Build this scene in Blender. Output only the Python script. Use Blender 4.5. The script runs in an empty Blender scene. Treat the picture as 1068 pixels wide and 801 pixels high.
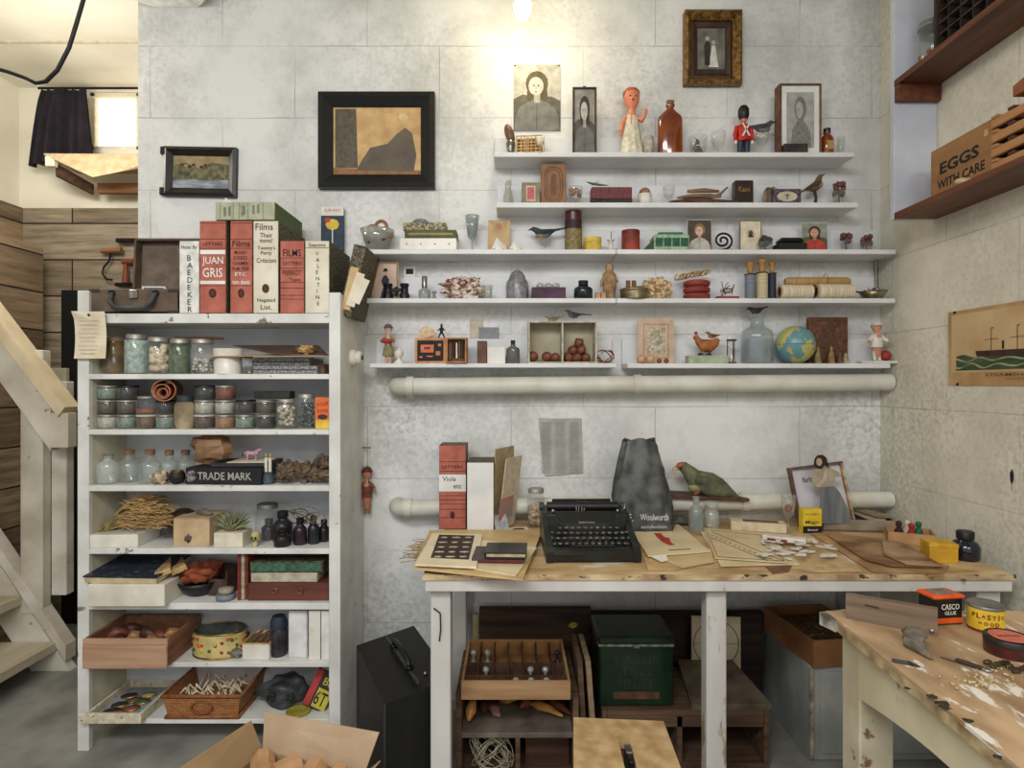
import bpy,math,random
from math import sin,cos,pi,radians as R
from mathutils import Vector,Matrix,noise as mnoise

# ---------------------------------------------------------------- camera, light, exposure
SC = bpy.context.scene
COL = SC.collection
F = 620.0; CX = 534.0; CY = 400.5; EYE = 1.25      # focal length in pixels of the 1068 px frame, eye height in metres
cam_d = bpy.data.cameras.new('camera'); cam_d.sensor_width = 36; cam_d.lens = F / 1068 * 36; cam_d.clip_start = .05
cam = bpy.data.objects.new('camera',cam_d); COL.objects.link(cam)
cam.location = (0,0,EYE); cam.rotation_euler = (pi / 2,0,0); SC.camera = cam
SC.view_settings.view_transform = 'Standard'; SC.view_settings.look = 'None'
SC.view_settings.gamma = 1; SC.view_settings.use_curve_mapping = False; SC.view_settings.exposure = 0.1
W = bpy.data.worlds.new('world'); SC.world = W; W.use_nodes = True
W.node_tree.nodes['Background'].inputs[0].default_value = (.93,.955,1,1)
W.node_tree.nodes['Background'].inputs[1].default_value = .78

def area(name,loc,rot,sx,sy,power,col):
    d = bpy.data.lights.new(name,'AREA'); d.shape = 'RECTANGLE'; d.size = sx; d.size_y = sy; d.energy = power; d.color = col
    o = bpy.data.objects.new(name,d); COL.objects.link(o); o.location = loc; o.rotation_euler = rot
    return o
def point(name,loc,power,col,r=.05):
    d = bpy.data.lights.new(name,'POINT'); d.energy = power; d.color = col; d.shadow_soft_size = r
    o = bpy.data.objects.new(name,d); COL.objects.link(o); o.location = loc
    return o
area('fill_light_studio',(-.7,-.5,2.72),(R(24),0,0),1.6,.7,70,(.97,.985,1))  # added fill light, out of view above and behind the camera
area('fill_light_rear',(.8,-1.9,2.72),(R(35),0,0),1.6,.7,47,(1,.98,.94))  # second added fill, farther back in the unseen part of the room
point('bulb_light',(.038,2.12,2.545),3.0,(1,.86,.6),.035)
point('alcove_light',(-1.9,2.3,2.3),15,(1,.94,.85),.12)

# ---------------------------------------------------------------- measures
YB = F * EYE / 383                 # front plane of the bookcase
YW = YB * 1.16                     # back wall
XR = (918 - CX) * YW / F           # right wall
XL = (144 - CX) * YW / F           # left end of the back wall
CEIL = 2.8
YA = F * (CEIL - EYE) / 309        # back wall of the alcove
XA = (20 - CX) * YA / F
def U(px,Y): return (px - CX) * Y / F
def V(py,Y): return EYE - (py - CY) * Y / F
def YP(py,z): return (EYE - z) * F / (py - CY)      # depth of a pixel row on the level z

# ---------------------------------------------------------------- materials
def lin(c):
    return tuple((x / 255 / 12.92) if x / 255 <= .04045 else ((x / 255 + .055) / 1.055) ** 2.4 for x in c[:3]) + (1,)
_M = {}
def M(c,c2=None,rough=.6,scale=30.,metal=0.,bump=0.,st=(1,1,1),chips=None,chip_scale=14.,chip_t=.62,spec=.4,det=6,contrast=(.35,.65),coat=0):
    key = (c,c2,rough,scale,metal,bump,st,chips,chip_scale,chip_t,spec,det,contrast,coat)
    if key in _M: return _M[key]
    m = bpy.data.materials.new('mat_%d' % len(_M)); m.use_nodes = True
    nt = m.node_tree; n = nt.nodes; l = nt.links; bs = n['Principled BSDF']
    bs.inputs['Roughness'].default_value = rough; bs.inputs['Metallic'].default_value = metal
    bs.inputs['Specular IOR Level'].default_value = spec; bs.inputs['Coat Weight'].default_value = coat
    if c2 is None: c2 = tuple(max(0,x * .86) for x in c)
    tc = n.new('ShaderNodeTexCoord'); mp = n.new('ShaderNodeMapping'); mp.inputs['Scale'].default_value = st
    l.new(tc.outputs['Object'],mp.inputs['Vector'])
    no = n.new('ShaderNodeTexNoise'); no.inputs['Scale'].default_value = scale; no.inputs['Detail'].default_value = det
    l.new(mp.outputs[0],no.inputs['Vector'])
    cr = n.new('ShaderNodeValToRGB'); cr.color_ramp.elements[0].position = contrast[0]; cr.color_ramp.elements[1].position = contrast[1]
    cr.color_ramp.elements[0].color = lin(c2); cr.color_ramp.elements[1].color = lin(c)
    l.new(no.outputs['Fac'],cr.inputs[0]); out = cr.outputs[0]
    if chips:
        n2 = n.new('ShaderNodeTexNoise'); n2.inputs['Scale'].default_value = chip_scale; n2.inputs['Detail'].default_value = 8; n2.inputs['Roughness'].default_value = .65
        l.new(mp.outputs[0],n2.inputs['Vector'])
        r2 = n.new('ShaderNodeValToRGB'); r2.color_ramp.elements[0].position = chip_t; r2.color_ramp.elements[1].position = chip_t + .03
        l.new(n2.outputs['Fac'],r2.inputs[0])
        mx = n.new('ShaderNodeMix'); mx.data_type = 'RGBA'; l.new(r2.outputs[0],mx.inputs[0]); l.new(out,mx.inputs[6]); mx.inputs[7].default_value = lin(chips)
        out = mx.outputs[2]
    l.new(out,bs.inputs['Base Color'])
    if bump:
        b = n.new('ShaderNodeBump'); b.inputs['Strength'].default_value = bump; b.inputs['Distance'].default_value = .004
        l.new(no.outputs['Fac'],b.inputs['Height']); l.new(b.outputs[0],bs.inputs['Normal'])
    _M[key] = m; return m
def wood(c,c2,ax='x',scale=14.,rough=.6,**k):
    s = {'x': (.08,1,1),'y': (1,.08,1),'z': (1,1,.08)}[ax]
    return M(c,c2,rough=rough,scale=scale * 3,st=s,bump=.15,contrast=(.3,.7),**k)
def glass(tint=(235,245,245),body=.12,name='g'):
    key = ('glass',tint,body)
    if key in _M: return _M[key]
    m = bpy.data.materials.new('mat_glass_%d' % len(_M)); m.use_nodes = True; nt = m.node_tree; n = nt.nodes; l = nt.links
    n.remove(n['Principled BSDF']); out = n['Material Output']
    tr = n.new('ShaderNodeBsdfTransparent'); tr.inputs[0].default_value = lin(tint)
    gl = n.new('ShaderNodeBsdfGlossy'); gl.inputs['Roughness'].default_value = .06; gl.inputs[0].default_value = (.95,.96,.95,1)
    lw = n.new('ShaderNodeLayerWeight'); lw.inputs[0].default_value = .35
    ma = n.new('ShaderNodeMath'); ma.operation = 'MULTIPLY_ADD'; ma.inputs[1].default_value = .34; ma.inputs[2].default_value = body * .16
    no = n.new('ShaderNodeTexNoise'); no.inputs['Scale'].default_value = 60
    l.new(lw.outputs['Facing'],ma.inputs[0])
    mx = n.new('ShaderNodeMixShader'); l.new(ma.outputs[0],mx.inputs[0]); l.new(tr.outputs[0],mx.inputs[1]); l.new(gl.outputs[0],mx.inputs[2])
    df = n.new('ShaderNodeBsdfDiffuse'); df.inputs[0].default_value = lin((208,211,206))
    mu = n.new('ShaderNodeMath'); mu.operation = 'MULTIPLY'; mu.inputs[1].default_value = body; l.new(no.outputs['Fac'],mu.inputs[0])
    m2 = n.new('ShaderNodeMixShader'); l.new(mu.outputs[0],m2.inputs[0]); l.new(mx.outputs[0],m2.inputs[1]); l.new(df.outputs[0],m2.inputs[2])
    l.new(m2.outputs[0],out.inputs['Surface'])
    _M[key] = m; return m
def emit(c,s):
    m = bpy.data.materials.new('mat_emit_%d' % len(_M)); m.use_nodes = True; b = m.node_tree.nodes['Principled BSDF']
    b.inputs['Emission Color'].default_value = lin(c); b.inputs['Emission Strength'].default_value = s; b.inputs['Base Color'].default_value = lin(c)
    _M[('e',c,s)] = m; return m
def block_wall(axis,base,dirt,mortar,stains=()):
    m = bpy.data.materials.new('mat_block_%s' % axis); m.use_nodes = True; nt = m.node_tree; n = nt.nodes; l = nt.links; bs = n['Principled BSDF']
    bs.inputs['Roughness'].default_value = .75
    tc = n.new('ShaderNodeTexCoord'); sp = n.new('ShaderNodeSeparateXYZ'); cb = n.new('ShaderNodeCombineXYZ')
    l.new(tc.outputs['Object'],sp.inputs[0]); l.new(sp.outputs[0 if axis == 'x' else 1],cb.inputs[0])
    ad = n.new('ShaderNodeMath'); ad.operation = 'ADD'; ad.inputs[1].default_value = -(1.157 - 4 * .283); l.new(sp.outputs[2],ad.inputs[0]); l.new(ad.outputs[0],cb.inputs[1])
    wb = n.new('ShaderNodeTexNoise'); wb.inputs['Scale'].default_value = 5; l.new(tc.outputs['Object'],wb.inputs['Vector'])
    wm = n.new('ShaderNodeMix'); wm.data_type = 'VECTOR'; wm.inputs[0].default_value = .006; l.new(cb.outputs[0],wm.inputs[4]); l.new(wb.outputs['Color'],wm.inputs[5])
    br = n.new('ShaderNodeTexBrick'); br.inputs['Scale'].default_value = 1; br.inputs['Brick Width'].default_value = .566; br.inputs['Row Height'].default_value = .283
    br.inputs['Mortar Size'].default_value = .0022; br.inputs['Mortar Smooth'].default_value = .6; br.offset = .5
    l.new(wm.outputs[1],br.inputs['Vector'])
    # broken joints: the paint fills most of them
    nj = n.new('ShaderNodeTexNoise'); nj.inputs['Scale'].default_value = 3; nj.inputs['Detail'].default_value = 5; l.new(tc.outputs['Object'],nj.inputs['Vector'])
    rj = n.new('ShaderNodeValToRGB'); rj.color_ramp.elements[0].position = .4; rj.color_ramp.elements[1].position = .66; rj.color_ramp.elements[0].color = (.12,.12,.12,1); l.new(nj.outputs['Fac'],rj.inputs[0])
    mj = n.new('ShaderNodeMath'); mj.operation = 'MULTIPLY'; l.new(br.outputs['Fac'],mj.inputs[0]); l.new(rj.outputs[0],mj.inputs[1])
    # broad dirt and fine grime
    n1 = n.new('ShaderNodeTexNoise'); n1.inputs['Scale'].default_value = 2.1; n1.inputs['Detail'].default_value = 10; n1.inputs['Roughness'].default_value = .68; l.new(tc.outputs['Object'],n1.inputs['Vector'])
    r1 = n.new('ShaderNodeValToRGB'); r1.color_ramp.elements[0].position = .36; r1.color_ramp.elements[1].position = .56
    r1.color_ramp.elements[0].color = lin(dirt); r1.color_ramp.elements[1].color = lin(base); l.new(n1.outputs['Fac'],r1.inputs[0])
    n2 = n.new('ShaderNodeTexNoise'); n2.inputs['Scale'].default_value = 62; n2.inputs['Detail'].default_value = 6; l.new(tc.outputs['Object'],n2.inputs['Vector'])
    n3 = n.new('ShaderNodeTexNoise'); n3.inputs['Scale'].default_value = 1.3; n3.inputs['Detail'].default_value = 3; l.new(tc.outputs['Object'],n3.inputs['Vector'])
    mm = n.new('ShaderNodeMath'); mm.operation = 'MULTIPLY'; l.new(n2.outputs['Fac'],mm.inputs[0]); l.new(n3.outputs['Fac'],mm.inputs[1])
    r2 = n.new('ShaderNodeValToRGB'); r2.color_ramp.elements[0].position = .27; r2.color_ramp.elements[1].position = .37; r2.color_ramp.elements[1].color = (.26,.26,.26,1); l.new(mm.outputs[0],r2.inputs[0])
    x1 = n.new('ShaderNodeMix'); x1.data_type = 'RGBA'; l.new(r2.outputs[0],x1.inputs[0]); l.new(r1.outputs[0],x1.inputs[6]); x1.inputs[7].default_value = lin(tuple(v * .86 for v in dirt))
    for (sx_,sz_,sr) in stains:
        vd = n.new('ShaderNodeVectorMath'); vd.operation = 'DISTANCE'; l.new(cb.outputs[0],vd.inputs[0]); vd.inputs[1].default_value = (sx_,sz_ - (1.157 - 4 * .283),0)
        ms = n.new('ShaderNodeMapRange'); ms.inputs[1].default_value = sr; ms.inputs[2].default_value = 0; l.new(vd.outputs['Value'],ms.inputs[0])
        mq = n.new('ShaderNodeMath'); mq.operation = 'MULTIPLY'; l.new(ms.outputs[0],mq.inputs[0])
        rs = n.new('ShaderNodeValToRGB'); rs.color_ramp.elements[0].position = .36; rs.color_ramp.elements[1].position = .72; rs.color_ramp.elements[1].color = (.55,.55,.55,1); l.new(n2.outputs['Fac'],rs.inputs[0]); l.new(rs.outputs[0],mq.inputs[1])
        xs = n.new('ShaderNodeMix'); xs.data_type = 'RGBA'; l.new(mq.outputs[0],xs.inputs[0]); l.new(x1.outputs[2],xs.inputs[6]); xs.inputs[7].default_value = lin(tuple(v * .72 for v in dirt)); x1 = xs
    x2 = n.new('ShaderNodeMix'); x2.data_type = 'RGBA'; l.new(mj.outputs[0],x2.inputs[0]); l.new(x1.outputs[2],x2.inputs[6]); x2.inputs[7].default_value = lin(mortar)
    l.new(x2.outputs[2],bs.inputs['Base Color'])
    hs = n.new('ShaderNodeMath'); hs.operation = 'MULTIPLY_ADD'; hs.inputs[1].default_value = -1.3; l.new(br.outputs['Fac'],hs.inputs[0]); l.new(n2.outputs['Fac'],hs.inputs[2])
    b = n.new('ShaderNodeBump'); b.inputs['Strength'].default_value = .45; b.inputs['Distance'].default_value = .004; l.new(hs.outputs[0],b.inputs['Height']); l.new(b.outputs[0],bs.inputs['Normal'])
    return m
def plank_wall(axis,c1,c2,h=.19):
    m = bpy.data.materials.new('mat_plank_%s' % axis); m.use_nodes = True; nt = m.node_tree; n = nt.nodes; l = nt.links; bs = n['Principled BSDF']
    bs.inputs['Roughness'].default_value = .7
    tc = n.new('ShaderNodeTexCoord'); sp = n.new('ShaderNodeSeparateXYZ'); cb = n.new('ShaderNodeCombineXYZ')
    l.new(tc.outputs['Object'],sp.inputs[0]); l.new(sp.outputs[0 if axis == 'x' else 1],cb.inputs[0]); l.new(sp.outputs[2],cb.inputs[1])
    br = n.new('ShaderNodeTexBrick'); br.inputs['Scale'].default_value = 1; br.inputs['Brick Width'].default_value = 2.3; br.inputs['Row Height'].default_value = h
    br.inputs['Mortar Size'].default_value = .004; br.inputs['Color1'].default_value = lin(c1); br.inputs['Color2'].default_value = lin(c2); br.inputs['Mortar'].default_value = lin((25,18,12))
    br.offset = .37; l.new(cb.outputs[0],br.inputs['Vector'])
    mp = n.new('ShaderNodeMapping'); mp.inputs['Scale'].default_value = (2.2,24,1); l.new(cb.outputs[0],mp.inputs[0])
    no = n.new('ShaderNodeTexNoise'); no.inputs['Scale'].default_value = 1.6; no.inputs['Detail'].default_value = 9; no.inputs['Roughness'].default_value = .65; l.new(mp.outputs[0],no.inputs['Vector'])
    cr = n.new('ShaderNodeValToRGB'); cr.color_ramp.elements[0].position = .3; cr.color_ramp.elements[1].position = .7
    cr.color_ramp.elements[0].color = (.35,.33,.31,1); cr.color_ramp.elements[1].color = (1.15,1.15,1.15,1); l.new(no.outputs['Fac'],cr.inputs[0])
    x = n.new('ShaderNodeMix'); x.data_type = 'RGBA'; x.blend_type = 'MULTIPLY'; x.inputs[0].default_value = 1; l.new(br.outputs['Color'],x.inputs[6]); l.new(cr.outputs[0],x.inputs[7])
    l.new(x.outputs[2],bs.inputs['Base Color'])
    b = n.new('ShaderNodeBump'); b.inputs['Strength'].default_value = .6; b.inputs['Distance'].default_value = .006; b.invert = True; l.new(br.outputs['Fac'],b.inputs['Height']); l.new(b.outputs[0],bs.inputs['Normal'])
    return m
def weave(c,c2,dark,sx=.012,sz=.008):
    m = bpy.data.materials.new('mat_weave_%d' % len(_M)); m.use_nodes = True; nt = m.node_tree; n = nt.nodes; l = nt.links; bs = n['Principled BSDF']
    tc = n.new('ShaderNodeTexCoord'); sp = n.new('ShaderNodeSeparateXYZ'); cb = n.new('ShaderNodeCombineXYZ'); ad = n.new('ShaderNodeMath')
    l.new(tc.outputs['Object'],sp.inputs[0]); l.new(sp.outputs[0],ad.inputs[0]); l.new(sp.outputs[1],ad.inputs[1]); l.new(ad.outputs[0],cb.inputs[0]); l.new(sp.outputs[2],cb.inputs[1])
    br = n.new('ShaderNodeTexBrick'); br.inputs['Scale'].default_value = 1; br.inputs['Brick Width'].default_value = sx; br.inputs['Row Height'].default_value = sz; br.inputs['Mortar Size'].default_value = sz * .12
    br.inputs['Color1'].default_value = lin(c); br.inputs['Color2'].default_value = lin(c2); br.inputs['Mortar'].default_value = lin(dark)
    l.new(cb.outputs[0],br.inputs['Vector']); l.new(br.outputs['Color'],bs.inputs['Base Color']); bs.inputs['Roughness'].default_value = .6
    b = n.new('ShaderNodeBump'); b.inputs['Strength'].default_value = .5; b.inputs['Distance'].default_value = .003; b.invert = True; l.new(br.outputs['Fac'],b.inputs['Height']); l.new(b.outputs[0],bs.inputs['Normal'])
    _M[('w',len(_M))] = m; return m

WHITE = M((222,221,215),(200,199,192),rough=.5,scale=9,chips=(120,106,92),chip_scale=17,chip_t=.64)
WHITEW = M((214,208,196),(188,178,160),rough=.55,scale=8,chips=(96,84,74),chip_scale=13,chip_t=.66)
SHELFW = M((222,222,222),(206,206,206),rough=.45,scale=6)
BLACK = M((24,24,25),(12,12,13),rough=.45,scale=20)
IRON = M((42,40,38),(22,21,20),rough=.4,metal=.7)
STEEL = M((172,170,162),(120,116,108),rough=.32,metal=.9)
BRASS = M((186,150,84),(120,92,46),rough=.38,metal=.9)
PAPER = M((226,214,190),(206,190,160),rough=.8,scale=12)
KRAFT = M((196,160,112),(170,132,86),rough=.8,scale=14)
TAN = M((206,178,132),(182,150,104),rough=.75,scale=16)
INK = M((28,26,28),(18,17,20),rough=.7)
WPAPER = M((232,230,224),(214,212,204),rough=.8,scale=10)
MARB = M((150,142,112),(56,54,48),rough=.7,scale=150,contrast=(.44,.56))
CORK = M((150,104,70),(98,62,40),rough=.8,scale=200)
REDF = M((182,104,84),(160,84,66),rough=.65,scale=25)
CREAMF = M((226,218,198),(206,196,172),rough=.65,scale=12)
CLEAR = glass((252,253,252),.1)
MILKY = glass((246,247,243),.55)
AMBER = M((148,70,22),(96,38,12),rough=.12,scale=9,spec=.7,coat=.6)
WOODL = wood((196,154,104),(150,108,66))
WOODM = wood((150,104,66),(104,66,38))
WOODD = wood((92,60,38),(48,30,20))
WOODG = wood((118,100,80),(70,56,42))
CERAM = M((226,222,210),(204,198,184),rough=.3,scale=12)

# ---------------------------------------------------------------- mesh builder
class B:
    def __init__(s): s.v = []; s.f = []; s.mi = []; s.mats = []; s.sm = []; s.T = Matrix.Identity(4)
    def at(s,loc=(0,0,0),rot=(0,0,0),sc=(1,1,1)):
        s.T = Matrix.Translation(loc) @ Matrix.Rotation(rot[2],4,'Z') @ Matrix.Rotation(rot[1],4,'Y') @ Matrix.Rotation(rot[0],4,'X') @ Matrix.Diagonal((*sc,1)); return s
    def add(s,vs,fs,m,smooth=False):
        o = len(s.v); s.v += [tuple(s.T @ Vector(p)) for p in vs]
        if m not in s.mats: s.mats.append(m)
        k = s.mats.index(m)
        for f in fs: s.f.append([i + o for i in f]); s.mi.append(k); s.sm.append(smooth)
        return s
    def box(s,c,d,m,b=0.):
        x,y,z = (a / 2 for a in d); cx,cy,cz = c
        if b <= 0:
            vs = [(cx + i * x,cy + j * y,cz + k * z) for i in (-1,1) for j in (-1,1) for k in (-1,1)]
            return s.add(vs,[(0,1,3,2),(4,6,7,5),(0,4,5,1),(2,3,7,6),(0,2,6,4),(1,5,7,3)],m)
        b = min(b,x * .9,y * .9,z * .9); vs = []; idx = {}
        for i in (-1,1):
            for j in (-1,1):
                for k in (-1,1):
                    for a in range(3):
                        p = [i * (x - (0 if a == 0 else b)),j * (y - (0 if a == 1 else b)),k * (z - (0 if a == 2 else b))]
                        idx[i,j,k,a] = len(vs); vs.append((p[0] + cx,p[1] + cy,p[2] + cz))
        fs = []
        for a in range(3):
            o1,o2 = [q for q in range(3) if q != a]
            for sg in (-1,1):
                def g(u,w,a=a,o1=o1,o2=o2,sg=sg):
                    t = [0,0,0]; t[a] = sg; t[o1] = u; t[o2] = w; return idx[(*t,a)]
                q = [g(-1,-1),g(1,-1),g(1,1),g(-1,1)]
                if (sg > 0) != (a != 1): q.reverse()
                fs.append(q)
                # bevel faces with the next axes handled once
        for a in range(3):
            o1,o2 = [q for q in range(3) if q != a]
            for u in (-1,1):
                for w in (-1,1):
                    def h(e,ax,a=a,o1=o1,o2=o2,u=u,w=w):
                        t = [0,0,0]; t[a] = e; t[o1] = u; t[o2] = w; return idx[(*t,ax)]
                    fs.append([h(-1,o1),h(1,o1),h(1,o2),h(-1,o2)])
        for i in (-1,1):
            for j in (-1,1):
                for k in (-1,1): fs.append([idx[i,j,k,0],idx[i,j,k,1],idx[i,j,k,2]])
        return s.add(vs,fs,m)
    def hexa(s,p,m):      # eight corners: bottom four, top four
        return s.add(p,[(0,3,2,1),(4,5,6,7),(0,1,5,4),(1,2,6,5),(2,3,7,6),(3,0,4,7)],m)
    def lathe(s,prof,m,n=20,c=(0,0,0),sx=1,sy=1,smooth=True,cap=True):
        vs = []; fs = []; k = len(prof)
        for r,z in prof:
            for i in range(n):
                a = 2 * pi * i / n; vs.append((c[0] + r * sx * cos(a),c[1] + r * sy * sin(a),c[2] + z))
        for j in range(k - 1):
            for i in range(n):
                i2 = (i + 1) % n; fs.append((j * n + i,j * n + i2,(j + 1) * n + i2,(j + 1) * n + i))
        s.add(vs,fs,m,smooth)
        if cap:
            if prof[0][0] > 1e-5: s.add(vs[:n],[list(range(n))[::-1]],m)
            if prof[-1][0] > 1e-5: s.add(vs[-n:],[list(range(n))],m)
        return s
    def cyl(s,c,r,h,m,n=18,r2=None,smooth=True): return s.lathe([(r,0),(r if r2 is None else r2,h)],m,n,c,smooth=smooth)
    def ell(s,c,r,m,n=14,k=9):
        if not isinstance(r,tuple): r = (r,r,r)
        prof = [(sin(pi * j / k),-cos(pi * j / k)) for j in range(k + 1)]
        vs = []; fs = []
        for q,z in prof:
            for i in range(n):
                a = 2 * pi * i / n; vs.append((c[0] + q * r[0] * cos(a),c[1] + q * r[1] * sin(a),c[2] + z * r[2]))
        for j in range(k):
            for i in range(n): i2 = (i + 1) % n; fs.append((j * n + i,j * n + i2,(j + 1) * n + i2,(j + 1) * n + i))
        return s.add(vs,fs,m,True)
    def blob(s,c,r,m,seed=0,amp=.25,fr=2.2,n=16,k=11,smooth=True):
        if not isinstance(r,tuple): r = (r,r,r)
        vs = []; fs = []
        for j in range(k + 1):
            for i in range(n):
                a = 2 * pi * i / n; t = pi * j / k; d = Vector((sin(t) * cos(a),sin(t) * sin(a),-cos(t)))
                q = 1 + amp * 1.6 * mnoise.noise(d * fr + Vector((seed * 7.1,seed * 3.3,seed)))
                vs.append((c[0] + d.x * q * r[0],c[1] + d.y * q * r[1],c[2] + d.z * q * r[2]))
        for j in range(k):
            for i in range(n): i2 = (i + 1) % n; fs.append((j * n + i,j * n + i2,(j + 1) * n + i2,(j + 1) * n + i))
        return s.add(vs,fs,m,smooth)
    def tube(s,pts,r,m,n=8,sx=1.,smooth=True,closed=False,up=(0,0,1)):
        pts = [Vector(p) for p in pts]; k = len(pts); rs = r if isinstance(r,(list,tuple)) else [r] * k; vs = []; fs = []; prev = None
        for j,p in enumerate(pts):
            t = (pts[min(j + 1,k - 1)] - pts[max(j - 1,0)]) if not closed else (pts[(j + 1) % k] - pts[j - 1])
            t.normalize(); u = Vector(up) if prev is None else prev
            if abs(t.dot(u)) > .95 and prev is None: u = Vector((1,0,0))
            side = t.cross(u); side.normalize() if side.length > 1e-6 else None
            nn = side.cross(t); nn.normalize(); prev = nn
            for i in range(n):
                a = 2 * pi * i / n; vs.append(tuple(p + side * (cos(a) * rs[j] * sx) + nn * (sin(a) * rs[j])))
        for j in range(k if closed else k - 1):
            j2 = (j + 1) % k
            for i in range(n): i2 = (i + 1) % n; fs.append((j * n + i,j * n + i2,j2 * n + i2,j2 * n + i))
        s.add(vs,fs,m,smooth)
        if not closed: s.add(vs[:n],[list(range(n))[::-1]],m); s.add(vs[-n:],[list(range(n))],m)
        return s
    def ring(s,c,r,t,m,ax='y',n=22,k=7,ry=None):
        ry = ry or r; P = []
        for i in range(n):
            a = 2 * pi * i / n; x,y = r * cos(a),ry * sin(a)
            P.append({'y': (c[0] + x,c[1],c[2] + y),'z': (c[0] + x,c[1] + y,c[2]),'x': (c[0],c[1] + x,c[2] + y)}[ax])
        return s.tube(P,t,m,k,closed=True,up={'y': (0,1,0),'z': (0,0,1),'x': (1,0,0)}[ax])
    def prism(s,pts,y0,y1,m):      # polygon in x,z given thickness along y
        n = len(pts); ar = sum(pts[i][0] * pts[(i + 1) % n][1] - pts[(i + 1) % n][0] * pts[i][1] for i in range(n))
        if ar < 0: pts = pts[::-1]
        vs = [(x,y0,z) for x,z in pts] + [(x,y1,z) for x,z in pts]
        return s.add(vs,[list(range(n)),list(range(2 * n - 1,n - 1,-1))] + [(i + n,(i + 1) % n + n,(i + 1) % n,i) for i in range(n)],m)
    def slab(s,pts,z0,z1,m):       # polygon in x,y given thickness along z
        n = len(pts); ar = sum(pts[i][0] * pts[(i + 1) % n][1] - pts[(i + 1) % n][0] * pts[i][1] for i in range(n))
        if ar < 0: pts = pts[::-1]
        vs = [(x,y,z0) for x,y in pts] + [(x,y,z1) for x,y in pts]
        return s.add(vs,[list(range(n))[::-1],list(range(n,2 * n))] + [(i,(i + 1) % n,(i + 1) % n + n,i + n) for i in range(n)],m)
    def flat(s,pts,y,m): return s.add([(x,y,z) for x,z in pts],[list(range(len(pts)))],m)
    def build(s,name,parent=None,loc=(0,0,0),rot=(0,0,0)):
        me = bpy.data.meshes.new(name); me.from_pydata(s.v,[],s.f)
        for m in s.mats: me.materials.append(m)
        me.polygons.foreach_set('material_index',s.mi); me.polygons.foreach_set('use_smooth',s.sm); me.update()
        o = bpy.data.objects.new(name,me); COL.objects.link(o); o.location = loc; o.rotation_euler = rot
        if parent: o.parent = parent
        return o
def tag(o,label,cat,group=None,kind=None):
    o['label'] = label; o['category'] = cat
    if group: o['group'] = group
    if kind: o['kind'] = kind
    return o
def thing(name,label,cat,loc,rz=0,group=None,rot=None):
    o = bpy.data.objects.new(name,None); COL.objects.link(o); o.location = loc; o.rotation_euler = rot or (0,0,rz); o.empty_display_size = .02
    return tag(o,label,cat,group)
def solo(b,name,label,cat,loc=(0,0,0),rz=0,group=None,rot=None,kind=None):
    return tag(b.build(name,None,loc,rot or (0,0,rz)),label,cat,group,kind)
def struct(b,name): o = b.build(name); o['kind'] = 'structure'; return o
def text(s,w,h,m,parent,loc,rot=(pi / 2,0,0),name='lettering',bold=.008,stretch=True):
    cu = bpy.data.curves.new(name,'FONT'); cu.body = s; cu.size = 1; cu.align_x = 'CENTER'; cu.space_line = .8; cu.offset = bold; cu.resolution_u = 2
    to = bpy.data.objects.new('tmp_text',cu); COL.objects.link(to)
    me = bpy.data.meshes.new_from_object(to.evaluated_get(bpy.context.evaluated_depsgraph_get())); COL.objects.unlink(to); bpy.data.objects.remove(to)
    xs = [v.co.x for v in me.vertices]; ys = [v.co.y for v in me.vertices]
    if not xs: return None
    x0,x1,y0,y1 = min(xs),max(xs),min(ys),max(ys); kx = w / (x1 - x0); ky = h / (y1 - y0)
    if not stretch: kx = ky = min(kx,ky)
    for v in me.vertices: v.co.x = (v.co.x - (x0 + x1) / 2) * kx; v.co.y = (v.co.y - (y0 + y1) / 2) * ky; v.co.z = 0
    me.materials.clear(); me.materials.append(m); me.name = name
    o = bpy.data.objects.new(name,me); COL.objects.link(o); o.parent = parent; o.location = loc; o.rotation_euler = rot
    return o
def spot(x0,x1,ytop,z,Y): return (U((x0 + x1) / 2,Y),Y,z),(x1 - x0) * Y / F,V(ytop,Y) - z
def ellp(cx,cy,rx,ry,n=16): return [(cx + rx * cos(2 * pi * i / n),cy + ry * sin(2 * pi * i / n)) for i in range(n)]

# ---------------------------------------------------------------- the room
BW = block_wall('x',(222,222,219),(190,190,185),(154,153,147),((-.49,1.05,.34),(1.38,1.08,.3),(-.42,1.22,.2),(1.42,.75,.3),(.5,2.35,.3),(-.45,.3,.4)))
BWR = block_wall('y',(222,217,200),(196,190,171),(152,148,134),((2.2,1.1,.35),(2.25,.8,.3),(1.75,.7,.3),(1.6,1.0,.25)))
CREAM = M((232,226,208),(214,207,186),rough=.8,scale=3)
PLK = plank_wall('x',(176,162,136),(128,112,90)); PLKY = plank_wall('y',(170,146,116),(116,96,76))
CONC = M((150,149,140),(112,111,105),rough=.55,scale=5,bump=.1,chips=(176,174,168),chip_scale=26,chip_t=.72)
struct(B().box((.2,.6,-.05),(6.6,7.4,.1),CONC),'floor')
struct(B().box((.2,.6,CEIL + .05),(6.6,7.4,.1),M((226,222,206),(212,206,188),rough=.8,scale=3)),'ceiling')
struct(B().box(((XL + XR) / 2 + .06,YW + .1,CEIL / 2),(XR - XL + .12,.2,CEIL),BW),'wall_back')
struct(B().box((XR + .1,YW / 2 - .8,CEIL / 2),(.2,YW + 1.6 - .001,CEIL),BWR),'wall_right')
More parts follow.
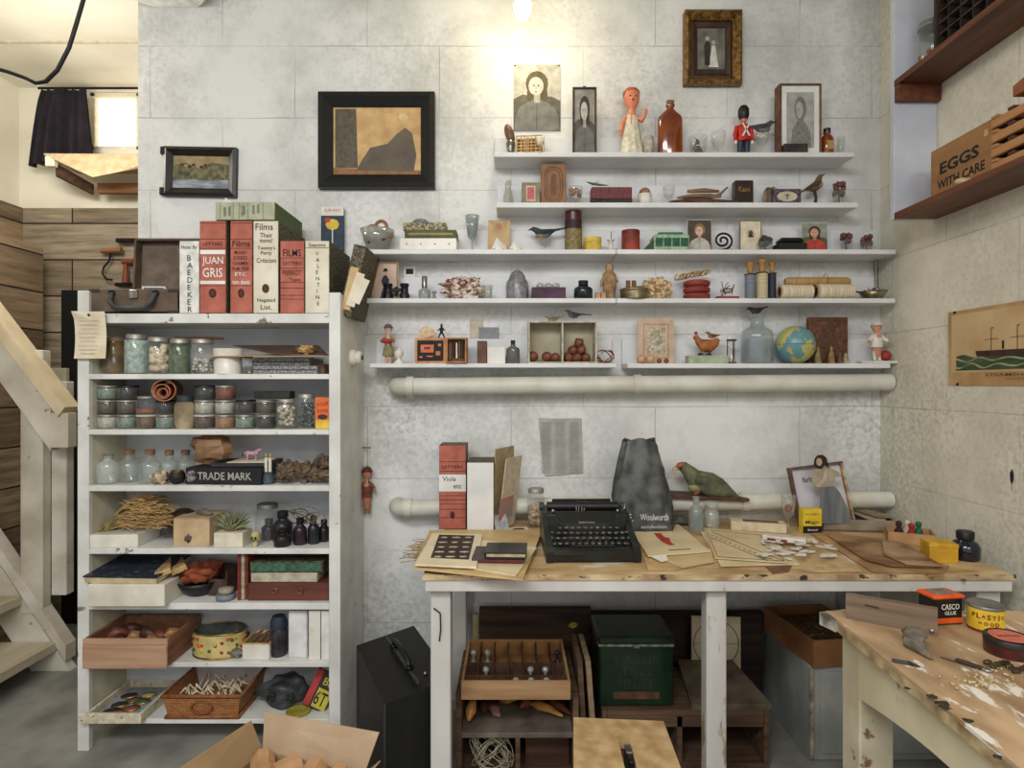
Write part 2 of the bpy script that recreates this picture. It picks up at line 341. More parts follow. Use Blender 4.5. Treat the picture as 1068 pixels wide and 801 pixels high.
# alcove: cream plaster above, planks below
zc = V(217,YA)
b = B(); wx0,wx1,wz0,wz1 = U(93,YA),U(146,YA),V(156,YA),V(96,YA)
b.box(((XA + wx0) / 2,YA + .06,(zc + CEIL) / 2),(wx0 - XA,.12,CEIL - zc),CREAM)
b.box(((wx0 + XL + .5) / 2,YA + .06,(zc + wz0) / 2),(XL + .5 - wx0,.12,wz0 - zc),CREAM)
b.box(((wx0 + XL + .5) / 2,YA + .06,(wz1 + CEIL) / 2),(XL + .5 - wx0,.12,CEIL - wz1),CREAM)
struct(b,'wall_alcove')
struct(B().box(((XA + XL + .5) / 2,YA + .07,zc / 2),(XL + .5 - XA,.14,zc),PLK),'wall_alcove_planks')
struct(B().box((XA - .05,.3,CEIL / 2),(.1,YA - .3 + .3,CEIL),BWR) if 0 else B().box((XA - .05,YA / 2 + .2,(CEIL + zc) / 2),(.1,YA - .4 + .14,CEIL - zc),CREAM),'wall_left')
struct(B().box((XA - .045,YA / 2 + .2,zc / 2),(.13,YA - .4 + .14,zc),PLKY),'wall_left_planks')
# closet of boards beside the stair
ck = 3.0; cx_ = U(45,ck); cz_ = V(258,ck)
struct(B().box((cx_ - .015,ck / 2 + .55,cz_ / 2),(.03,ck - 1.1,cz_),PLKY),'wall_closet')
# side wall of the alcove (end of the block wall) and a near-black sheet painting the doorway's shade
struct(B().box((XL + .53,(YW + .2 + YA) / 2 + .07,CEIL / 2),(.06,YA - YW - .2 + .14,CEIL),CREAM),'wall_alcove_side')
xd0,xd1 = U(66,YA),U(100,YA)
struct(B().box(((xd0 + xd1) / 2,YA - .008,V(303,YA) / 2),(xd1 - xd0,.012,V(303,YA)),M((16,12,9),(9,7,6),rough=.9)),'doorway_shade_1')
# window
b = B(); b.box(((wx0 + wx1) / 2 + .25,YA + .035,(wz0 + wz1) / 2),(wx1 - wx0 + .5,.01,wz1 - wz0),emit((255,248,232),.95))
win = struct(b,'window_1')
fr = B(); WF = M((236,228,204),(222,212,186),rough=.6)
for zz in (wz0 + .01,wz1 - .01): fr.box(((wx0 + wx1) / 2 + .25,YA + .03,zz),(wx1 - wx0 + .5,.05,.022),WF,.003)
fr.box((wx0 + .012,YA + .03,(wz0 + wz1) / 2),(.03,.05,wz1 - wz0),WF,.003); fr.box((U(143,YA),YA + .03,(wz0 + wz1) / 2),(.02,.05,wz1 - wz0),WF,.003)
fr.build('window_frame',win)
for zz,nm in ((CEIL - .004,'trim_1'),):
    struct(B().box(((XA + XL) / 2,YA - .42,zz),(XL - XA,.012,.008),M((206,196,166))),nm)

# ---------------------------------------------------------------- alcove fittings
AY = YA - .12
b = B(); CUR = M((34,24,36),(16,12,18),rough=.85,scale=12)
n = 40; vs = []; fs = []
for j in range(9):
    for i in range(n + 1):
        t = i / n; q = j / 8; xa = U(43 - 15 * q ** .7,AY); xb = U(90 + 6 * q,AY)
        vs.append((xa + (xb - xa) * t,AY + .02 * sin(t * 34) * (.4 + q) + .01 * sin(t * 11 + q),V(93 + 76 * q + (3 * (1 - t)) * q,AY)))
for j in range(8):
    for i in range(n): a = j * (n + 1) + i; fs.append((a,a + 1,a + n + 2,a + n + 1))
b.add(vs,fs,CUR,True)
b.add([(x,y + .006,z) for x,y,z in vs],[f[::-1] for f in fs],CUR,True)
cu = thing('window_curtain','dark purple-black gathered curtain hanging over the bright alcove window','curtain',(0,0,0))
b.build('curtain_cloth',cu)
b = B(); b.tube([(U(40,AY),AY,V(92,AY)),(U(144,AY),AY,V(92,AY))],.006,IRON); b.build('curtain_rod',cu)
# ledge of cardboard and board under the window
b = B(); Yl = YA - .2
ls = thing('window_ledge','wooden ledge on a bracket covered with bent brown cardboard below the alcove window','shelf',(0,0,0))
b.box((U(115,Yl) + .08,Yl + .09,V(170,Yl) + .02),(U(144,Yl) - U(60,Yl) + .35,.2,.016),M((206,184,148),(186,162,124)),.003); b.build('board',ls)
b = B(); b.add([(U(47,Yl - .04),Yl - .05,V(165,Yl)),(U(144,Yl) + .2,Yl - .05,V(166,Yl)),(U(144,Yl) + .2,Yl - .09,V(177,Yl)),(U(120,Yl - .1),Yl - .09,V(179,Yl - .1)),(U(95,Yl - .1),Yl - .09,V(184,Yl - .1)),(U(72,Yl),Yl - .06,V(174,Yl)),
      (U(47,Yl - .04),Yl - .046,V(165,Yl) + .006),(U(144,Yl) + .2,Yl - .046,V(166,Yl) + .006),(U(60,Yl),Yl + .1,V(165,Yl) + .006),(U(144,Yl) + .2,Yl + .1,V(166,Yl) + .006)],
      [(0,1,2,3,4,5),(6,7,9,8),(0,1,7,6),(5,4,3,2,1,0)],M((206,184,148),(186,162,124))); b.build('cardboard_sheet',ls)
b = B(); b.box((U(115,Yl) + .1,Yl + .1,V(190,Yl)),(.45,.03,.05),WOODM,.003); b.box((U(52,Yl - .05),Yl - .04,V(172,Yl)),(.045,.03,.05),WF,.004)
b.hexa([(U(58,Yl),Yl + .0,V(184,Yl)),(U(62,Yl),Yl,V(184,Yl)),(U(80,Yl),Yl + .12,V(195,Yl)),(U(78,Yl),Yl + .12,V(195,Yl)),(U(58,Yl),Yl,V(172,Yl)),(U(62,Yl),Yl,V(172,Yl)),(U(80,Yl),Yl + .12,V(184,Yl)),(U(78,Yl),Yl + .12,V(184,Yl))],WOODD)
b.build('bracket',ls)
# cable hanging from the ceiling, ceiling lamp disc
Yc = 1.95
solo(B().tube([(U(96,Yc),Yc,CEIL),(U(87,Yc),Yc,V(0,Yc)),(U(80,Yc),Yc,V(24,Yc)),(U(72,Yc),Yc,V(50,Yc)),(U(60,Yc),Yc,V(73,Yc)),(U(48,Yc),Yc,V(85,Yc)),(U(38,Yc),Yc,V(87,Yc)),(U(25,Yc),Yc,V(81,Yc)),(U(8,Yc),Yc,V(75,Yc)),(U(-25,Yc),Yc,V(66,Yc))],.0065,BLACK),
     'hanging_cable','black cable drooping from the ceiling across the bright alcove','cable')
solo(B().lathe([(.17,0),(.19,.02),(.17,.05),(.05,.06)],M((226,226,222),rough=.3),36,(0,0,0)),'ceiling_lamp','round white lamp disc at the alcove ceiling','lamp',(U(160,2.2),2.2,CEIL - .062))
# hanging tools on the alcove planks
Yt = YA - .03
t = thing('hay_hook','curved iron hook with a wooden handle hanging on the alcove planks','hook',(0,0,0))
B().tube([(U(106,Yt),Yt,V(262,Yt)),(U(127,Yt),Yt,V(261,Yt))],[.013,.015],WOODM).build('handle',t)
B().tube([(U(116,Yt),Yt,V(262,Yt)),(U(114,Yt),Yt,V(272,Yt)),(U(108,Yt),Yt,V(279,Yt)),(U(107,Yt),Yt,V(286,Yt)),(U(111,Yt),Yt,V(291,Yt)),(U(117,Yt),Yt,V(292,Yt))],.005,IRON).build('hook',t)
t = thing('hand_drill','old hand tool with red-brown grips hanging beside the iron hook','tool',(0,0,0))
B().tube([(U(128,Yt),Yt,V(273,Yt)),(U(140,Yt),Yt,V(273,Yt))],.014,M((122,56,34))).build('grip',t)
B().tube([(U(131,Yt),Yt,V(273,Yt)),(U(131,Yt),Yt,V(295,Yt))],[.008,.017],M((122,56,34))).build('grip',t)
B().box((U(130,Yt),Yt,V(297,Yt)),(.09,.03,.018),IRON,.003).box((U(132,Yt),Yt,V(251,Yt)),(.1,.03,.02),IRON,.003).build('jaw',t)
# stair at the left
YS = 2.63; STW = M((214,208,192),(176,168,148),rough=.6,scale=5,chips=(140,118,92),chip_scale=12,chip_t=.66)
st = thing('basement_staircase','steep white-painted wooden stair with open treads at the left edge','staircase',(0,0,0))
def band(x0,y0,x1,y1,hpx,Y,th,m,ext=1.):   # a sloping board: top edge from pixel to pixel
    X0,Z0,X1,Z1 = U(x0,Y),V(y0,Y),U(x1,Y),V(y1,Y); d = (Z1 - Z0) / (X1 - X0); X0 -= ext; Z0 -= ext * d; h = hpx * Y / F
    return B().prism([(X0,Z0),(X1,Z1),(X1,Z1 - h),(X0,Z0 - h)],Y - th,Y,m)
band(0,575,80,695,60,YS,.04,STW,.7).build('stringer',st)
band(0,550,79,667,16,YS + .01,.06,WHITEW,.7).build('stringer_cap',st)
for k in range(7):
    z = .127 + .2 * k; X = U(67,YS) - .15 * k
    b = B().hexa([(X - .3,YS - 1.15,z - .035),(X,YS - 1.15,z - .035),(X,YS - .045,z - .035),(X - .3,YS - .045,z - .035),(X - .3,YS - 1.15,z),(X,YS - 1.15,z),(X,YS - .045,z),(X - .3,YS - .045,z)],M((206,196,172),(160,146,120),rough=.6,scale=7,st=(1,.1,1),chips=(120,100,78),chip_scale=9,chip_t=.62))
    b.build('tread',st)
YH = YS - .05
b = band(0,340,62,425,44,YH,.05,STW,.7)
b.box((U(71,YH),YH - .028,V(448,YH)),(U(80,YH) - U(61,YH),.056,.15),STW,.004); b.build('handrail',st)
b = band(0,319,64,425,0,YH,.05,STW,.7); b = B()
X0,Z0,X1,Z1 = U(0,YH) - .7,0,U(80,YH),V(424,YH); d = (V(424,YH) - V(319,YH)) / (U(80,YH) - U(0,YH)); Z0 = Z1 - d * (X1 - X0)
b.prism([(X0,Z0),(X1,Z1),(X1 - .03,Z1 - .04),(X0,Z0 - .075)],YH - .07,YH + .02,M((224,208,176),(196,178,144),rough=.55,scale=6)); b.build('handrail_cap',st)
b = B(); b.box((U(41,YS),YS - .02,V(560,YS) + .25),(U(52,YS) - U(29,YS),.05,1.15),STW,.004); b.box((U(60,YS),YS + .03,V(545,YS) + .15),(U(68,YS) - U(52,YS),.05,.95),WHITEW,.004); b.build('post',st)
# board bracing behind the rail
solo(B().box((U(57,YA - .05),YA - .04,V(420,YA)),(.12,.03,.36),STW,.004),'painted_board','pale board leaning behind the stair rail beside the dark doorway','board')

# ---------------------------------------------------------------- pipes
PW = M((214,212,200),(192,188,172),rough=.45,scale=8,chips=(120,104,84),chip_scale=24,chip_t=.72)
def pipe(name,label,xa,xb,za,zb,r,collars,y,elbow_left=True):
    t = thing(name,label,'pipe',(0,0,0)); pts = []
    if elbow_left: pts += [(xa,YW + .0,za),(xa,YW - .03,za)] + [(xa + .03 * (1 - cos(a)),y + .03 * (1 - sin(a)) if 0 else YW - .03 - (YW - .03 - y) * sin(a),za) for a in (pi / 6,pi / 3)]
    pts += [(xa + .05,y,za),((xa + xb) / 2,y,(za + zb) / 2),(xb,y,zb)]
    B().tube(pts,r,PW,20).build('pipe_run',t)
    for cx0 in collars:
        zz = za + (zb - za) * (cx0 - xa) / (xb - xa); B().tube([(cx0 - .014,y,zz),(cx0 + .014,y,zz)],r * 1.16,PW,20).build('collar',t)
    return t
yp = YW - .07
pipe('upper_pipe','thick white-painted pipe running along the wall just below the shelves',U(412,yp),XR - .005,V(403,yp),V(398.5,yp),.033,[U(428,yp),U(664,yp)],yp)
pipe('lower_pipe','white-painted pipe running along the wall behind the table',U(412,yp),XR - .005,V(530,yp),V(521,yp),.031,[U(426,yp),U(776,yp)],yp)

# ---------------------------------------------------------------- wall shelves
YF = YW / 1.057; SYM = (YF + YW) / 2 - .008
def shelf(label,x0,x1,ytop,th,mid=None,right_cut=0):
    z = V(ytop,YF); X0,X1 = U(x0,YF),min(U(x1,YF),XR - .003); t = thing('wall_shelf',label,'shelf',(0,0,0),group='white ledge shelves on the block wall'); h = th * YF / F
    b = B(); segs = [(X0,X1)] if not mid else [(X0,U(mid,YF) - .001),(U(mid,YF) + .001,X1)]
    for a,c in segs: b.box(((a + c) / 2,(YF + YW) / 2,z - h / 2),(c - a,YW - YF - .001,h),SHELFW,.002)
    b.build('board',t)
    b = B()
    for a,c in segs: b.box(((a + c) / 2,YW - .008,z + .05),(c - a,.014,.1),SHELFW,.002)
    b.build('back_strip',t)
    return z
ZA = shelf('topmost white wall shelf, holding the amber flask and toy soldier',515,892,158.6,5)
ZB_ = shelf('second white wall shelf from the top, holding the driftwood and perched bird',517.5,895.5,211,5.5)
ZC = shelf('third white wall shelf from the top, holding green boxes and a green tin',371,935,260,5,643)
ZD = shelf('fourth white wall shelf from the top, holding binoculars, coral and thread bobbins',374,934,311,5,643)
ZE = shelf('lowest left white wall shelf, holding the two-part wooden nut box',385,643.5,379,4.5)
ZF = shelf('lowest right white wall shelf, holding the blue globe',654.5,929,379,5)
# support rod between two shelves
solo(B().box((U(914,YW - .02),YW - .022,(ZD + ZC) / 2),(.014,.012,ZC - ZD - .03),STEEL,.002),'shelf_standard','thin metal upright between the third and fourth wall shelves at the corner','bracket')

# ---------------------------------------------------------------- bookcase
bk = thing('painted_bookcase','tall worn white-painted wooden bookcase crowded with jars, boxes and books','bookcase',(0,0,0))
XB0,XB1 = U(80.5,YB),U(355,YB); st_w = 12 * YB / F; YBK = YB * 1.10; ztop = V(303,YB)
SY = [327,390,448,506.5,572,629,691,750]; SZ = [V(y,YB) for y in SY]; TH = [10,5.5,5.5,6,6,7,5,5]
for xx,zt in ((XB0 + st_w / 2,V(303,YB)),(XB1 - st_w / 2,V(305,YB))): B().box((xx,YB + .011,zt / 2),(st_w,.022,zt),WHITE,.002).build('front_stile',bk)
B().box((XB1 - .011,(YB + YW) / 2 + .01,V(306,YB) / 2),(.022,YW - YB - .024,V(306,YB)),WHITE,.001).build('side_panel',bk)
B().box((XB0 + .028,(YB + YBK) / 2 + .012,V(330,YB) / 2 + .03),(.018,YBK - YB - .02,V(330,YB) - .08),M((210,204,180),(192,184,158),rough=.5,scale=9,chips=(150,136,110),chip_t=.68),.001).build('side_panel',bk)
for k,(z,th) in enumerate(zip(SZ,TH)):
    h = th * YB / F; x1 = XB1 - (.0221 if k else st_w); x0 = XB0 + (.038 if k else st_w)
    b = B(); b.box(((XB0 + XB1) / 2,YB + .0105,z - h / 2),(XB1 - XB0 - 2 * st_w,.02,h),WHITE,.0015)
    b.box(((x0 + x1) / 2,(YB + (YBK if k else YW)) / 2 + .01,z - h / 2),(x1 - x0,(YBK if k else YW) - YB - .021,h),WHITE)
    b.build('shelf_board',bk)
B().box(((XB0 + XB1) / 2 + .01,YBK + .006,(SZ[0] + SZ[7]) / 2 - .01),(XB1 - XB0 - .04,.011,SZ[0] - SZ[7] - .02),M((212,214,216),(190,192,194),rough=.5,scale=7)).build('back_panel',bk)
# note pinned on the stile
t = thing('pinned_note','yellowed handwritten note pinned to the left front stile of the bookcase','note',(U(94,YB - .012),YB - .012,0))
b = B(); za,zb = V(325,YB - .012),V(374,YB - .012); n = 6; vs = []
for j in range(n + 1):
    q = j / n
    for x in (-.053,.0,.053): vs.append((x + .002 * q,-.006 + .008 * sin(q * 3) - (.01 if j == 0 and x < 0 else 0),za + (zb - za) * q))
b.add(vs,[(j * 3 + i,j * 3 + i + 1,j * 3 + i + 4,j * 3 + i + 3) for j in range(n) for i in (0,1)],PAPER); b.build('paper_sheet',t)
b = B()
for k in range(9): b.box((-.003,-.0075 + .0,za - .03 - k * .014),(.07 - .01 * (k % 3),.0008,.0012),M((170,152,130)))
b.build('writing',t); B().ell((0,-.007,za - .012),.004,IRON).build('pin',t)
# knob on the bookcase side
t = thing('round_thermostat','small round white dial fixed to the side of the bookcase','thermostat',(XB1,YB + .14,V(373,YB + .14)),rot=(0,pi / 2,0))
B().cyl((0,0,0),.03,.018,CERAM,24).build('base',t); B().lathe([(.024,.018),(.024,.034),(.018,.038)],CERAM,24).build('dial',t); B().cyl((0,0,.038),.008,.003,INK,12).build('hub',t)

# ---------------------------------------------------------------- shared builders
def gmat(rgb): return M(rgb,tuple(v * .8 for v in rgb),rough=.7,scale=30)
def bird(name,label,loc,L,cols,rz=0,tilt=0,group=None,legs=.0,tail=.45,cat='bird figurine'):
    """a small bird facing -x, body length L; cols = back, breast, wing"""
    t = thing(name,label,cat,loc,rot=(0,0,rz),group=group); k = L; z0 = legs
    b = B().at((0,0,z0 + .2 * k),(0,tilt,0))
    P = [(-.50,.20),(-.44,.20),(-.36,.20),(-.28,.16),(-.15,.03),(0,-.02),(.15,.0),(.27,.05),(.4,.07),(.4 + tail * .7,.1)]
    rr = [.004,.03,.085,.095,.15,.17,.14,.085,.045,.03]
    b.tube([(x * k,0,z * k) for x,z in P],[q * k for q in rr],gmat(cols[0]),14,sx=.85); b.build('body',t)
    b = B().at((0,0,z0 + .2 * k),(0,tilt,0)); b.ell((-.1 * k,0,-.045 * k),(.2 * k,.125 * k,.125 * k),gmat(cols[1]),14,8); b.build('breast',t)
    for s in (-1,1):
        b = B().at((0,0,z0 + .2 * k),(0,tilt,0)); b.tube([(-.18 * k,s * .115 * k,.05 * k),(0,s * .14 * k,.03 * k),(.2 * k,s * .1 * k,.05 * k),(.42 * k,s * .04 * k,.08 * k)],[.03 * k,.085 * k,.06 * k,.01 * k],gmat(cols[2]),8,sx=.35)
        b.build('wing',t)
    b = B().at((0,0,z0 + .2 * k),(0,tilt,0)); b.lathe([(.022 * k,0),(.001,.1 * k)],INK,8); 
    b = B().at((0,0,z0 + .2 * k),(0,tilt,0))
    b.tube([(-.43 * k,0,.2 * k),(-.56 * k,0,.17 * k)],[.035 * k,.003 * k],INK,8); b.build('beak',t)
    if legs:
        for s in (-1,1): B().tube([(-.02 * k,s * .05 * k,z0 + .1 * k),(0,s * .05 * k,.0)],.012 * k,INK,6).build('leg',t)
    return t
def goblet(name,label,loc,w,h,group=None,stem=.4,tint=CLEAR,foot=.62,cat='glass',bulge=1.0):
    r = w / 2; s = h * stem; H = h - s
    t = thing(name,label,cat,loc,group=group)
    B().lathe([(r * .12,s),(r * .62,s + H * .15),(r * .92 * bulge,s + H * .5),(r,h),(r * .93,h),(r * .85 * bulge,s + H * .5),(r * .5,s + H * .2),(0,s + H * .12)],tint,20,cap=False).build('bowl',t)
    b = B(); b.lathe([(r * foot,0),(r * foot,.0015),(r * .15,.006),(r * .1,s)],tint,16); b.build('stem',t)
    return t
def tumbler(name,label,loc,w,h,group=None,cat='glass',tint=CLEAR):
    r = w / 2; return solo(B().lathe([(0,0),(r * .72,0),(r,h),(r * .93,h),(r * .66,.004),(0,.004)],tint,20,cap=False),name,label,cat,loc,group=group)
def bottle(name,label,loc,w,h,gm,cap=CORK,neck=.3,capf=.12,sy=1.,lab=None,group=None,shoulder=.75,cat='bottle',capname='cork',nr=.34):
    r = w / 2; hb = h * (1 - capf); t = thing(name,label,cat,loc,group=group)
    B().lathe([(0,.001),(r * .94,.001),(r,h * .03),(r,hb * (shoulder - .08)),(r * .93,hb * shoulder),(r * (nr + .1),hb * (shoulder + .12)),(r * nr,hb * (shoulder + .15)),(r * nr,hb * .95),(r * (nr + .08),hb * .96),(r * (nr + .08),hb)],gm,22,sy=sy,cap=False).build('glass_body',t)
    B().lathe([(r * nr * .95,hb * .93),(r * nr * 1.05,hb),(r * (nr + .05),h)],cap,14,sy=sy).build(capname,t)
    if lab: B().box((0,-r * sy * 1.0 - .0005,hb * .4),(r * 1.1,.001,hb * .35),lab).build('paper_label',t)
    return t
def card(b,w,h,m,th=.002,y=0): return b.box((0,y,h / 2),(w,th,h),m)
def portrait(b,w,h,y,bg,hair,face,cloth,bg2=None,tw=0.,long_hair=True,dark=(40,34,30)):
    """a plain generic bust print, layered flat shapes"""
    q = .0004
    def pt(pts): return [((px - .5) * w,pz * h) for px,pz in pts]
    b.flat(pt([(0,0),(1,0),(1,1),(0,1)]),y,gmat(bg))
    if bg2: b.flat(pt([(0,0),(1,0),(1,.45),(.8,.52),(.5,.5),(.2,.55),(0,.48)]),y - q,gmat(bg2))
    c = .5 + tw
    b.flat(pt(ellp(c,.71,.24,.19)),y - 2 * q,gmat(hair))
    if long_hair: b.flat(pt([(c - .2,.7),(c + .2,.7),(c + .24,.48),(c + .16,.4),(c - .14,.42),(c - .22,.5)]),y - 2.1 * q,gmat(hair))
    b.flat(pt([(.02,0),(.98,0),(.95,.22),(.86,.36),(.7,.43),(c + .08,.47),(c - .08,.47),(.3,.43),(.14,.36),(.05,.22)]),y - 3 * q,gmat(cloth))
    b.flat(pt([(c - .06,.42),(c + .06,.42),(c + .07,.56),(c - .07,.56)]),y - 4 * q,gmat(tuple(v * .85 for v in face)))
    b.flat(pt(ellp(c - .02,.67,.16,.14)),y - 5 * q,gmat(face))
    for dx in (-.065,.03): b.flat(pt(ellp(c + dx,.68,.022,.012,8)),y - 6 * q,gmat(dark))
    b.flat(pt(ellp(c - .02,.585,.03,.01,8)),y - 6 * q,gmat(tuple(v * .6 for v in face)))
    b.flat(pt([(c - .02,.68),(c - .035,.625),(c - .005,.625)]),y - 6 * q,gmat(tuple(v * .78 for v in face)))
    b.flat(pt([(c - .005,.42),(c + .005,.42),(.5,.02),(.485,.02)]),y - 6 * q,gmat(tuple(v * .6 for v in cloth)))
    return b
def frame(b,w,h,bw,d,m,back=0.,inner=.4):
    """a mitred picture frame, outer size w x h, bar width bw, front at y=-d"""
    o = [(-w / 2,0),(w / 2,0),(w / 2,h),(-w / 2,h)]; i = [(-w / 2 + bw,bw),(w / 2 - bw,bw),(w / 2 - bw,h - bw),(-w / 2 + bw,h - bw)]
    k = [(a[0] + (c[0] - a[0]) * .35,a[1] + (c[1] - a[1]) * .35) for a,c in zip(o,i)]
    vs = [(x,back,z) for x,z in o] + [(x,-d * .8,z) for x,z in o] + [(x,-d,z) for x,z in k] + [(x,-d * inner,z) for x,z in i] + [(x,back,z) for x,z in i]
    fs = []
    for s in range(4):
        for e in range(4): a,c = s * 4 + e,s * 4 + (e + 1) % 4; fs.append((a,c,c + 4,a + 4))
    return b.add(vs,fs,m)

# ---------------------------------------------------------------- pictures on the wall
def wall_pic(name,label,x0,x1,y0,y1,bw_px,d,fm,rz=0,cat='picture'):
    Y = YW - d; w = (x1 - x0) * Y / F; h = (y1 - y0) * Y / F
    t = thing(name,label,cat,(U((x0 + x1) / 2,Y),YW - .001,V(y1,Y)),rot=(0,rz,0)); bw = bw_px * Y / F
    frame(B(),w,h,bw,d,fm).build('frame',t); return t,w,h,bw
t,w,h,bw = wall_pic('framed_print','sepia print of a grey hill shape in a wide black frame on the block wall',331,453,94.5,195,15,.035,M((20,20,22),(11,11,13),rough=.35))
b = B(); iw,ih = w - 2 * bw,h - 2 * bw; y = -.012; G1 = M((206,172,118),(178,140,92),scale=20)
def q_(pts): return [((a - .5) * iw,bw + c * ih) for a,c in pts]
b.flat(q_([(0,0),(1,0),(1,1),(0,1)]),y,G1); b.flat(q_([(.02,.1),(.28,.1),(.26,.98),(.02,.98)]),y - .0005,M((98,88,70),(74,68,56),scale=60))
b.flat(q_([(.0,0),(1,0),(1,.06),(0,.1)]),y - .0008,gmat((150,108,70)))
b.flat(q_([(.26,.06),(.92,.05),(.95,.3),(.9,.62),(.82,.7),(.72,.6),(.62,.46),(.42,.4),(.33,.22)]),y - .001,M((100,90,74),(80,72,60),scale=12))
b.flat(q_(ellp(.8,.86,.05,.06)),y - .001,gmat((228,200,150)))
b.build('print',t)
t,w,h,bw = wall_pic('framed_landscape','small landscape print in a dark frame with overlapping corners, above the suitcase lid',169,245,152.5,204,9,.025,M((34,28,24),(20,16,14),rough=.4),.02)
b = B(); iw,ih = w - 2 * bw,h - 2 * bw; y = -.01
b.flat(q_([(0,0),(1,0),(1,1),(0,1)]),y,gmat((170,150,108)))
b.flat(q_([(0,.2),(1,.25),(1,.75),(.7,.8),(.45,.62),(.2,.8),(0,.7)]),y - .0005,M((122,118,82),(70,66,44),scale=60))
b.flat(q_([(0,0),(1,0),(1,.27),(.6,.22),(.3,.28),(0,.24)]),y - .001,M((166,172,176),(104,112,122),scale=70,st=(.3,1,1)))
for i in range(7): b.flat(q_(ellp(.16 + .07 * i,.72 - .03 * (i % 3),.035,.05,8)),y - .0014,gmat([(96,62,40),(178,140,100),(60,50,34)][i % 3]))
b.build('print',t); b = B(); FM = M((34,28,24),(20,16,14),rough=.4)
for sx,sz in ((-1,0),(-1,1)): b = B(); b.box((sx * w / 2 - .004,-.012,bw / 2 + sz * (h - bw)),(.02,.022,bw * .9),FM,.003); b.build('corner_tab',t)
GOLD = M((150,112,56),(66,44,22),rough=.4,metal=.35,scale=70,bump=.5)
t,w,h,bw = wall_pic('gilt_framed_photograph','small dark photograph of a couple in an ornate gilded frame high on the wall',715,775,8.5,86,8.5,.04,GOLD)
b = B(); b.at((0,0,bw)); frame(b,w - 2 * bw,h - 2 * bw,bw * .7,.012,M((70,46,26),(44,28,16),rough=.4)); b.build('inner_frame',t)
b = B(); iw,ih = w - 3 * bw,h - 3 * bw; 
def q_(pts): return [((a - .5) * iw,bw * 1.5 + c * ih) for a,c in pts]
b.flat(q_([(-.1,-.1),(1.1,-.1),(1.1,1.1),(-.1,1.1)]),-.002,gmat((58,50,42))); b.flat(q_([(.08,.12),(.92,.12),(.92,.95),(.08,.95)]),-.003,M((128,122,112),(86,82,76),scale=20))
b.flat(q_([(.42,.16),(.72,.16),(.66,.45),(.62,.6),(.52,.6),(.48,.4)]),-.0035,gmat((226,222,212))); b.flat(q_([(.3,.2),(.46,.2),(.47,.66),(.36,.7),(.28,.6)]),-.0037,gmat((54,50,48)))
b.flat(q_(ellp(.38,.74,.06,.045)),-.004,gmat((190,178,160))); b.flat(q_(ellp(.57,.66,.055,.045)),-.004,gmat((200,190,170))); b.build('photograph',t)
# unframed portrait print pinned to the wall
t = thing('portrait_print','unframed grey portrait print pinned to the wall under the bulb','print',(U(560,YW),YW - .003,V(137,YW)))
w,h = 49.5 * YW / F,70 * YW / F; b = B(); card(b,w,h,WPAPER,.0015,.0008); portrait(b,w * .99,h * .99,-.0004,(196,192,178),(98,88,62),(214,208,190),(128,126,120),(104,98,84)); b.build('paper_sheet',t)
for sx in (-1,1): B().ell((sx * w * .46,-.002,h * .97),.003,IRON).build('pin',t)
# small cards stuck to the wall above the lowest shelf, newspaper sheet above the table
solo(B().box((0,0,0),(14 * YW / F,.002,19 * YW / F),M((198,188,166))),'paper_card','small beige paper card stuck to the wall above the white gift box','card',(U(497,YW),YW - .002,V(343,YW)))
solo(B().box((0,0,0),(21 * YW / F,.002,13 * YW / F),M((142,142,146))),'grey_card','small grey card stuck to the wall beside the beige one','card',(U(510,YW),YW - .0045,V(348,YW)))
t = thing('newspaper_clipping','faded grey newspaper sheet stuck to the wall above the table','clipping',(U(584,YW),YW - .004,V(466,YW)))
w,h = 45 * YW / F,60 * YW / F; b = B(); b.add([(-w / 2,0,h / 2),(0,-.002,h / 2 - .002),(w / 2,0,h / 2 - .001),(-w / 2 + .01,0,0),(0,-.003,0),(w / 2 + .003,0,0),(-w / 2 + .025,-.004,-h / 2),(0,-.004,-h / 2 + .004),(w / 2 + .005,-.002,-h / 2 + .012)],[(0,3,4,1),(1,4,5,2),(3,6,7,4),(4,7,8,5)],M((176,174,166),(156,154,148),scale=14)); b.build('paper_sheet',t)
b = B()
for c in range(3):
    for k in range(24): b.box((-.055 + c * .055,-.0048,h * .42 - k * .0085),(.044 - .006 * ((k * 7 + c) % 3),.0004,.0022),M((150,148,142)))
b.build('print',t)
# bare bulb
t = thing('bare_light_bulb','glowing bare light bulb hanging on a cord in front of the wall','lamp',(U(545,2.12),2.12,0))
zb = V(5,2.12); B().lathe([(0,zb - .05),(.018,zb - .046),(.031,zb - .022),(.03,zb),(.018,zb + .03),(.014,zb + .045)],emit((255,240,196),30),20,cap=False).build('glass_bulb',t)
B().cyl((0,0,zb + .04),.019,.05,BRASS,16).build('socket',t); B().tube([(0,0,zb + .09),(0,0,CEIL)],.004,BLACK).build('cord',t)

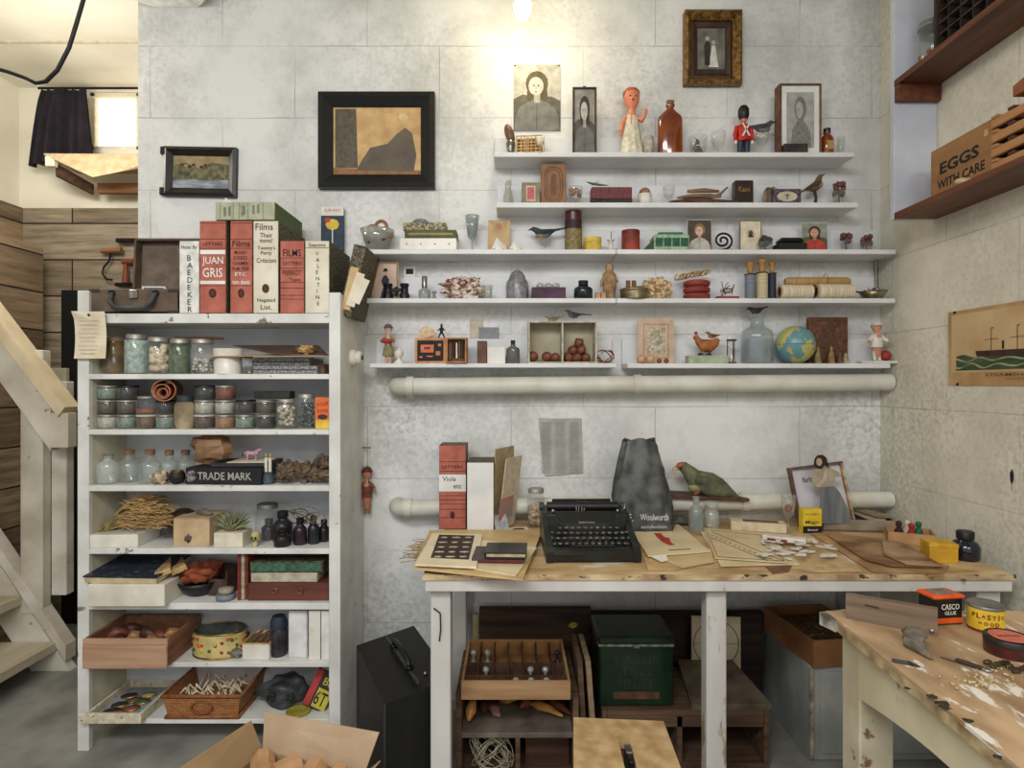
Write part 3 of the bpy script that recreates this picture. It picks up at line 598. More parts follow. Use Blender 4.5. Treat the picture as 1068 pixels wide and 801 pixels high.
# ---------------------------------------------------------------- top shelf
Y = SYM
loc,w,h = spot(526,539,129,ZA,Y)
t = thing('egg_ornament','brown egg-topped silvery ornament at the left end of the top shelf','ornament',loc)
B().lathe([(0,0),(w * .4,.001),(w * .2,h * .08),(w * .32,h * .25),(w * .38,h * .42),(w * .15,h * .55)],STEEL,16).build('stem',t); B().at((-.004,0,h * .7),(0,-.3,0)).ell((0,0,0),(w * .38,w * .36,h * .3),M((120,84,60),(88,60,42),rough=.4)).build('egg',t)
loc,w,h = spot(539,566,138.5,ZA,Y)
t = thing('straw_basket','small openwork woven straw basket lying below the unframed portrait','basket',loc,-.1)
ST = M((204,172,112),(160,126,72),scale=60); b = B()
for i in range(9): x = -w / 2 + w * i / 8; b.box((x + .006 * sin(i),-.012,h * .42),(.004,.003,h * (.85 - .02 * i)),ST)
for j in range(7): b.box((0,-.009,.006 + h * .78 * j / 6),(w,.003,.0035),ST)
b.build('weave',t); b = B(); b.box((0,.005,h * .4),(w * .96,.02,h * .76),M((132,98,56),(96,68,38),scale=80),.003); b.build('lining',t); B().blob((w * .4,-.005,h * .6),(.014,.014,.02),M((232,222,200)),3).build('tassel',t)
loc,w,h = spot(597,622,92,ZA,Y)
t = thing('narrow_framed_portrait','narrow dark-framed grey portrait standing on the top shelf left of the doll','picture',loc)
frame(B(),w,h,.008,.012,M((84,72,58),(50,42,34))).build('frame',t); b = B().at((0,0,.006)); portrait(b,w * .9,h - .012,-.005,(150,146,138),(62,58,54),(190,186,176),(112,110,106),(92,88,82)); b.build('print',t)
B().box((0,-.003,h + .002),(.012,.005,.008),IRON,.001).build('clip',t)
# celluloid doll
loc,w,h = spot(645,672,93,ZA,Y); loc = (loc[0],Y - .005,ZA)
t = thing('celluloid_doll','orange celluloid doll in a long white dress with one arm raised','doll',loc)
SK = M((224,142,108),(200,112,82),rough=.35,scale=12); b = B()
b.tube([(0,0,h * .02),(0,0,h * .3),(0,0,h * .5),(0,0,h * .6),(0,0,h * .66),(0,0,h * .7),(0,0,h * .75),(.0,0,h * .85),(0,0,h * .93),(0,0,h * .985)],[w * .15,w * .2,w * .2,w * .19,w * .12,w * .13,w * .24,w * .31,w * .28,w * .06],SK,16); b.build('body',t)
B().tube([(-w * .2,0,h * .58),(-w * .38,-.004,h * .47),(-w * .42,-.008,h * .36)],[w * .1,w * .1,w * .07],SK,10).ell((-w * .42,-.009,h * .33),(w * .08,w * .06,w * .1),SK,8,6).build('arm',t)
B().tube([(w * .2,0,h * .58),(w * .38,-.006,h * .52),(w * .5,-.01,h * .62)],[w * .1,w * .1,w * .08],SK,10).ell((w * .52,-.01,h * .66),(w * .08,w * .06,w * .1),SK,8,6).build('arm',t)
b = B(); LACE = M((226,220,200),(188,178,150),scale=60,rough=.8)
n = 28; pr = [(.46,0),(.42,.12),(.34,.3),(.26,.45),(.24,.58),(.12,.64)]; vs = [((r * w * (1 + .09 * cos(9 * 2 * pi * i / n))) * cos(2 * pi * i / n),r * w * .8 * (1 + .09 * cos(9 * 2 * pi * i / n)) * sin(2 * pi * i / n),z * h) for r,z in pr for i in range(n)]
b.add(vs,[(j * n + i,j * n + (i + 1) % n,(j + 1) * n + (i + 1) % n,(j + 1) * n + i) for j in range(5) for i in range(n)],LACE,True); b.build('dress',t)
b = B(); b.ell((0,.006,h * .925),(w * .335,w * .32,h * .095),M((176,98,62),(140,74,46),scale=70)); b.T = b.T @ Matrix.Translation((0,.004,h * .012)); b.build('hair',t)
b = B()
for s in (-1,1): b.ell((s * w * .11,-w * .285,h * .845),(w * .035,w * .02,w * .03),INK,8,6)
b.ell((0,-w * .3,h * .79),(w * .06,w * .02,w * .025),M((160,40,36)),8,6); b.ell((0,-w * .32,h * .82),(w * .03,w * .03,w * .03),SK,8,6); b.build('face',t)
loc,w,h = spot(670,682,140,ZA,Y); solo(B().blob((0,0,h * .48),(w / 2,w * .4,h * .5),M((200,192,176),(150,140,124),scale=60),5,.2),'pale_shell','pale rounded shell between the doll and the amber flask','shell',loc)
loc,w,h = spot(686,712,105,ZA,Y); bottle('amber_flask','large amber glass flask with a cork on the top shelf',loc,w,h,AMBER,capf=.07,sy=.5,nr=.28,shoulder=.77)
# birds in glasses and the empty cup
loc,w,h = spot(718,738,138,ZA,Y); tumbler('footed_glass','clear glass holding a brown bird just right of the amber flask',loc,w,h * .8); bird('brown_bird','small brown bird perched in the glass right of the amber flask',(loc[0],loc[1],ZA + .012),.085,((90,72,60),(140,124,110),(70,56,48)),0,1.0)
loc,w,h = spot(741,757,139,ZA,Y); goblet('cordial_glass','small empty cordial glass left of the toy soldier',loc,w,h,stem=.3)
loc,w,h = spot(767,784,110,ZA,Y)
t = thing('toy_soldier','toy soldier in a red coat and black bearskin hat standing on the top shelf','toy',loc)
RC = M((196,40,34),(160,28,24),rough=.4); NV = M((44,66,84),(30,46,60),rough=.5)
for s in (-1,1): B().tube([(s * w * .2,0,.003),(s * w * .2,0,h * .15),(s * w * .2,0,h * .34)],[w * .17,w * .18,w * .2],NV,12).build('leg',t)
for s in (-1,1): B().box((s * w * .2,-.004,.003),(w * .3,w * .5,.006),BLACK,.001).build('boot',t)
b = B(); b.tube([(0,0,h * .3),(0,0,h * .4),(0,0,h * .5),(0,0,h * .6),(0,0,h * .64)],[w * .42,w * .38,w * .4,w * .38,w * .15],RC,16,sx=1.0); b.build('coat',t)
for s in (-1,1): B().tube([(s * w * .4,0,h * .6),(s * w * .52,0,h * .45),(s * w * .5,-.004,h * .32)],[w * .13,w * .13,w * .1],RC,10).ell((s * w * .5,-.005,h * .285),(w * .1,w * .08,w * .13),WPAPER,8,6).build('arm',t)
b = B(); b.ell((0,0,h * .72),(w * .2,w * .2,h * .07),SK); b.build('head',t)
B().lathe([(w * .24,h * .73),(w * .33,h * .8),(w * .33,h * .92),(w * .2,h * .985),(0,h)],BLACK,16).build('bearskin_hat',t)
b = B()
for s in (-1,1): b.at((0,-w * .41,h * .49),(0,s * .5,0)).box((0,0,0),(w * .09,.003,h * .28),WPAPER)
b.build('cross_belt',t)
loc,w,h = spot(787,800,138,ZA,Y); goblet('stemmed_bird_glass','thin stemmed glass carrying a grey bird right of the toy soldier',(loc[0],Y - .01,ZA),w * 1.1,h,stem=.35)
bird('grey_bird','grey bird with spread tail perched on the stemmed glass by the toy soldier',(loc[0] + .002,Y - .01,ZA + h * .92),.1,((92,92,96),(128,128,132),(62,62,68)),pi,.05)
loc,w,h = spot(806,853,91,ZA,Y); loc = (loc[0] + .006,Y + .015,ZA)
t = thing('framed_drawing','pale pencil drawing in a deep box-like wooden frame at the right of the top shelf','picture',loc)
frame(B(),w * .92,h,.008,.05,M((120,84,58),(84,56,38)),inner=.9).build('frame',t)
b = B(); w2 = w * .92 - .014; b.box((0,-.04,h / 2),(w2,.003,h - .014),WPAPER); b.build('mat_board',t); b = B().at((0,0,h * .1)); ww,hh = w2 * .72,h * .78
def q_(pts): return [((a - .5) * ww,c * hh) for a,c in pts]
b.flat(q_([(0,0),(1,0),(1,1),(0,1)]),-.0425,M((176,174,168),(148,146,142),scale=24)); b.flat(q_(ellp(.5,.7,.22,.22)),-.043,gmat((130,128,124))); b.flat(q_(ellp(.46,.68,.13,.15)),-.0434,gmat((186,182,174)))
b.flat(q_([(.15,0),(.9,0),(.85,.3),(.6,.5),(.4,.5),(.2,.32)]),-.0432,M((136,134,130),(108,106,104),scale=90)); b.build('drawing',t)
loc,w,h = spot(816,841,151,ZA,YF + .022); solo(B().box((0,0,h / 2),(w,.03,h),M((62,54,50),(34,30,28)),.003),'dark_tin_box','flat dark box lying in front of the deep wooden frame','box',loc)
loc,w,h = spot(856,869,134.5,ZA,Y - .01); bottle('small_amber_bottle','small amber medicine bottle at the right end of the top shelf',loc,w,h,AMBER,cap=BLACK,capf=.12,capname='cap',lab=M((190,150,90)),nr=.5)
loc,w,h = spot(873,881,143,ZA,Y); tumbler('tiny_glass_vial','tiny clear glass at the very right end of the top shelf',loc,w,h)

# ---------------------------------------------------------------- second shelf
Z = ZB_
loc,w,h = spot(524,536,188,Z,Y); t = thing('glass_figurine','clear glass dome figurine at the left end of the second shelf','figurine',loc)
B().lathe([(0,h),(w * .2,h * .97),(w * .3,h * .85),(w * .24,h * .7),(w * .4,h * .4),(w * .48,h * .08),(w * .5,0)],glass((225,228,220),.5),16,cap=False).build('dome',t); B().ell((0,0,h * .4),(w * .2,w * .2,h * .35),CERAM,10,8).build('inner_figure',t)
loc,w,h = spot(544,563,191.5,Z,Y); t = thing('stamped_box','small olive box with a pink stamp beside the tall tooled book','box',loc)
B().box((0,0,h / 2),(w,.03,h),M((142,134,104),(120,112,84)),.0015).build('box_body',t); b = B(); b.box((0,-.0155,h * .52),(w * .5,.001,h * .66),M((222,190,180))); b.box((0,-.0163,h * .52),(w * .38,.001,h * .52),M((176,60,76),(200,120,120),scale=120)); b.build('stamp',t)
loc,w,h = spot(564,590,172.5,Z,Y); t = thing('tooled_book','tall brown leather book tooled with an oval border, upright on the second shelf','book',loc)
LE = M((146,100,60),(116,76,44),scale=20,rough=.5); LD = M((92,58,34)); B().box((0,0,h / 2),(w,.034,h),LE,.002).build('cover',t)
b = B()
for k,rr in ((1.,.0013),(.75,.001)):
    P = [(w * .36 * k * (abs(cos(a)) ** .7) * (1 if cos(a) > 0 else -1),-.0172,h / 2 + h * .42 * (k * .5 + .5) * (abs(sin(a)) ** .6) * (1 if sin(a) > 0 else -1)) for a in [2 * pi * i / 24 for i in range(24)]]
    b.tube(P,rr,LD,5,closed=True,up=(0,1,0))
b.box((0,-.0172,h / 2),(w * .2,.0012,h * .5),M((126,84,50),(96,60,36),scale=120)); b.build('tooling',t)
loc,w,h = spot(592,608,197,Z,Y); loc = (loc[0],Y - .01,Z); goblet('nut_glass','small glass bowl holding brown nuts on the second shelf',loc,w,h,stem=.25)
b = B(); random.seed(4)
for i in range(9): b.ell((random.uniform(-.3,.3) * w,random.uniform(-.3,.3) * w,h * (.62 + .12 * (i % 3))),w * .15,M((166,108,66)),8,6)
solo(b,'glass_of_nuts','brown nuts heaped in the small glass bowl on the second shelf','nuts',loc,kind='stuff')
loc,w,h = spot(616,658,194,Z,Y - .012); t = thing('toy_railway_wagon','dark red metal toy railway wagon on the second shelf','toy',loc)
RW = M((112,36,40),(72,22,28),scale=60,rough=.45); b = B(); b.box((0,0,h * .55),(w,.045,h * .62),RW,.003)
for i in range(9): b.box((-w * .44 + w * .11 * i,-.0235,h * .55),(.003,.003,h * .55),M((140,54,52)))
b.build('wagon_body',t); B().box((0,0,h * .17),(w * 1.02,.05,h * .14),BLACK,.002).build('chassis',t)
for x in (-.32,-.12,.12,.32): B().at((w * x,-.02,h * .13),(pi / 2,0,0)).cyl((0,0,0),h * .13,.006,IRON,12).build('wheel',t)
loc = (U(612,Y),Y - .02,Z + h * .98); solo(B().tube([(-.035,0,.012),(-.01,0,.004),(.02,0,.0),(.05,0,-.002)],[.001,.005,.004,.001],M((86,112,78),(60,80,54)),6).tube([(-.005,0,.003),(.012,0,.014)],[.002,.001],M((86,112,78)),5),'green_twig','green pointed twig lying on the toy wagon','twig',(loc[0] + .03,loc[1],loc[2] + .003))
loc,w,h = spot(665,680,203,Z,Y - .01); solo(B().lathe([(0,0),(w * .36,0),(w * .46,h * .4),(w * .5,h),(w * .44,h),(w * .4,h * .3),(0,h * .2)],CERAM,18,cap=False),'white_cup','small white cup topped by a brown ball on the second shelf','cup',loc)
solo(B().ell((0,0,0),w * .4,M((150,110,86),(120,84,62))),'brown_ball','brown ball resting in the small white cup','ball',(loc[0],loc[1],loc[2] + h * 1.1))
loc,w,h = spot(691,704,195,Z,Y); goblet('clear_cordial','empty clear cordial glass left of the driftwood',loc,w,h,stem=.35)
DR = M((142,112,82),(92,66,46),scale=40,st=(.2,1,1),rough=.8); DR2 = M((96,68,52),(60,42,32),scale=40,rough=.8)
def stick(name,label,pts,rr,m=DR,group=None): return solo(B().tube(pts,rr,m,9),name,label,'driftwood',(0,0,0),group=group)
Yd = Y - .02; pxs = lambda x,y: (U(x,Yd),Yd,V(y,Yd))
def P3(lst,Y_): return [(U(x,Y_),Y_,V(y,Y_)) for x,y in lst]
stick('driftwood_stick','dark driftwood stick lying lowest across the second shelf',[(U(698,Yd),Yd,Z + .013),(U(720,Yd),Yd - .006,Z + .014),(U(745,Yd),Yd,Z + .012),(U(784,Yd),Yd,Z + .009)],[.003,.012,.011,.004],DR2)
stick('driftwood_stick','pale driftwood stick stacked on the dark one',[(U(706,Yd),Yd - .01,Z + .025),(U(722,Yd),Yd,Z + .034),(U(740,Yd),Yd,Z + .034),(U(752,Yd),Yd,Z + .033)],[.004,.009,.01,.005])
stick('driftwood_stick','pale driftwood stick rising to a hooked tip beside the dark square box',[(U(725,Yd),Yd + .02,Z + .036),(U(742,Yd),Yd + .02,Z + .036),(U(752,Yd),Yd + .02,Z + .045),(U(761,Yd),Yd + .02,Z + .075)],[.005,.007,.006,.003])
stick('driftwood_stick','short thick driftwood piece on top of the driftwood pile',[(U(717,Yd),Yd + .0,Z + .052),(U(735,Yd),Yd,Z + .056),(U(750,Yd),Yd,Z + .052)],[.006,.009,.005])
loc,w,h = spot(765,784,189.5,Z,Y + .01); t = thing('dark_square_box','dark square box with gold script standing behind the driftwood','box',loc); B().box((0,0,h / 2),(w,.035,h),M((52,30,24),(32,18,15),rough=.35),.002).build('box_body',t); text('Kami',w * .6,h * .2,BRASS,t,(0,-.0182,h * .66))
loc,w,h = spot(795,814,194,Z,Y + .012); b = B(); b.blob((0,0,h * .46),(w * .48,w * .4,h * .5),M((176,156,120),(96,78,58),scale=12,st=(6,1,.4),contrast=(.45,.55)),7,.12); solo(b,'striped_shell','striped brown shell behind the ornate card box','shell',loc)
loc,w,h = spot(805,834,198,Z,Y - .022); t = thing('ornate_card_box','small dark box with a cream oval panel on the second shelf','box',loc); B().box((0,0,h / 2),(w,.024,h),M((96,84,92),(52,44,52),scale=140,contrast=(.45,.55)),.001).build('box_body',t)
b = B(); b.flat([(x * w * .36,h / 2 + z * h * .33) for x,z in ellp(0,0,1,1,20)],-.0126,M((206,192,168))); b.box((0,-.0132,h * .58),(w * .16,.0006,h * .05),INK).box((0,-.0132,h * .45),(w * .03,.0006,h * .28),INK); b.build('panel',t)
loc,w,h = spot(838,862,181,Z,Y); t = thing('bird_stand','small dark branch stand carrying a painted bird','stand',loc); B().lathe([(0,.012),(w * .35,.007),(w * .48,0)][::-1],M((40,26,20)),18).build('base',t); B().tube([(0,0,.008),(.004,0,h * .25),(-.002,0,h * .48)],[.007,.005,.006],M((40,26,20))).build('post',t)
bird('perched_bird','painted tan bird perched on the dark stand at the right of the second shelf',(loc[0] + .0,loc[1],Z + h * .46),.105,((118,88,62),(190,142,100),(74,54,42)),pi,.55)
def flower_glass(label,lab2,x0,x1,yt,Z,m,Y=Y,sd=1):
    loc,w,h = spot(x0,x1,yt,Z,Y); tumbler('small_glass',label,loc,w * .85,h * .6)
    b = B(); random.seed(sd)
    for i in range(11): a = i * 2.4; b.blob((.3 * w * cos(a) * (.5 + .05 * i),.25 * w * sin(a),h * (.5 + .42 * random.random())),w * .17,m,i,.5,n=8,k=6)
    b.tube([(0,0,.006),(0,0,h * .6)],.003,DR2); solo(b,'dried_pods',lab2,'dried plant',loc)
PODS = M((120,74,60),(74,44,38),scale=80)
flower_glass('small clear glass of pods at the right end of the second shelf','dark brown dried pods in the glass ending the second shelf',867,883,189,Z,PODS,Y,1)

# ---------------------------------------------------------------- third shelf
Z = ZC
loc,w,h = spot(377,410,240,Z,Y); t = thing('bead_bowl','wide glass dish piled with brown wooden rings at the left end of the third shelf','bowl',loc); B().lathe([(0,.003),(w * .28,0),(w * .42,h * .5),(w * .54,h),(w * .5,h),(w * .36,h * .4),(0,.008)],glass((206,206,190),.5),24,cap=False).build('glass_body',t)
b = B(); random.seed(9)
for i in range(22): b.ell((random.uniform(-.3,.3) * w,random.uniform(-.3,.3) * w,h * (.35 + .3 * random.random())),w * .06,[M((110,60,50)),M((70,40,36)),M((150,110,90))][i % 3],8,6)
solo(b,'glass_beads','dark red beads filling the wide glass dish','beads',loc,kind='stuff')
for k,(px,py,r) in enumerate(((389,240,.016),(399,238,.021),(407,246,.012))):
    solo(B().ring((0,0,0),r,r * .3,M((150,104,70),(110,72,46)),'y'),'wooden_ring',['brown wooden ring leaning on the left of the glass dish','largest brown wooden ring, around the white ball on the glass dish','smallest brown wooden ring at the right rim of the glass dish'][k],'ring',(U(px,Y),Y - .01 - .012 * (k == 1),V(py,Y)),group='wooden rings on the glass dish')
solo(B().ell((0,0,0),.014,M((236,230,220),rough=.3)),'white_ball','white ball held by the largest wooden ring','ball',(U(399,Y),Y - .02,V(239,Y)))
def boxy(name,label,x0,x1,yt,z,Y,d,m,cat='box',rz=0,b_=.0015,group=None):
    loc,w,h = spot(x0,x1,yt,z,Y); t = thing(name,label,cat,loc,rz,group); B().box((0,0,h / 2),(w,d,h),m,b_).build('box_body',t); return t,w,h
t,w,h = boxy('white_card_box','low white box with small round studs under the green boxes',419,477,251,Z,Y - .01,.08,CERAM)
for i in range(4): B().ell((-w * .38 + w * .25 * i,-.041,h * .5),.003,M((150,140,130)),8,6).build('stud',t)
z2 = Z + h; t,w,h = boxy('olive_box','olive green box with a gold rule stacked on the white box',424,477,242.5,z2,Y - .01,.08,M((88,86,52),(66,64,38))); B().box((0,-.0405,h * .5),(w * .86,.001,h * .25),M((150,142,84))).build('gold_panel',t)
z2 += h; t,w,h = boxy('speckled_box','speckled green and cream box on top of the olive box',422,466,234.5,z2,Y - .01,.07,M((170,158,120),(76,74,52),scale=160,contrast=(.45,.55))); z2 += h
solo(B().blob((0,0,.012),(.03,.02,.012),M((134,144,150),(104,112,118)),4,.3,smooth=False),'blue_grey_stone','blue-grey stone on top of the stacked green boxes','stone',(U(439,Y),Y,z2))
loc,w,h = spot(485,500,225,Z,Y); goblet('tall_wine_glass','tall patterned stemmed glass beside the kraft envelope',loc,w,h,stem=.33,tint=glass((205,215,220),.4),bulge=.85)
loc,w,h = spot(509,532,230,Z,Y + .015); t = thing('kraft_envelope','cream kraft envelope with a red round seal standing on the third shelf','envelope',loc); B().box((0,0,h / 2),(w,.006,h),TAN,.001).build('envelope_body',t)
b = B(); b.add([(-w / 2,-.0035,h),(w / 2,-.0035,h),(0,-.0042,h * .56)],[(0,2,1)],M((190,160,116))); b.build('flap',t); b = B(); b.ring((0,-.0045,h * .82),w * .12,.001,M((206,96,66)),'y',14,5); b.ring((0,-.0045,h * .82),w * .05,.001,M((206,96,66)),'y',10,5); b.build('seal',t)
for k,(xx,lb) in enumerate(((520,'white folded paper shape in front of the kraft envelope'),(538,'white folded paper shape right of the kraft envelope'))):
    b = B(); b.add([(-.03,0,0),(.03,0,.0),(-.006,0,.05 - .014 * k),(.005,-.02,.0),(.03,.012,.02)],[(0,3,2),(3,1,2),(0,2,4),(2,1,4)],WPAPER); b.box((0,0,.003),(.05,.02,.004),M((196,150,122))); solo(b,'folded_paper',lb,'paper',(U(xx,Y),Y - .03,Z + .001))
loc,w,h = spot(561,576,246,Z,Y); goblet('small_stem_glass','small glass under the blue-green bird on the third shelf',loc,w,h,stem=.3)
bird('blue_green_bird','blue-green bird with an orange breast on the small glass',(loc[0] - .004,Y,Z + h * .8),.11,((52,66,70),(190,140,104),(38,54,62)),0,-.12,tail=.5)
loc,w,h = spot(589,607,240,Z,Y); solo(B().cyl((0,0,0),w / 2,h,M((150,130,80),(96,86,58),scale=90),24),'gilt_canister','olive gold patterned cylinder at the bottom of the two-part stack','canister',loc)
t = thing('maroon_canister','dark maroon cylinder with a banded lid stacked on the gold cylinder','canister',(loc[0],loc[1],Z + h)); h2 = V(221.5,Y) - Z - h; B().cyl((0,0,0),w / 2,h2 * .5,M((58,30,34),(38,20,24)),24).build('canister_body',t); B().cyl((0,0,h2 * .5),w * .485,h2 * .5,M((104,52,42),(60,30,26),scale=18,rough=.3),24).build('lid',t)
loc,w,h = spot(609,627,248.5,Z,Y - .01); t = thing('yellow_tin','small round yellow tin on the third shelf','tin',loc); B().cyl((0,0,0),w / 2,h * .7,M((214,184,70),(180,150,50)),24).build('tin_body',t); B().cyl((0,0,h * .7),w * .52,h * .3,M((226,200,96)),24).build('lid',t)
loc,w,h = spot(633,641,250,Z,Y - .01); t = thing('thread_spool','tiny thread spool with an upright needle beside the yellow tin','spool',loc); B().lathe([(w / 2,0),(w / 2,.003),(w * .3,.005),(w * .3,h - .004),(w / 2,h - .003),(w / 2,h)],CERAM,16).build('spool_body',t); B().tube([(0,0,h),(0,0,h + .03)],.0008,STEEL,5).build('needle',t)
loc,w,h = spot(648.5,667,241,Z,Y - .005); t = thing('red_canister','red-orange tin cylinder with a dark band on the third shelf','canister',loc); B().cyl((0,0,0),w / 2,h * .8,M((166,62,40),(96,40,30),scale=14),24).build('canister_body',t); B().cyl((0,0,h * .8),w * .51,h * .2,M((120,34,32)),24).build('lid',t)
loc,w,h = spot(680,716,247,Z,Y - .01); t = thing('green_tin','flat green and white decorated tin lying on the third shelf','tin',loc); GR = M((34,92,66),(22,66,50),scale=80); LGR = M((170,190,160),(120,150,116),scale=60)
B().box((0,0,h / 2),(w,.075,h),LGR,.003).build('tin_body',t); b = B()
for i in range(4): b.box((-w * .36 + w * .24 * i,-.0382,h * .5),(w * .21,.0015,h * .55),GR)
b.build('green_panel',t); B().box((0,.0,h + .006),(w * .7,.05,.012),M((60,120,84)),.002).build('lid',t)
solo(B().prism([(0,0),(.05,0),(.05,.05)],-.03,.03,M((44,74,52),(28,50,36))),'green_wedge','dark green wedge leaning on the left end of the green tin','wedge',(U(668,Y),Y - .01,Z + .001))
def stand_print(name,label,x0,x1,yt,Z,bg,hair,face,cloth,bg2=None,dy=.012,rot=-.0,**k):
    loc,w,h = spot(x0,x1,yt,Z,Y + dy); t = thing(name,label,'print',loc); b = B(); card(b,w,h,WPAPER,.003,.002); portrait(b,w * .98,h * .985,-.0002,bg,hair,face,cloth,bg2,**k); b.build('card',t); return t
stand_print('child_portrait_card','colour portrait card of a fair-haired child standing on the third shelf',717,742,229,Z,(84,72,60),(150,112,72),(226,190,164),(206,198,188),long_hair=False)
loc,w,h = spot(743,763,246,Z,Y - .02); P = []
for i in range(34): a = -pi / 2 + i * .36; r = .0385 * (1 - i / 40); P.append((r * cos(a),0,.038 + r * sin(a) * .9))
solo(B().tube([(-.02,0,.003),(.035,0,.003)] ,.003,IRON,6).tube(P,.0042,IRON,8),'iron_scroll','black wrought-iron spiral scroll standing between two portrait cards','ornament',(U(752,Y),Y - .02,Z + .003))
loc,w,h = spot(771,794,230,Z,Y + .012); t = thing('oval_portrait_card','cream mounted card with a tiny oval portrait on the third shelf','card',loc); B().box((0,0,h / 2),(w,.005,h),M((130,112,84))).build('backing',t)
b = B(); b.box((0,-.003,h / 2),(w * .9,.001,h * .93),M((226,212,184))); b.flat([(x,z) for x,z in ellp(0,h * .58,w * .2,h * .14)],-.0037,M((196,180,150))); b.flat(ellp(0,h * .6,w * .1,h * .085),-.0042,M((84,62,46))); b.flat([(-w * .13,h * .49),(w * .13,h * .49),(w * .07,h * .55),(-w * .07,h * .55)],-.0046,INK); b.build('mount',t)
flower_glass('small glass in front of the oval portrait card','grey-brown dried cones in the glass by the oval portrait card',789,807,247,Z,M((84,76,70),(50,46,42),scale=60),Y - .02,4)
t,w,h = boxy('black_lidded_case','glossy black case with a rounded lid on the third shelf',809,838,255,Z,Y - .01,.06,BLACK,'case'); B().at((0,0,h)).box((.0,0,.011),(w * .86,.05,.022),M((30,30,32),rough=.15),.008).build('lid',t)
stand_print('red_coat_portrait_card','colour portrait card of a long-haired sitter in red on the third shelf',836,863,232,Z,(150,156,140),(88,56,40),(214,170,140),(196,74,60),(96,96,66))
flower_glass('left one of the two pod glasses ending the third shelf','dark pods in the left one of the two glasses ending the third shelf',875,890,243,Z,PODS,Y,2)
flower_glass('right one of the two pod glasses ending the third shelf','red-brown pods in the right one of the two glasses ending the third shelf',896,911,246,Z,M((140,84,70),(90,50,44)),Y,3)

# ---------------------------------------------------------------- fourth shelf
Z = ZD
loc,w,h = spot(388.5,416,274,Z,Y + .01); t = thing('lady_print','framed colour print of a lady in a dark dress and hat behind the binoculars','print',loc); frame(B(),w,h,.006,.01,M((206,184,150))).build('frame',t)
b = B(); def_ = [(-w * .42,.006),(w * .42,.006),(w * .42,h - .006),(-w * .42,h - .006)]; b.flat(def_,-.004,M((206,180,160),(186,156,136),scale=20)); DB = gmat((44,46,70))
b.flat([(-w * .2,h * .06),(w * .22,h * .06),(w * .12,h * .36),(w * .14,h * .55),(w * .04,h * .66),(-w * .06,h * .66),(-w * .16,h * .52),(-w * .08,h * .36)],-.0045,DB); b.flat(ellp(0,h * .72,w * .07,h * .05),-.005,gmat((214,170,140))); b.flat([(-w * .1,h * .76),(w * .1,h * .76),(w * .05,h * .85),(-w * .05,h * .84)],-.0055,gmat((30,26,34))); b.build('print',t)
loc,w,h = spot(421,433.5,278,ZD + .1,YW - .01); t = thing('mounted_slide','small white mounted slide with a black window on the fourth shelf back strip','slide',(loc[0],YW - .009,ZD + .101)); B().box((0,0,h / 2),(w,.003,h),WPAPER).build('mount',t); B().box((0,-.002,h / 2),(w * .62,.001,h * .5),INK).build('window',t)
t = thing('binoculars','small black binoculars standing in front of the lady print','binoculars',(U(415,Y),Y - .03,Z)); h = V(296,Y - .03) - Z
for s in (-1,1): B().lathe([(.019,0),(.019,h * .3),(.0145,h * .42),(.0135,h * .8),(.017,h * .84),(.017,h)],BLACK,18,c=(s * .031,0,0)).build('barrel',t)
B().box((0,0,h * .6),(.04,.012,.012),IRON,.002).tube([(0,0,h * .2),(0,0,h * .8)],.006,IRON,10).build('bridge',t)
loc,w,h = spot(436.5,449,288,Z,Y - .015); t = thing('perfume_bottle','small clear perfume bottle with a tall silvery stopper right of the binoculars','bottle',loc); B().lathe([(0,0),(w / 2,.001),(w / 2,h * .38),(w * .2,h * .48),(w * .2,h * .55)],glass((200,205,205),.5),18,cap=False).build('glass_body',t); B().lathe([(w * .22,h * .5),(w * .24,h * .95),(w * .15,h)],STEEL,14).build('stopper',t)
loc,w,h = spot(450,456,303,Z,Y - .02); solo(B().lathe([(w * .6,0),(w * .3,h * .2),(w * .2,h * .6),(w * .5,h * .8),(0,h)],M((150,140,130)),12),'small_pawn','tiny grey turned piece beside the perfume bottle','game piece',loc)
loc,w,h = spot(463,504,289.5,Z,Y - .01); b = B(); CO = M((214,200,184),(112,66,54),scale=55,contrast=(.42,.56),rough=.9,bump=.8); b.blob((0,0,h * .5),(w * .5,.035,h * .5),CO,11,.3,5,34,20,smooth=False); b.box((0,0,.006),(w * .8,.05,.011),CO,.003); solo(b,'coral_rock','rough white and red-brown coral rock on the fourth shelf','rock',loc)
loc,w,h = spot(504,514,298,Z,Y - .02); tumbler('small_ribbed_glass','little ribbed glass beside the coral rock',loc,w,h,tint=MILKY)
loc,w,h = spot(528,551,281,Z,Y - .01); b = B(); n = 30; pr = [(.5,0),(.5,.45),(.46,.6),(.36,.7),(.34,.78),(.24,.9),(.1,.97),(.0,1)]
b.add([(r * w * (1 + .035 * cos(10 * 2 * pi * i / n)) * cos(2 * pi * i / n),r * w * sin(2 * pi * i / n),z * h) for r,z in pr for i in range(n)],[(j * n + i,j * n + (i + 1) % n,(j + 1) * n + (i + 1) % n,(j + 1) * n + i) for j in range(7) for i in range(n)],M((136,136,138),(100,100,104),rough=.25,scale=60),True); solo(b,'ribbed_dome_jar','grey ribbed domed glass jar on the fourth shelf','jar',loc)
t,w,h = boxy('purple_box','small dark purple box with glass bits on top, fourth shelf',554.5,589.5,300.5,Z,Y - .015,.05,M((84,48,74),(46,26,44),scale=26))
for k,xx in enumerate((-.25,.0,.22)): solo(B().blob((0,0,.009),(.015,.012,.01),glass((225,225,225),.5),k,.2),'glass_chip',['left','middle','right'][k] + ' one of the three glass bits on the purple box','glass bit',(U(572,Y) + xx * w,Y - .015,Z + h),group='glass bits on the purple box')
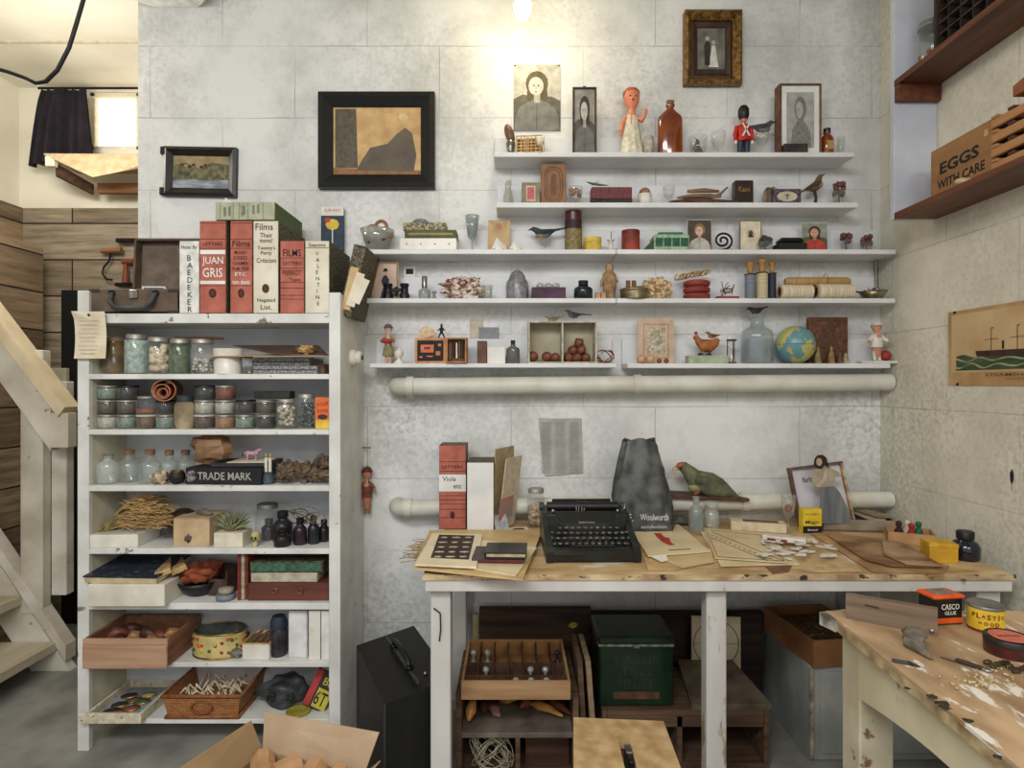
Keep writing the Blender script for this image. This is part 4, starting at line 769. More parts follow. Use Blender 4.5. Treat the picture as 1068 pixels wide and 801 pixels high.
loc,w,h = spot(598.5,618,293,Z,Y - .02); bottle('dark_ink_bottle','squat dark blue ink bottle with a black cap on the fourth shelf',loc,w,h,M((36,44,50),(22,28,34),rough=.15),cap=BLACK,capf=.22,capname='cap',nr=.48,shoulder=.78)
for k,(xx,hh) in enumerate(((622.5,.026),(628,.026))): solo(B().box((0,0,hh / 2),(.018,.022,hh),M((198,152,120),(170,120,92)),.001),'wooden_block',['left','right'][k] + ' one of two small pinkish wooden blocks by the carved figure','block',(U(xx,Y),Y - .02 - .0 * k,Z),group='pinkish wooden blocks')
loc,w,h = spot(628,643,274.5,Z,Y + .0); t = thing('carved_figure','tan carved standing figure on the fourth shelf','figurine',loc); CV = M((172,140,100),(118,90,60),scale=40,rough=.8,bump=.4)
B().tube([(0,0,0),(0,0,h * .2),(.002,0,h * .5),(-.002,0,h * .7),(0,0,h * .78),(0,0,h * .86),(0,0,h * .95),(0,0,h)],[w * .38,w * .42,w * .5,w * .44,w * .25,w * .3,w * .27,w * .08],CV,14).build('body',t); B().tube([(-w * .3,-.005,h * .7),(-w * .55,-.01,h * .5),(-w * .6,-.01,h * .35)],[.006,.006,.004],CV).build('arm',t); B().tube([(w * .3,-.005,h * .7),(w * .5,-.01,h * .5),(w * .2,-.02,h * .45)],[.006,.006,.004],CV).build('arm',t)
loc,w,h = spot(647,676,300,Z,Y - .018); t = thing('round_brass_tin','low round tarnished metal tin on the fourth shelf','tin',loc); TB = M((150,138,108),(96,86,62),metal=.7,rough=.3); B().cyl((0,0,0),w / 2,h * .62,TB,28).build('tin_body',t); B().lathe([(w * .47,h * .62),(w * .51,h * .66),(w * .51,h * .86),(w * .3,h)],TB,28).build('lid',t)
for k,xx in enumerate((654,660)): solo(B().cyl((0,0,0),.009,.026,CORK,12),'bottle_cork',['left','right'][k] + ' one of two corks on the round metal tin','cork',(U(xx,Y),Y - .02,Z + h),group='corks on the metal tin')
loc,w,h = spot(670,698,290,Z,Y + .008); b = B(); b.blob((0,0,h * .46),(w * .55,.03,h * .5),M((214,190,150),(150,116,76),scale=70,contrast=(.42,.58),bump=.8),8,.3,6,34,20,smooth=False); solo(b,'pale_sponge','crumbly pale sponge chunk behind the round metal tin','sponge',loc)
# raffia and red ring stack
loc,w,h = spot(713,740,293,Z,Y - .012); t = thing('red_ring_stack','stack of red-brown bound rolls on the fourth shelf','roll',loc)
for k in range(3): B().lathe([(w * .4,h * (k + .02) / 3),(w * .5,h * (k + .2) / 3),(w * .5,h * (k + .75) / 3),(w * .4,h * (k + .98) / 3)],M((158,66,50),(104,40,34),scale=14,st=(1,1,5)),22).build('roll',t)
b = B(); random.seed(3); RF = M((206,166,96),(160,120,62),scale=50)
for i in range(34):
    a = random.uniform(0,6.28); x = random.uniform(-.06,.05); P = [(x + .018 * cos(a + k),.012 * sin(a * 2 + k) + .005,.02 + .012 * sin(a + k * 1.3) + (x + .05) * .18) for k in range(5)]; b.tube(P,.0014,RF,4)
solo(b,'raffia_tangle','tangle of golden raffia lying over the red rolls','raffia',(U(722,Y),Y - .01,Z + h * .95))
b = B(); RT = M((80,64,56),(52,42,38)); t = thing('twig_reindeer','tiny twig and wire animal on a red base, fourth shelf','figurine',(U(757,Y),Y - .015,Z)); B().box((0,0,.006),(.085,.03,.012),M((150,56,50)),.003).build('base',t)
random.seed(8)
for i in range(12): b.tube([(random.uniform(-.03,.02),random.uniform(-.01,.01),random.uniform(.012,.05)),(random.uniform(-.03,.03),random.uniform(-.01,.01),random.uniform(.02,.07))],.0014,RT,5)
b.tube([(-.025,0,.035),(.0,0,.032),(.022,0,.04)],[.004,.006,.003],M((190,176,160)),8); b.build('wire_body',t)
for k,(x0,x1,yb,yt,cc,lb) in enumerate(((776.5,788,286.5,273.5,(122,130,140),'grey'),(788.5,801,285,271,(204,190,152),'cream'),(801,809.5,285.5,273,(40,46,62),'navy'))):
    loc,w,h = spot(x0,x1,yb,Z,Y - .015 + .008 * (k == 2)); t = thing('thread_bobbin',lb + ' thread bobbin with a turned wooden finial on the fourth shelf','bobbin',loc,group='thread bobbins with finials')
    TH_ = M(cc,tuple(v * .8 for v in cc),scale=14,st=(1,1,40)); B().cyl((0,0,.004),w * .46,h - .006,TH_,20).build('thread',t); b = B(); b.cyl((0,0,0),w * .5,.004,WOODD,20); b.cyl((0,0,h - .002),w * .5,.004,INK,20); b.build('end_disc',t); hf = V(yt,Y) - Z - h
    B().lathe([(w * .2,h + .002),(w * .28,h + hf * .3),(w * .22,h + hf * .55),(w * .42,h + hf * .8),(w * .36,h + hf * .95),(w * .1,h + hf)],M((176,130,66),(130,90,40),rough=.4),14).build('finial',t)
def cone(name,label,xa,xb,yc,ra,rb,m,Y_,hollow=True,rz=0,cat='thread cone'):
    t = thing(name,label,cat,(U((xa + xb) / 2,Y_),Y_,Z + ra + .001),rot=(0,pi / 2,rz)); L = (xb - xa) * Y_ / F
    B().lathe([(ra,-L / 2),(rb,L / 2)],m,20).build('winding',t)
    if hollow: b = B(); b.lathe([(ra * .7,-L / 2 - .006),(ra * .7,-L / 2 + .01)],M((176,140,104)),18,cap=False); b.cyl((0,0,-L / 2 - .003),ra * .55,.002,M((60,44,34)),16); b.build('core',t)
    return t
TC = M((222,208,182),(184,166,134),scale=10,st=(1,1,30)); cone('thread_cone','left cream thread cone lying under the tan cord roll',814,846,0,.0275,.027,TC,Y - .022); cone('thread_cone','right cream thread cone lying with its open end showing',852,888,0,.029,.028,TC,Y - .022)
t = thing('cord_roll','long tan cord roll resting on the two cream thread cones','roll',(U(852,Y),Y - .006,Z + .07),rot=(0,pi / 2 + .0,0)); B().lathe([(.012,-.125),(.017,-.115),(.018,0),(.017,.11),(.012,.122)],M((188,152,98),(140,106,62),scale=10,st=(1,1,26)),16).build('winding',t)
B().ring((0,-.0,.03),.03,.0014,M((170,130,90)),'z',16,5,ry=.02).build('string',t)
loc,w,h = spot(897,924,304,Z,Y - .015); t = thing('metal_dish','small dark metal dish of bits at the right end of the fourth shelf','dish',loc); B().lathe([(0,0),(w * .3,.001),(w * .5,h),(w * .46,h),(w * .28,.005),(0,.004)],TB,20,cap=False).build('bowl',t); B().tube([(-w * .5,0,h * .9),(-w * .95,0,h * 1.1)],.003,IRON).build('handle',t)
b = B(); random.seed(5)
for i in range(9): b.blob((random.uniform(-.3,.3) * w,random.uniform(-.02,.02),h + random.uniform(-.002,.008)),.008,[INK,DR2,CERAM][i % 3],i,.3,n=8,k=6)
solo(b,'dark_scraps','dark and white scraps heaped in the small metal dish','scraps',loc,kind='stuff')

# ---------------------------------------------------------------- lowest left shelf
Z = ZE
def figure(t,h,w,skin,dress,hair,hat=None,arms=((-.5,.45),(.5,.45)),trousers=False,pre='dress',legm=None):
    """small standing figure: continuous body, dress, hair, optional hat"""
    b = B(); b.tube([(0,0,h * .12),(0,0,h * .3),(0,0,h * .5),(0,0,h * .66),(0,0,h * .72),(0,0,h * .75),(0,0,h * .8),(0,0,h * .88),(0,0,h * .95),(0,0,h * .985)],[w * .14,w * .2,w * .17,w * .22,w * .09,w * .08,w * .17,w * .21,w * .17,w * .04],skin,14)
    for s,(ax,az) in zip((-1,1),arms): b.tube([(s * w * .18,0,h * .66),(s * w * .32,-.002,h * .57),(ax * w,-w * .2,h * az)],[w * .07,w * .07,w * .05],skin,8).ell((ax * w,-w * .2,h * az),w * .07,skin,8,6)
    for s in (-1,1): b.tube([(s * w * .1,0,h * .3),(s * w * .11,0,h * .15),(s * w * .11,-.001,h * .03)],[w * .1,w * .08,w * .07],legm or skin,8).ell((s * w * .11,-w * .05,h * .022),(w * .08,w * .13,h * .022),legm or skin,8,6)
    b.build('body',t)
    B().lathe([(w * .36,h * .2),(w * .3,h * .34),(w * .2,h * .5),(w * .25,h * .66),(w * .1,h * .72)] if not trousers else [(w * .27,h * .36),(w * .26,h * .46),(w * .25,h * .6),(w * .24,h * .67),(w * .1,h * .72)],dress,18,sy=.8,cap=False).build(pre,t)
    for s,(ax,az) in zip((-1,1),arms): B().tube([(s * w * .18,0,h * .67),(s * w * .32,-.002,h * .58),((s * .32 + ax * 2) / 3 * w,-w * .12,h * (.57 + az * 2) / 3)],[w * .1,w * .1,w * .09],dress,8).build('sleeve',t)
    B().ell((0,w * .05,h * .9),(w * .23,w * .2,h * .085),hair,12,8).build('hair',t)
    b = B()
    for s in (-1,1): b.ell((s * w * .07,-w * .2,h * .885),(w * .022,w * .015,w * .022),INK,6,4)
    b.ell((0,-w * .2,h * .845),(w * .04,w * .014,w * .016),gmat((170,60,50)),6,4).ell((0,-w * .215,h * .865),(w * .022,w * .025,w * .022),skin,6,4); b.build('face',t)
    if hat: B().lathe([(w * .3,h * .93),(w * .24,h * .95),(w * .2,h * 1.0),(w * .08,h * 1.03),(0,h * 1.035)],hat,14).build('hat',t)
loc,w,h = spot(396,414,339,Z,Y - .01); t = thing('flower_girl_figurine','girl figurine in green dress holding a red basket on the lowest left shelf','figurine',loc)
figure(t,h,w,M((222,178,150)),M((150,138,92),(110,104,68),scale=50),M((110,78,66)),M((116,100,128)),((-.3,.56),(.3,.56))); B().ell((-.002,-w * .32,h * .58),(w * .38,w * .2,h * .06),M((186,52,46))).build('basket',t)
loc,w,h = spot(410,424,363,Z,Y - .035); t = thing('white_bust','small white head on a round foot beside the girl figurine','figurine',(U(418,Y),Y - .035,Z)); B().lathe([(w * .4,0),(w * .4,.004),(w * .16,h * .25),(w * .2,h * .4)],CERAM,16).build('foot',t); B().tube([(0,0,h * .35),(-.001,0,h * .5),(-.001,0,h * .75),(0,0,h)],[w * .18,w * .32,w * .34,w * .06],CERAM,14).build('head',t)
loc,w,h = spot(434,466,353,Z,Y - .012); t = thing('black_fronted_box','wooden box with a black front panel of orange drawings','box',loc); B().box((0,0,h / 2),(w,.06,h),M((206,146,92),(176,116,70)),.001).build('box_body',t)
b = B(); b.box((0,-.031,h / 2),(w * .84,.002,h * .8),INK); b.build('panel',t); b = B(); OR = M((216,118,76))
for x,z,a,c in ((-.1,.58,.42,.3),(.25,.4,.14,.16),(-.3,.25,.1,.06),(.3,.72,.1,.1),(-.02,.28,.2,.05)): b.box((x * w,-.0325,z * h),(a * w,.001,c * h),OR)
b.box((-.1 * w,-.0333,.6 * h),(.2 * w,.001,.1 * h),M((120,40,30))); b.build('drawing',t)
ztop_ = Z + h
loc,w,h = spot(436,454,341,ztop_,Y - .01); b = B(); n = 16; vs = [(0,0,.002)]
for j in (1,2,3):
    for i in range(n + 1): a = pi * i / n; vs.append((w * .5 * j / 3 * cos(a),.006 * sin(j + i * 2.2) * .4,.003 + h * j / 3 * (.2 + .8 * sin(a))))
fs = [(0,1 + i,2 + i) for i in range(n)] + [(1 + j * (n + 1) + i,1 + (j + 1) * (n + 1) + i,2 + (j + 1) * (n + 1) + i,2 + j * (n + 1) + i) for j in range(2) for i in range(n)]; SH = M((222,200,166),(190,160,122),scale=60)
k = len(vs); b.add(vs + [(x,y + .01,z) for x,y,z in vs],fs + [[i + k for i in f][::-1] for f in fs],SH,True); solo(b,'scallop_shell','beige scallop shell standing on the black-fronted box','shell',loc)
loc,w,h = spot(455,466,337,ztop_,Y - .012); t = thing('dark_metal_figure','small dark metal figure standing on the black-fronted box','figurine',loc)
b = B(); b.tube([(0,0,h * .35),(0,0,h * .55),(0,0,h * .78),(0,0,h * .84),(0,0,h * .98)],[w * .14,w * .16,w * .1,w * .12,w * .05],IRON,10)
for s in (-1,1): b.tube([(s * .002,0,h * .4),(s * w * .3,0,.002)],[w * .09,w * .06],IRON,8); b.tube([(s * .002,0,h * .7),(s * w * .35,0,h * .5)],[w * .07,w * .05],IRON,8)
b.build('body',t)
loc,w,h = spot(466.5,488,353,Z,Y - .012); t = thing('compartment_box','small open wooden box of upright strips beside the black-fronted box','box',loc)
frame(B(),w,h,.006,.055,M((196,140,96),(160,106,66)),inner=1.).build('frame',t); B().box((0,-.01,h / 2),(w * .9,.004,h * .9),M((150,108,76))).build('back',t); b = B()
for i,x in enumerate((-.28,-.14,0,.14,.28)): b.box((x * w,-.03,h * (.5 + .06 * (i % 2))),(.005,.02,h * .6),[M((120,64,44)),INK,CERAM][i % 3])
b.build('divider',t)
loc,w,h = spot(498,508,356,Z,Y - .01); solo(B().box((0,0,h / 2),(w,.05,h),M((112,78,54),(80,54,38)),.001),'small_brown_book','small brown book behind the white gift box','book',loc)
t,w,h = boxy('white_gift_box','small white box with a ribbon knot beside the little brown book',508.5,527,362,Z,Y - .02,.045,WPAPER); b = B(); b.ring((-.006,0,h + .004),.006,.0015,WPAPER,'y',12,5); b.ring((.006,0,h + .004),.006,.0015,WPAPER,'y',12,5); b.build('bow',t)
loc,w,h = spot(528,542,355,Z,Y - .02); bottle('little_stoppered_bottle','little bottle of brown liquid with a black stopper on the lowest left shelf',loc,w,h,glass((120,104,70),.3),cap=BLACK,capf=.16,capname='stopper',nr=.3,shoulder=.78)
loc,w,h = spot(550.5,621,336,Z,Y - .01); t = thing('two_part_nut_box','upright pale wooden box with two compartments holding brown nuts','box',loc); PB = M((196,190,174),(160,152,132),rough=.7); d = .085; th = .006
b = B(); b.box((0,0,th / 2),(w,d,th),PB); b.box((0,0,h - th / 2),(w,d,th),PB); b.box((-w / 2 + th / 2,0,h / 2),(th,d,h - 2 * th),PB); b.box((w / 2 - th / 2,0,h / 2),(th,d,h - 2 * th),PB); b.box((0,d / 2 - .003,h / 2),(w - 2 * th,.005,h - 2 * th),M((186,178,150),(156,148,122),scale=8)); b.build('case',t); B().box((0,-.003,h / 2),(th,d - .01,h - 2 * th),PB).build('divider',t)
NT = M((132,80,56),(92,52,38),scale=50,rough=.5)
for k,(xx,zz,rr,lb) in enumerate(((-.115,.0,.021,'left'),(-.062,.0,.02,'middle'),(-.03,.0,.018,'right'))): solo(B().ell((0,0,0),rr,NT),'brown_ball',lb + ' one of three brown balls in the left compartment of the nut box','ball',(loc[0] + xx + .005,Y - .02,Z + th + rr),group='balls in the nut box')
random.seed(12); 
for k,(xx,zz) in enumerate(((.025,0),(.058,0),(.092,0),(.042,.028),(.075,.03),(.066,.056))):
    lb = ['bottom left','bottom middle','bottom right','middle left','middle right','topmost'][k]
    solo(B().blob((0,0,0),.018,NT,k,.22,3),'walnut',lb + ' walnut in the right compartment of the nut box','walnut',(loc[0] + xx,Y - .012,Z + th + .017 + zz),group='walnuts in the nut box')
bird('metal_bird','pale bronze metal bird at the left on top of the nut box',(U(577,Y),Y - .01,Z + h),.062,((150,138,104),(176,164,128),(120,108,80)),0,-.1)
bird('metal_bird','dark metal bird with a long tail at the right on top of the nut box',(U(598,Y),Y - .015,Z + h + .012),.07,((76,78,84),(110,110,116),(56,58,64)),0,.1,legs=.001,tail=.8)
loc,w,h = spot(622,640,364,Z,Y - .02); b = B(); random.seed(2); RD = M((160,56,50),(110,36,34))
for i in range(13): a = random.uniform(0,6.28); e = random.uniform(-.6,.6); b.tube([((w * .5) * cos(a + k * .5) * cos(e),.02 * sin(a * 3 + k),h * .5 + h * .42 * sin(a + k * .5 + e)) for k in range(6)],.0016,RD,5)
solo(b,'red_wire_ball','tangled red wire at the right end of the lowest left shelf','wire',loc)

# ---------------------------------------------------------------- lowest right shelf
Z = ZF
loc,w,h = spot(665,703,332,Z,Y + .01); t = thing('mounted_print','pinkish beige card with a small faded print standing behind the wooden balls','card',loc); b = B(); b.box((0,0,h / 2),(w,.005,h),M((200,176,152),(180,154,128))); b.build('card',t)
b = B(); frame(b.at((0,-.003,h * .12)),w * .7,h * .76,.004,.001,M((176,148,120))); b.at((0,0,0)).box((0,-.0035,h * .5),(w * .5,.001,h * .56),M((206,194,168),(130,116,96),scale=90)); b.build('print',t)
for k,(px,r,cc) in enumerate(((668.5,.0165,(204,158,124)),(678,.0165,(204,160,128)),(687.5,.0095,(140,66,48)),(695,.0095,(140,62,46)))):
    solo(B().ell((0,0,0),r,M(cc,tuple(v * .8 for v in cc),rough=.35)),'wooden_ball',['leftmost of the two larger pale wooden balls on the lowest right shelf','second larger pale wooden ball, touching the leftmost','small red-brown ball next to the pale wooden balls','small red-brown ball farthest from the pale wooden balls'][k],'ball',(U(px,Y - .045),Y - .045,Z + r),group='balls in front of the beige card')
loc,w,h = spot(716.5,757,371,Z,Y - .02); t = thing('pecking_hen_toy','wooden toy hen on a pale green base, lowest right shelf','toy',loc); B().box((0,0,h / 2),(w,.05,h),M((168,178,150),(140,150,124)),.001).build('base',t)
HB = M((176,104,52),(112,60,34),scale=30); hh = V(347,Y - .02) - Z - h; b = B(); b.tube([(-.04,0,h + hh * .95),(-.037,0,h + hh * .8),(-.03,0,h + hh * .62),(-.012,0,h + hh * .45),(.012,0,h + hh * .42),(.032,0,h + hh * .55),(.046,0,h + hh * .72)],[.003,.009,.014,.024,.026,.017,.008],HB,12,sx=.6); b.build('hen_body',t)
b = B(); b.ell((-.04,0,h + hh * .99),(.007,.003,.006),M((170,40,34)),8,6).ell((-.047,0,h + hh * .78),(.004,.003,.007),M((170,40,34)),8,6); b.build('comb',t); B().at((.012,0,h),(pi / 2,0,0)).cyl((0,0,-.012),.011,.006,BLACK,14).build('wheel',t); B().at((-.02,0,h),(pi / 2,0,0)).cyl((0,0,-.012),.011,.006,BLACK,14).build('wheel',t)
bird('toy_chick','small brown toy chick standing on the back of the toy hen',(loc[0] + .022,Y - .02,Z + h + hh * .74),.055,((140,100,58),(176,132,80),(100,70,44)),0,.1,tail=.2)
loc,w,h = spot(758,768,354,Z,Y - .02); t = thing('hourglass','small dark-framed hourglass on the lowest right shelf','hourglass',loc)
for zz in (0,h - .006): B().cyl((0,0,zz),w / 2,.006,WOODD,16).build('end_disc',t)
for a in (.5,2.6,4.7): B().tube([(w * .42 * cos(a),w * .42 * sin(a),.004),(w * .42 * cos(a),w * .42 * sin(a),h - .004)],.002,WOODD,6).build('post',t)
B().lathe([(w * .3,.006),(w * .32,h * .3),(w * .06,h * .5),(w * .32,h * .7),(w * .3,h - .006)],CLEAR,14,cap=False).build('glass_bulb',t); B().lathe([(w * .26,.007),(w * .26,h * .2),(0,h * .36)],M((222,208,176)),12).build('sand',t)
loc,w,h = spot(773.5,806,328,Z,Y - .005); t = thing('large_glass_bottle','large clear square-shouldered glass bottle with a brown bird on its neck','bottle',loc); r = w / 2
BG = glass((226,232,236),.3); B().lathe([(0,.002),(r * .95,.002),(r,h * .04),(r,h * .55),(r * .93,h * .66),(r * .6,h * .73),(r * .42,h * .76),(r * .4,h * .93),(r * .52,h * .95),(r * .52,h)],BG,26,sy=.85,cap=False).build('glass_body',t); B().lathe([(r * .9,.005),(r * .95,.03),(r * .93,h * .5)],BG,26,sy=.85,cap=False).build('inner_glass',t)
bird('dark_bird','dark brown bird perched on the neck of the large glass bottle',(loc[0] - .003,loc[1],Z + h),.072,((60,42,34),(90,64,50),(44,32,28)),0,-.2,tail=.35)
loc,w,h = spot(809,851,342,Z,Y - .02); r = w / 2 * .94; t = thing('terrestrial_globe','small faded blue globe of the world on the lowest right shelf','globe',(loc[0],loc[1] + .005,Z)); 
m = bpy.data.materials.new('mat_globe'); m.use_nodes = True; nt = m.node_tree; n_ = nt.nodes; l_ = nt.links; bs = n_['Principled BSDF']; bs.inputs['Roughness'].default_value = .3
tc = n_.new('ShaderNodeTexCoord'); no = n_.new('ShaderNodeTexNoise'); no.inputs['Scale'].default_value = 15; no.inputs['Detail'].default_value = 4; l_.new(tc.outputs['Object'],no.inputs['Vector'])
cr = n_.new('ShaderNodeValToRGB'); e = cr.color_ramp.elements; e[0].position = .5; e[0].color = lin((94,140,144)); e[1].position = .53; e[1].color = lin((196,170,92)); x = e.new(.6); x.color = lin((160,170,110)); l_.new(no.outputs['Fac'],cr.inputs[0]); l_.new(cr.outputs[0],bs.inputs['Base Color'])
B().ell((0,0,r),r,m,30,20).build('sphere',t); b = B(); b.ring((0,0,r),r * 1.001,.0006,M((60,90,90)),'z',40,4); b.build('equator_line',t)
loc,w,h = spot(842,883,331,Z,Y + .012); t = thing('ornate_brown_book','worn brown embossed book standing behind the tiny figures','book',loc); B().box((0,0,h / 2),(w,.022,h),M((110,70,48),(66,40,28),scale=50,bump=.6),.003).build('cover',t); b = B(); b.at((0,0,h * .06)); frame(b,w * .86,h * .88,.006,.0125,M((80,48,32),(50,30,22),scale=90)); b.at((0,0,0)).flat([(x,z) for x,z in ellp(0,h * .5,w * .24,h * .32)],-.0115,M((60,36,30),(96,64,40),scale=90)); b.build('embossing',t)
for k,(px,hh,cc) in enumerate(((853,.062,(150,128,84)),(867,.066,(160,122,76)),(876,.045,(110,76,50)),(882,.04,(186,168,130)))):
    t = thing('nativity_figure',['tan seated','taller tan kneeling','small dark brown','small cream'][k] + ' tiny figure in front of the ornate brown book','figurine',(U(px,Y - .035),Y - .035,Z),group='tiny figures before the ornate book')
    B().tube([(0,0,0),(0,0,hh * .4),(0,0,hh * .68),(0,0,hh * .75),(0,0,hh * .88),(0,0,hh)],[.013,.011,.007,.0045,.006,.001],M(cc,tuple(v * .7 for v in cc),scale=60),10).build('body',t)
loc,w,h = spot(892,928,374,Z,Y - .015); t = thing('child_figurine','white porcelain child figurine in hat and coat with outstretched arms','figurine',(U(912,Y),Y - .015,Z)); B().box((0,0,.005),(.14,.045,.01),CERAM,.003).build('base',t)
h = V(337,Y - .015) - Z - .01; t2 = thing('tmp','x','x',(0,0,0)); figure(t2,h,.082,M((214,150,120)),CERAM,M((200,190,176)),CERAM,((-.48,.5),(.5,.5)),True,'coat',CERAM)
for c in list(t2.children): c.parent = t; c.location.z += .01
bpy.data.objects.remove(t2)
solo(B().ell((0,0,0),.02,M((150,50,42))),'red_ball','red ball beside the white porcelain child figurine','ball',(U(923,Y - .015),Y - .018,Z + .031))
# hanging puppet
Yp = YW - .03; t = thing('hanging_puppet','small red-brown costumed puppet hanging by a string beside the bookcase','puppet',(U(383,Yp),Yp,V(536,Yp))); h = V(488,Yp) - V(536,Yp)
figure(t,h,.075,M((196,130,100)),M((122,66,50),(84,44,36),scale=50),M((110,44,34)),M((92,40,34)),((-.42,.5),(.42,.55)),True,'coat',M((150,110,80))); B().tube([(0,0,h),(0,0,V(467,Yp) - V(536,Yp))],.0012,RF,5).build('string',t)
solo(B().tube([(U(375,Yp),Yp + .01,V(467,Yp)),(U(387,Yp),Yp - .0,V(467,Yp))],.003,WOODM,6),'wall_peg','thin peg on the wall from which the puppet hangs','peg')

# ---------------------------------------------------------------- on top of the bookcase
Z = SZ[0]; Yf = YB + .008
FB = M((112,104,80),(48,46,40),rough=.7,scale=180,contrast=(.44,.56))
def letter_file(label,x0,x1,yt,z,Yf,d,front,pull=True,marb=FB,name='letter_file',rz=0,group='letter file boxes'):
    loc,w,h = spot(x0,x1,yt,z,Yf); t = thing(name,label,'file box',(loc[0],Yf + d / 2,z),rz,group); B().box((0,.002,h / 2),(w,d - .004,h),marb,.001).build('box_body',t); B().box((0,-d / 2 - .001,h / 2),(w * .985,.003,h * .985),front,.0008).build('spine',t)
    if pull: b = B(); b.flat(ellp(0,h * pull,w * .13,h * .045,14),-d / 2 - .0032,M((84,40,26))); b.ring((0,-d / 2 - .004,h * pull),w * .13,.0012,INK,'y',14,5,ry=h * .045); b.build('finger_pull',t)
    return t,w,h,-d / 2 - .0034
def lines(t,y,w,h,zs,m=INK):
    b = B()
    for z in zs: b.box((0,y + .0004,h * z),(w * .98,.0006,.0016),m)
    b.build('printed_rule',t)
BK = INK; WH = WPAPER
t,w,h,y = letter_file('short white file box lettered BAEDEKER, leftmost of the upright file boxes',187.5,208,251,Z,Yf,.26,M((232,230,222)),0)
text('Hotel By',w * .8,h * .07,BK,t,(0,y,h * .9)); 
for i,c in enumerate('BAEDEKER'): text(c,w * .36,h * .075,BK,t,(.003 * (i % 2),y,h * (.76 - .1 * i)),stretch=False)
t,w,h,y = letter_file('tall red LETTERS file box lettered JUAN GRIS in white',208.5,236,230,Z,Yf,.26,REDF,.22)
text('LETTERS',w * .72,h * .035,BK,t,(0,y,h * .745)); lines(t,y,w,h,(.97,.8,.7,.3)); b = B(); b.box((0,y + .0006,h * .66),(w * .95,.0006,h * .045),WH).box((0,y + .0006,h * .335),(w * .95,.0006,h * .035),WH); b.build('white_band',t); text('JUAN',w * .8,h * .1,WH,t,(0,y,h * .56)); text('GRIS',w * .75,h * .1,WH,t,(0,y,h * .44))
t,w,h,y = letter_file('tall red file box with handwritten Films notes, beside the JUAN GRIS box',240.5,263.5,230,Z,Yf,.26,REDF,.22)
text('Films',w * .8,h * .065,BK,t,(0,y,h * .75)); lines(t,y,w,h,(.97,.8,.7,.3))
for i,s in enumerate(('MONEY','DEED','CARMEN','FILM TREE','ETC')): text(s,w * (.55 + .07 * i if i < 4 else .5),h * .035,[BK,WH][i == 4] if i != 1 else BK,t,(-.002,y,h * (.655 - .058 * i)))
text('tom deeds',w * .8,h * .05,WH,t,(0,y,h * .34))
t,w,h,y = letter_file('tall cream file box lettered Films with a long handwritten list',264.5,290.5,230,Z,Yf,.26,CREAMF,.27)
text('Films',w * .7,h * .07,BK,t,(-.005,y,h * .93))
for s,z,wd in (('Their',.84,.5),('moms?',.785,.5),("Twenty's",.7,.72),('Party',.645,.45),('Criticism',.57,.78),('Negated',.14,.72),('List.',.07,.45)): text(s,w * wd,h * .05,BK,t,(.002,y,h * z))
t,w,h,y = letter_file('shorter red LETTERS file box lettered Films between two cream ones',292.5,317.5,251,Z,Yf,.26,REDF,0)
text('FILMS',w * .75,h * .1,BK,t,(0,y,h * .83)); text('LETTERS',w * .75,h * .045,BK,t,(0,y,h * .69)); text('PIERROT',w * .78,h * .07,BK,t,(0,y,h * .56)); text('Tapes',w * .45,h * .06,BK,t,(.01,y,h * .46)); lines(t,y,w,h,(.76,.62,.43,.35,.25,.2))
t,w,h,y = letter_file('shorter cream file box lettered VALENTINE at the right end',318.5,343.5,251,Z,Yf,.26,CREAMF,0)
text('Seasons',w * .7,h * .05,BK,t,(0,y,h * .94)); lines(t,y,w,h,(.9,))
for i,c in enumerate('VALENTINE'): text(c,w * .17,h * .05,BK,t,(.002 * (i % 3),y,h * (.82 - .085 * i)),stretch=False)
# green file lying across the tops
zt = V(230,Yf); loc,w,h = spot(225,287,211,zt,Yf); t = thing('green_file_box','green file box lying across the tops of the tall file boxes','file box',(loc[0],Yf + .13,zt + .001),group='letter file boxes'); B().box((0,.002,h / 2),(w,.26,h),M((84,104,62),(64,84,48)),.001).build('box_body',t)
b = B(); b.box((0,-.131,h / 2),(w * .99,.003,h * .96),M((176,176,150),(156,156,130),scale=40)); b.build('spine',t); b = B()
for x in (-.42,-.2,-.1,.05,.3): b.box((x * w,-.1328,h * .5),(.0014,.0006,h * .9),M((90,92,74)))
for k,x in enumerate((-.34,-.26,-.02,.14,.22)): b.box((x * w,-.1328,h * (.45 + .04 * k)),(.008,.0006,h * .5),M((120,122,110)))
b.build('printed_rule',t); text('LETTERS',h * .6,w * .05,M((96,92,90)),t,(-.05 * w,-.1332,h * .5),(pi / 2,pi / 2,0))
loc = (U(234,Yf),Yf + .03,zt + h + .001); b = B(); b.blob((0,0,.008),(.016,.01,.008),CERAM,2,.15); b.tube([(-.005,0,.01),(-.008,0,.02),(-.014,0,.022)],[.006,.005,.001],CERAM); solo(b,'white_bird_ornament','tiny white ornament on the corner of the green file box','ornament',loc)
# open suitcase
t = thing('open_suitcase','small open brown suitcase with a leather handle on top of the bookcase','suitcase',(U(139,Yf),Yf + .13,Z)); w = (186 - 90) * Yf / F; h = V(301,Yf) - Z; SU = M((104,86,70),(78,62,50),scale=24,rough=.6); SI = M((126,110,96),(100,86,74),rough=.8,scale=18)
b = B(); d = .25; b.box((0,0,.004),(w,d,.008),SU); 
for x in (-1,1): b.box((x * (w / 2 - .004),0,h / 2),(.008,d,h),SU)
b.box((0,-d / 2 + .004,h / 2),(w - .002,.008,h),SU,.002); b.box((0,d / 2 - .004,h / 2),(w,.008,h),SU); b.build('base',t)
B().box((0,.0,.01),(w - .02,d - .02,.004),SI).build('lining',t); b = B(); 
for x in (-1,1):
    for zz in (.006,h - .006): b.box((x * (w / 2 - .02),-d / 2 - .0015,zz),(.04,.003,.012),M((62,46,36)),.001)
b.build('corner_patch',t)
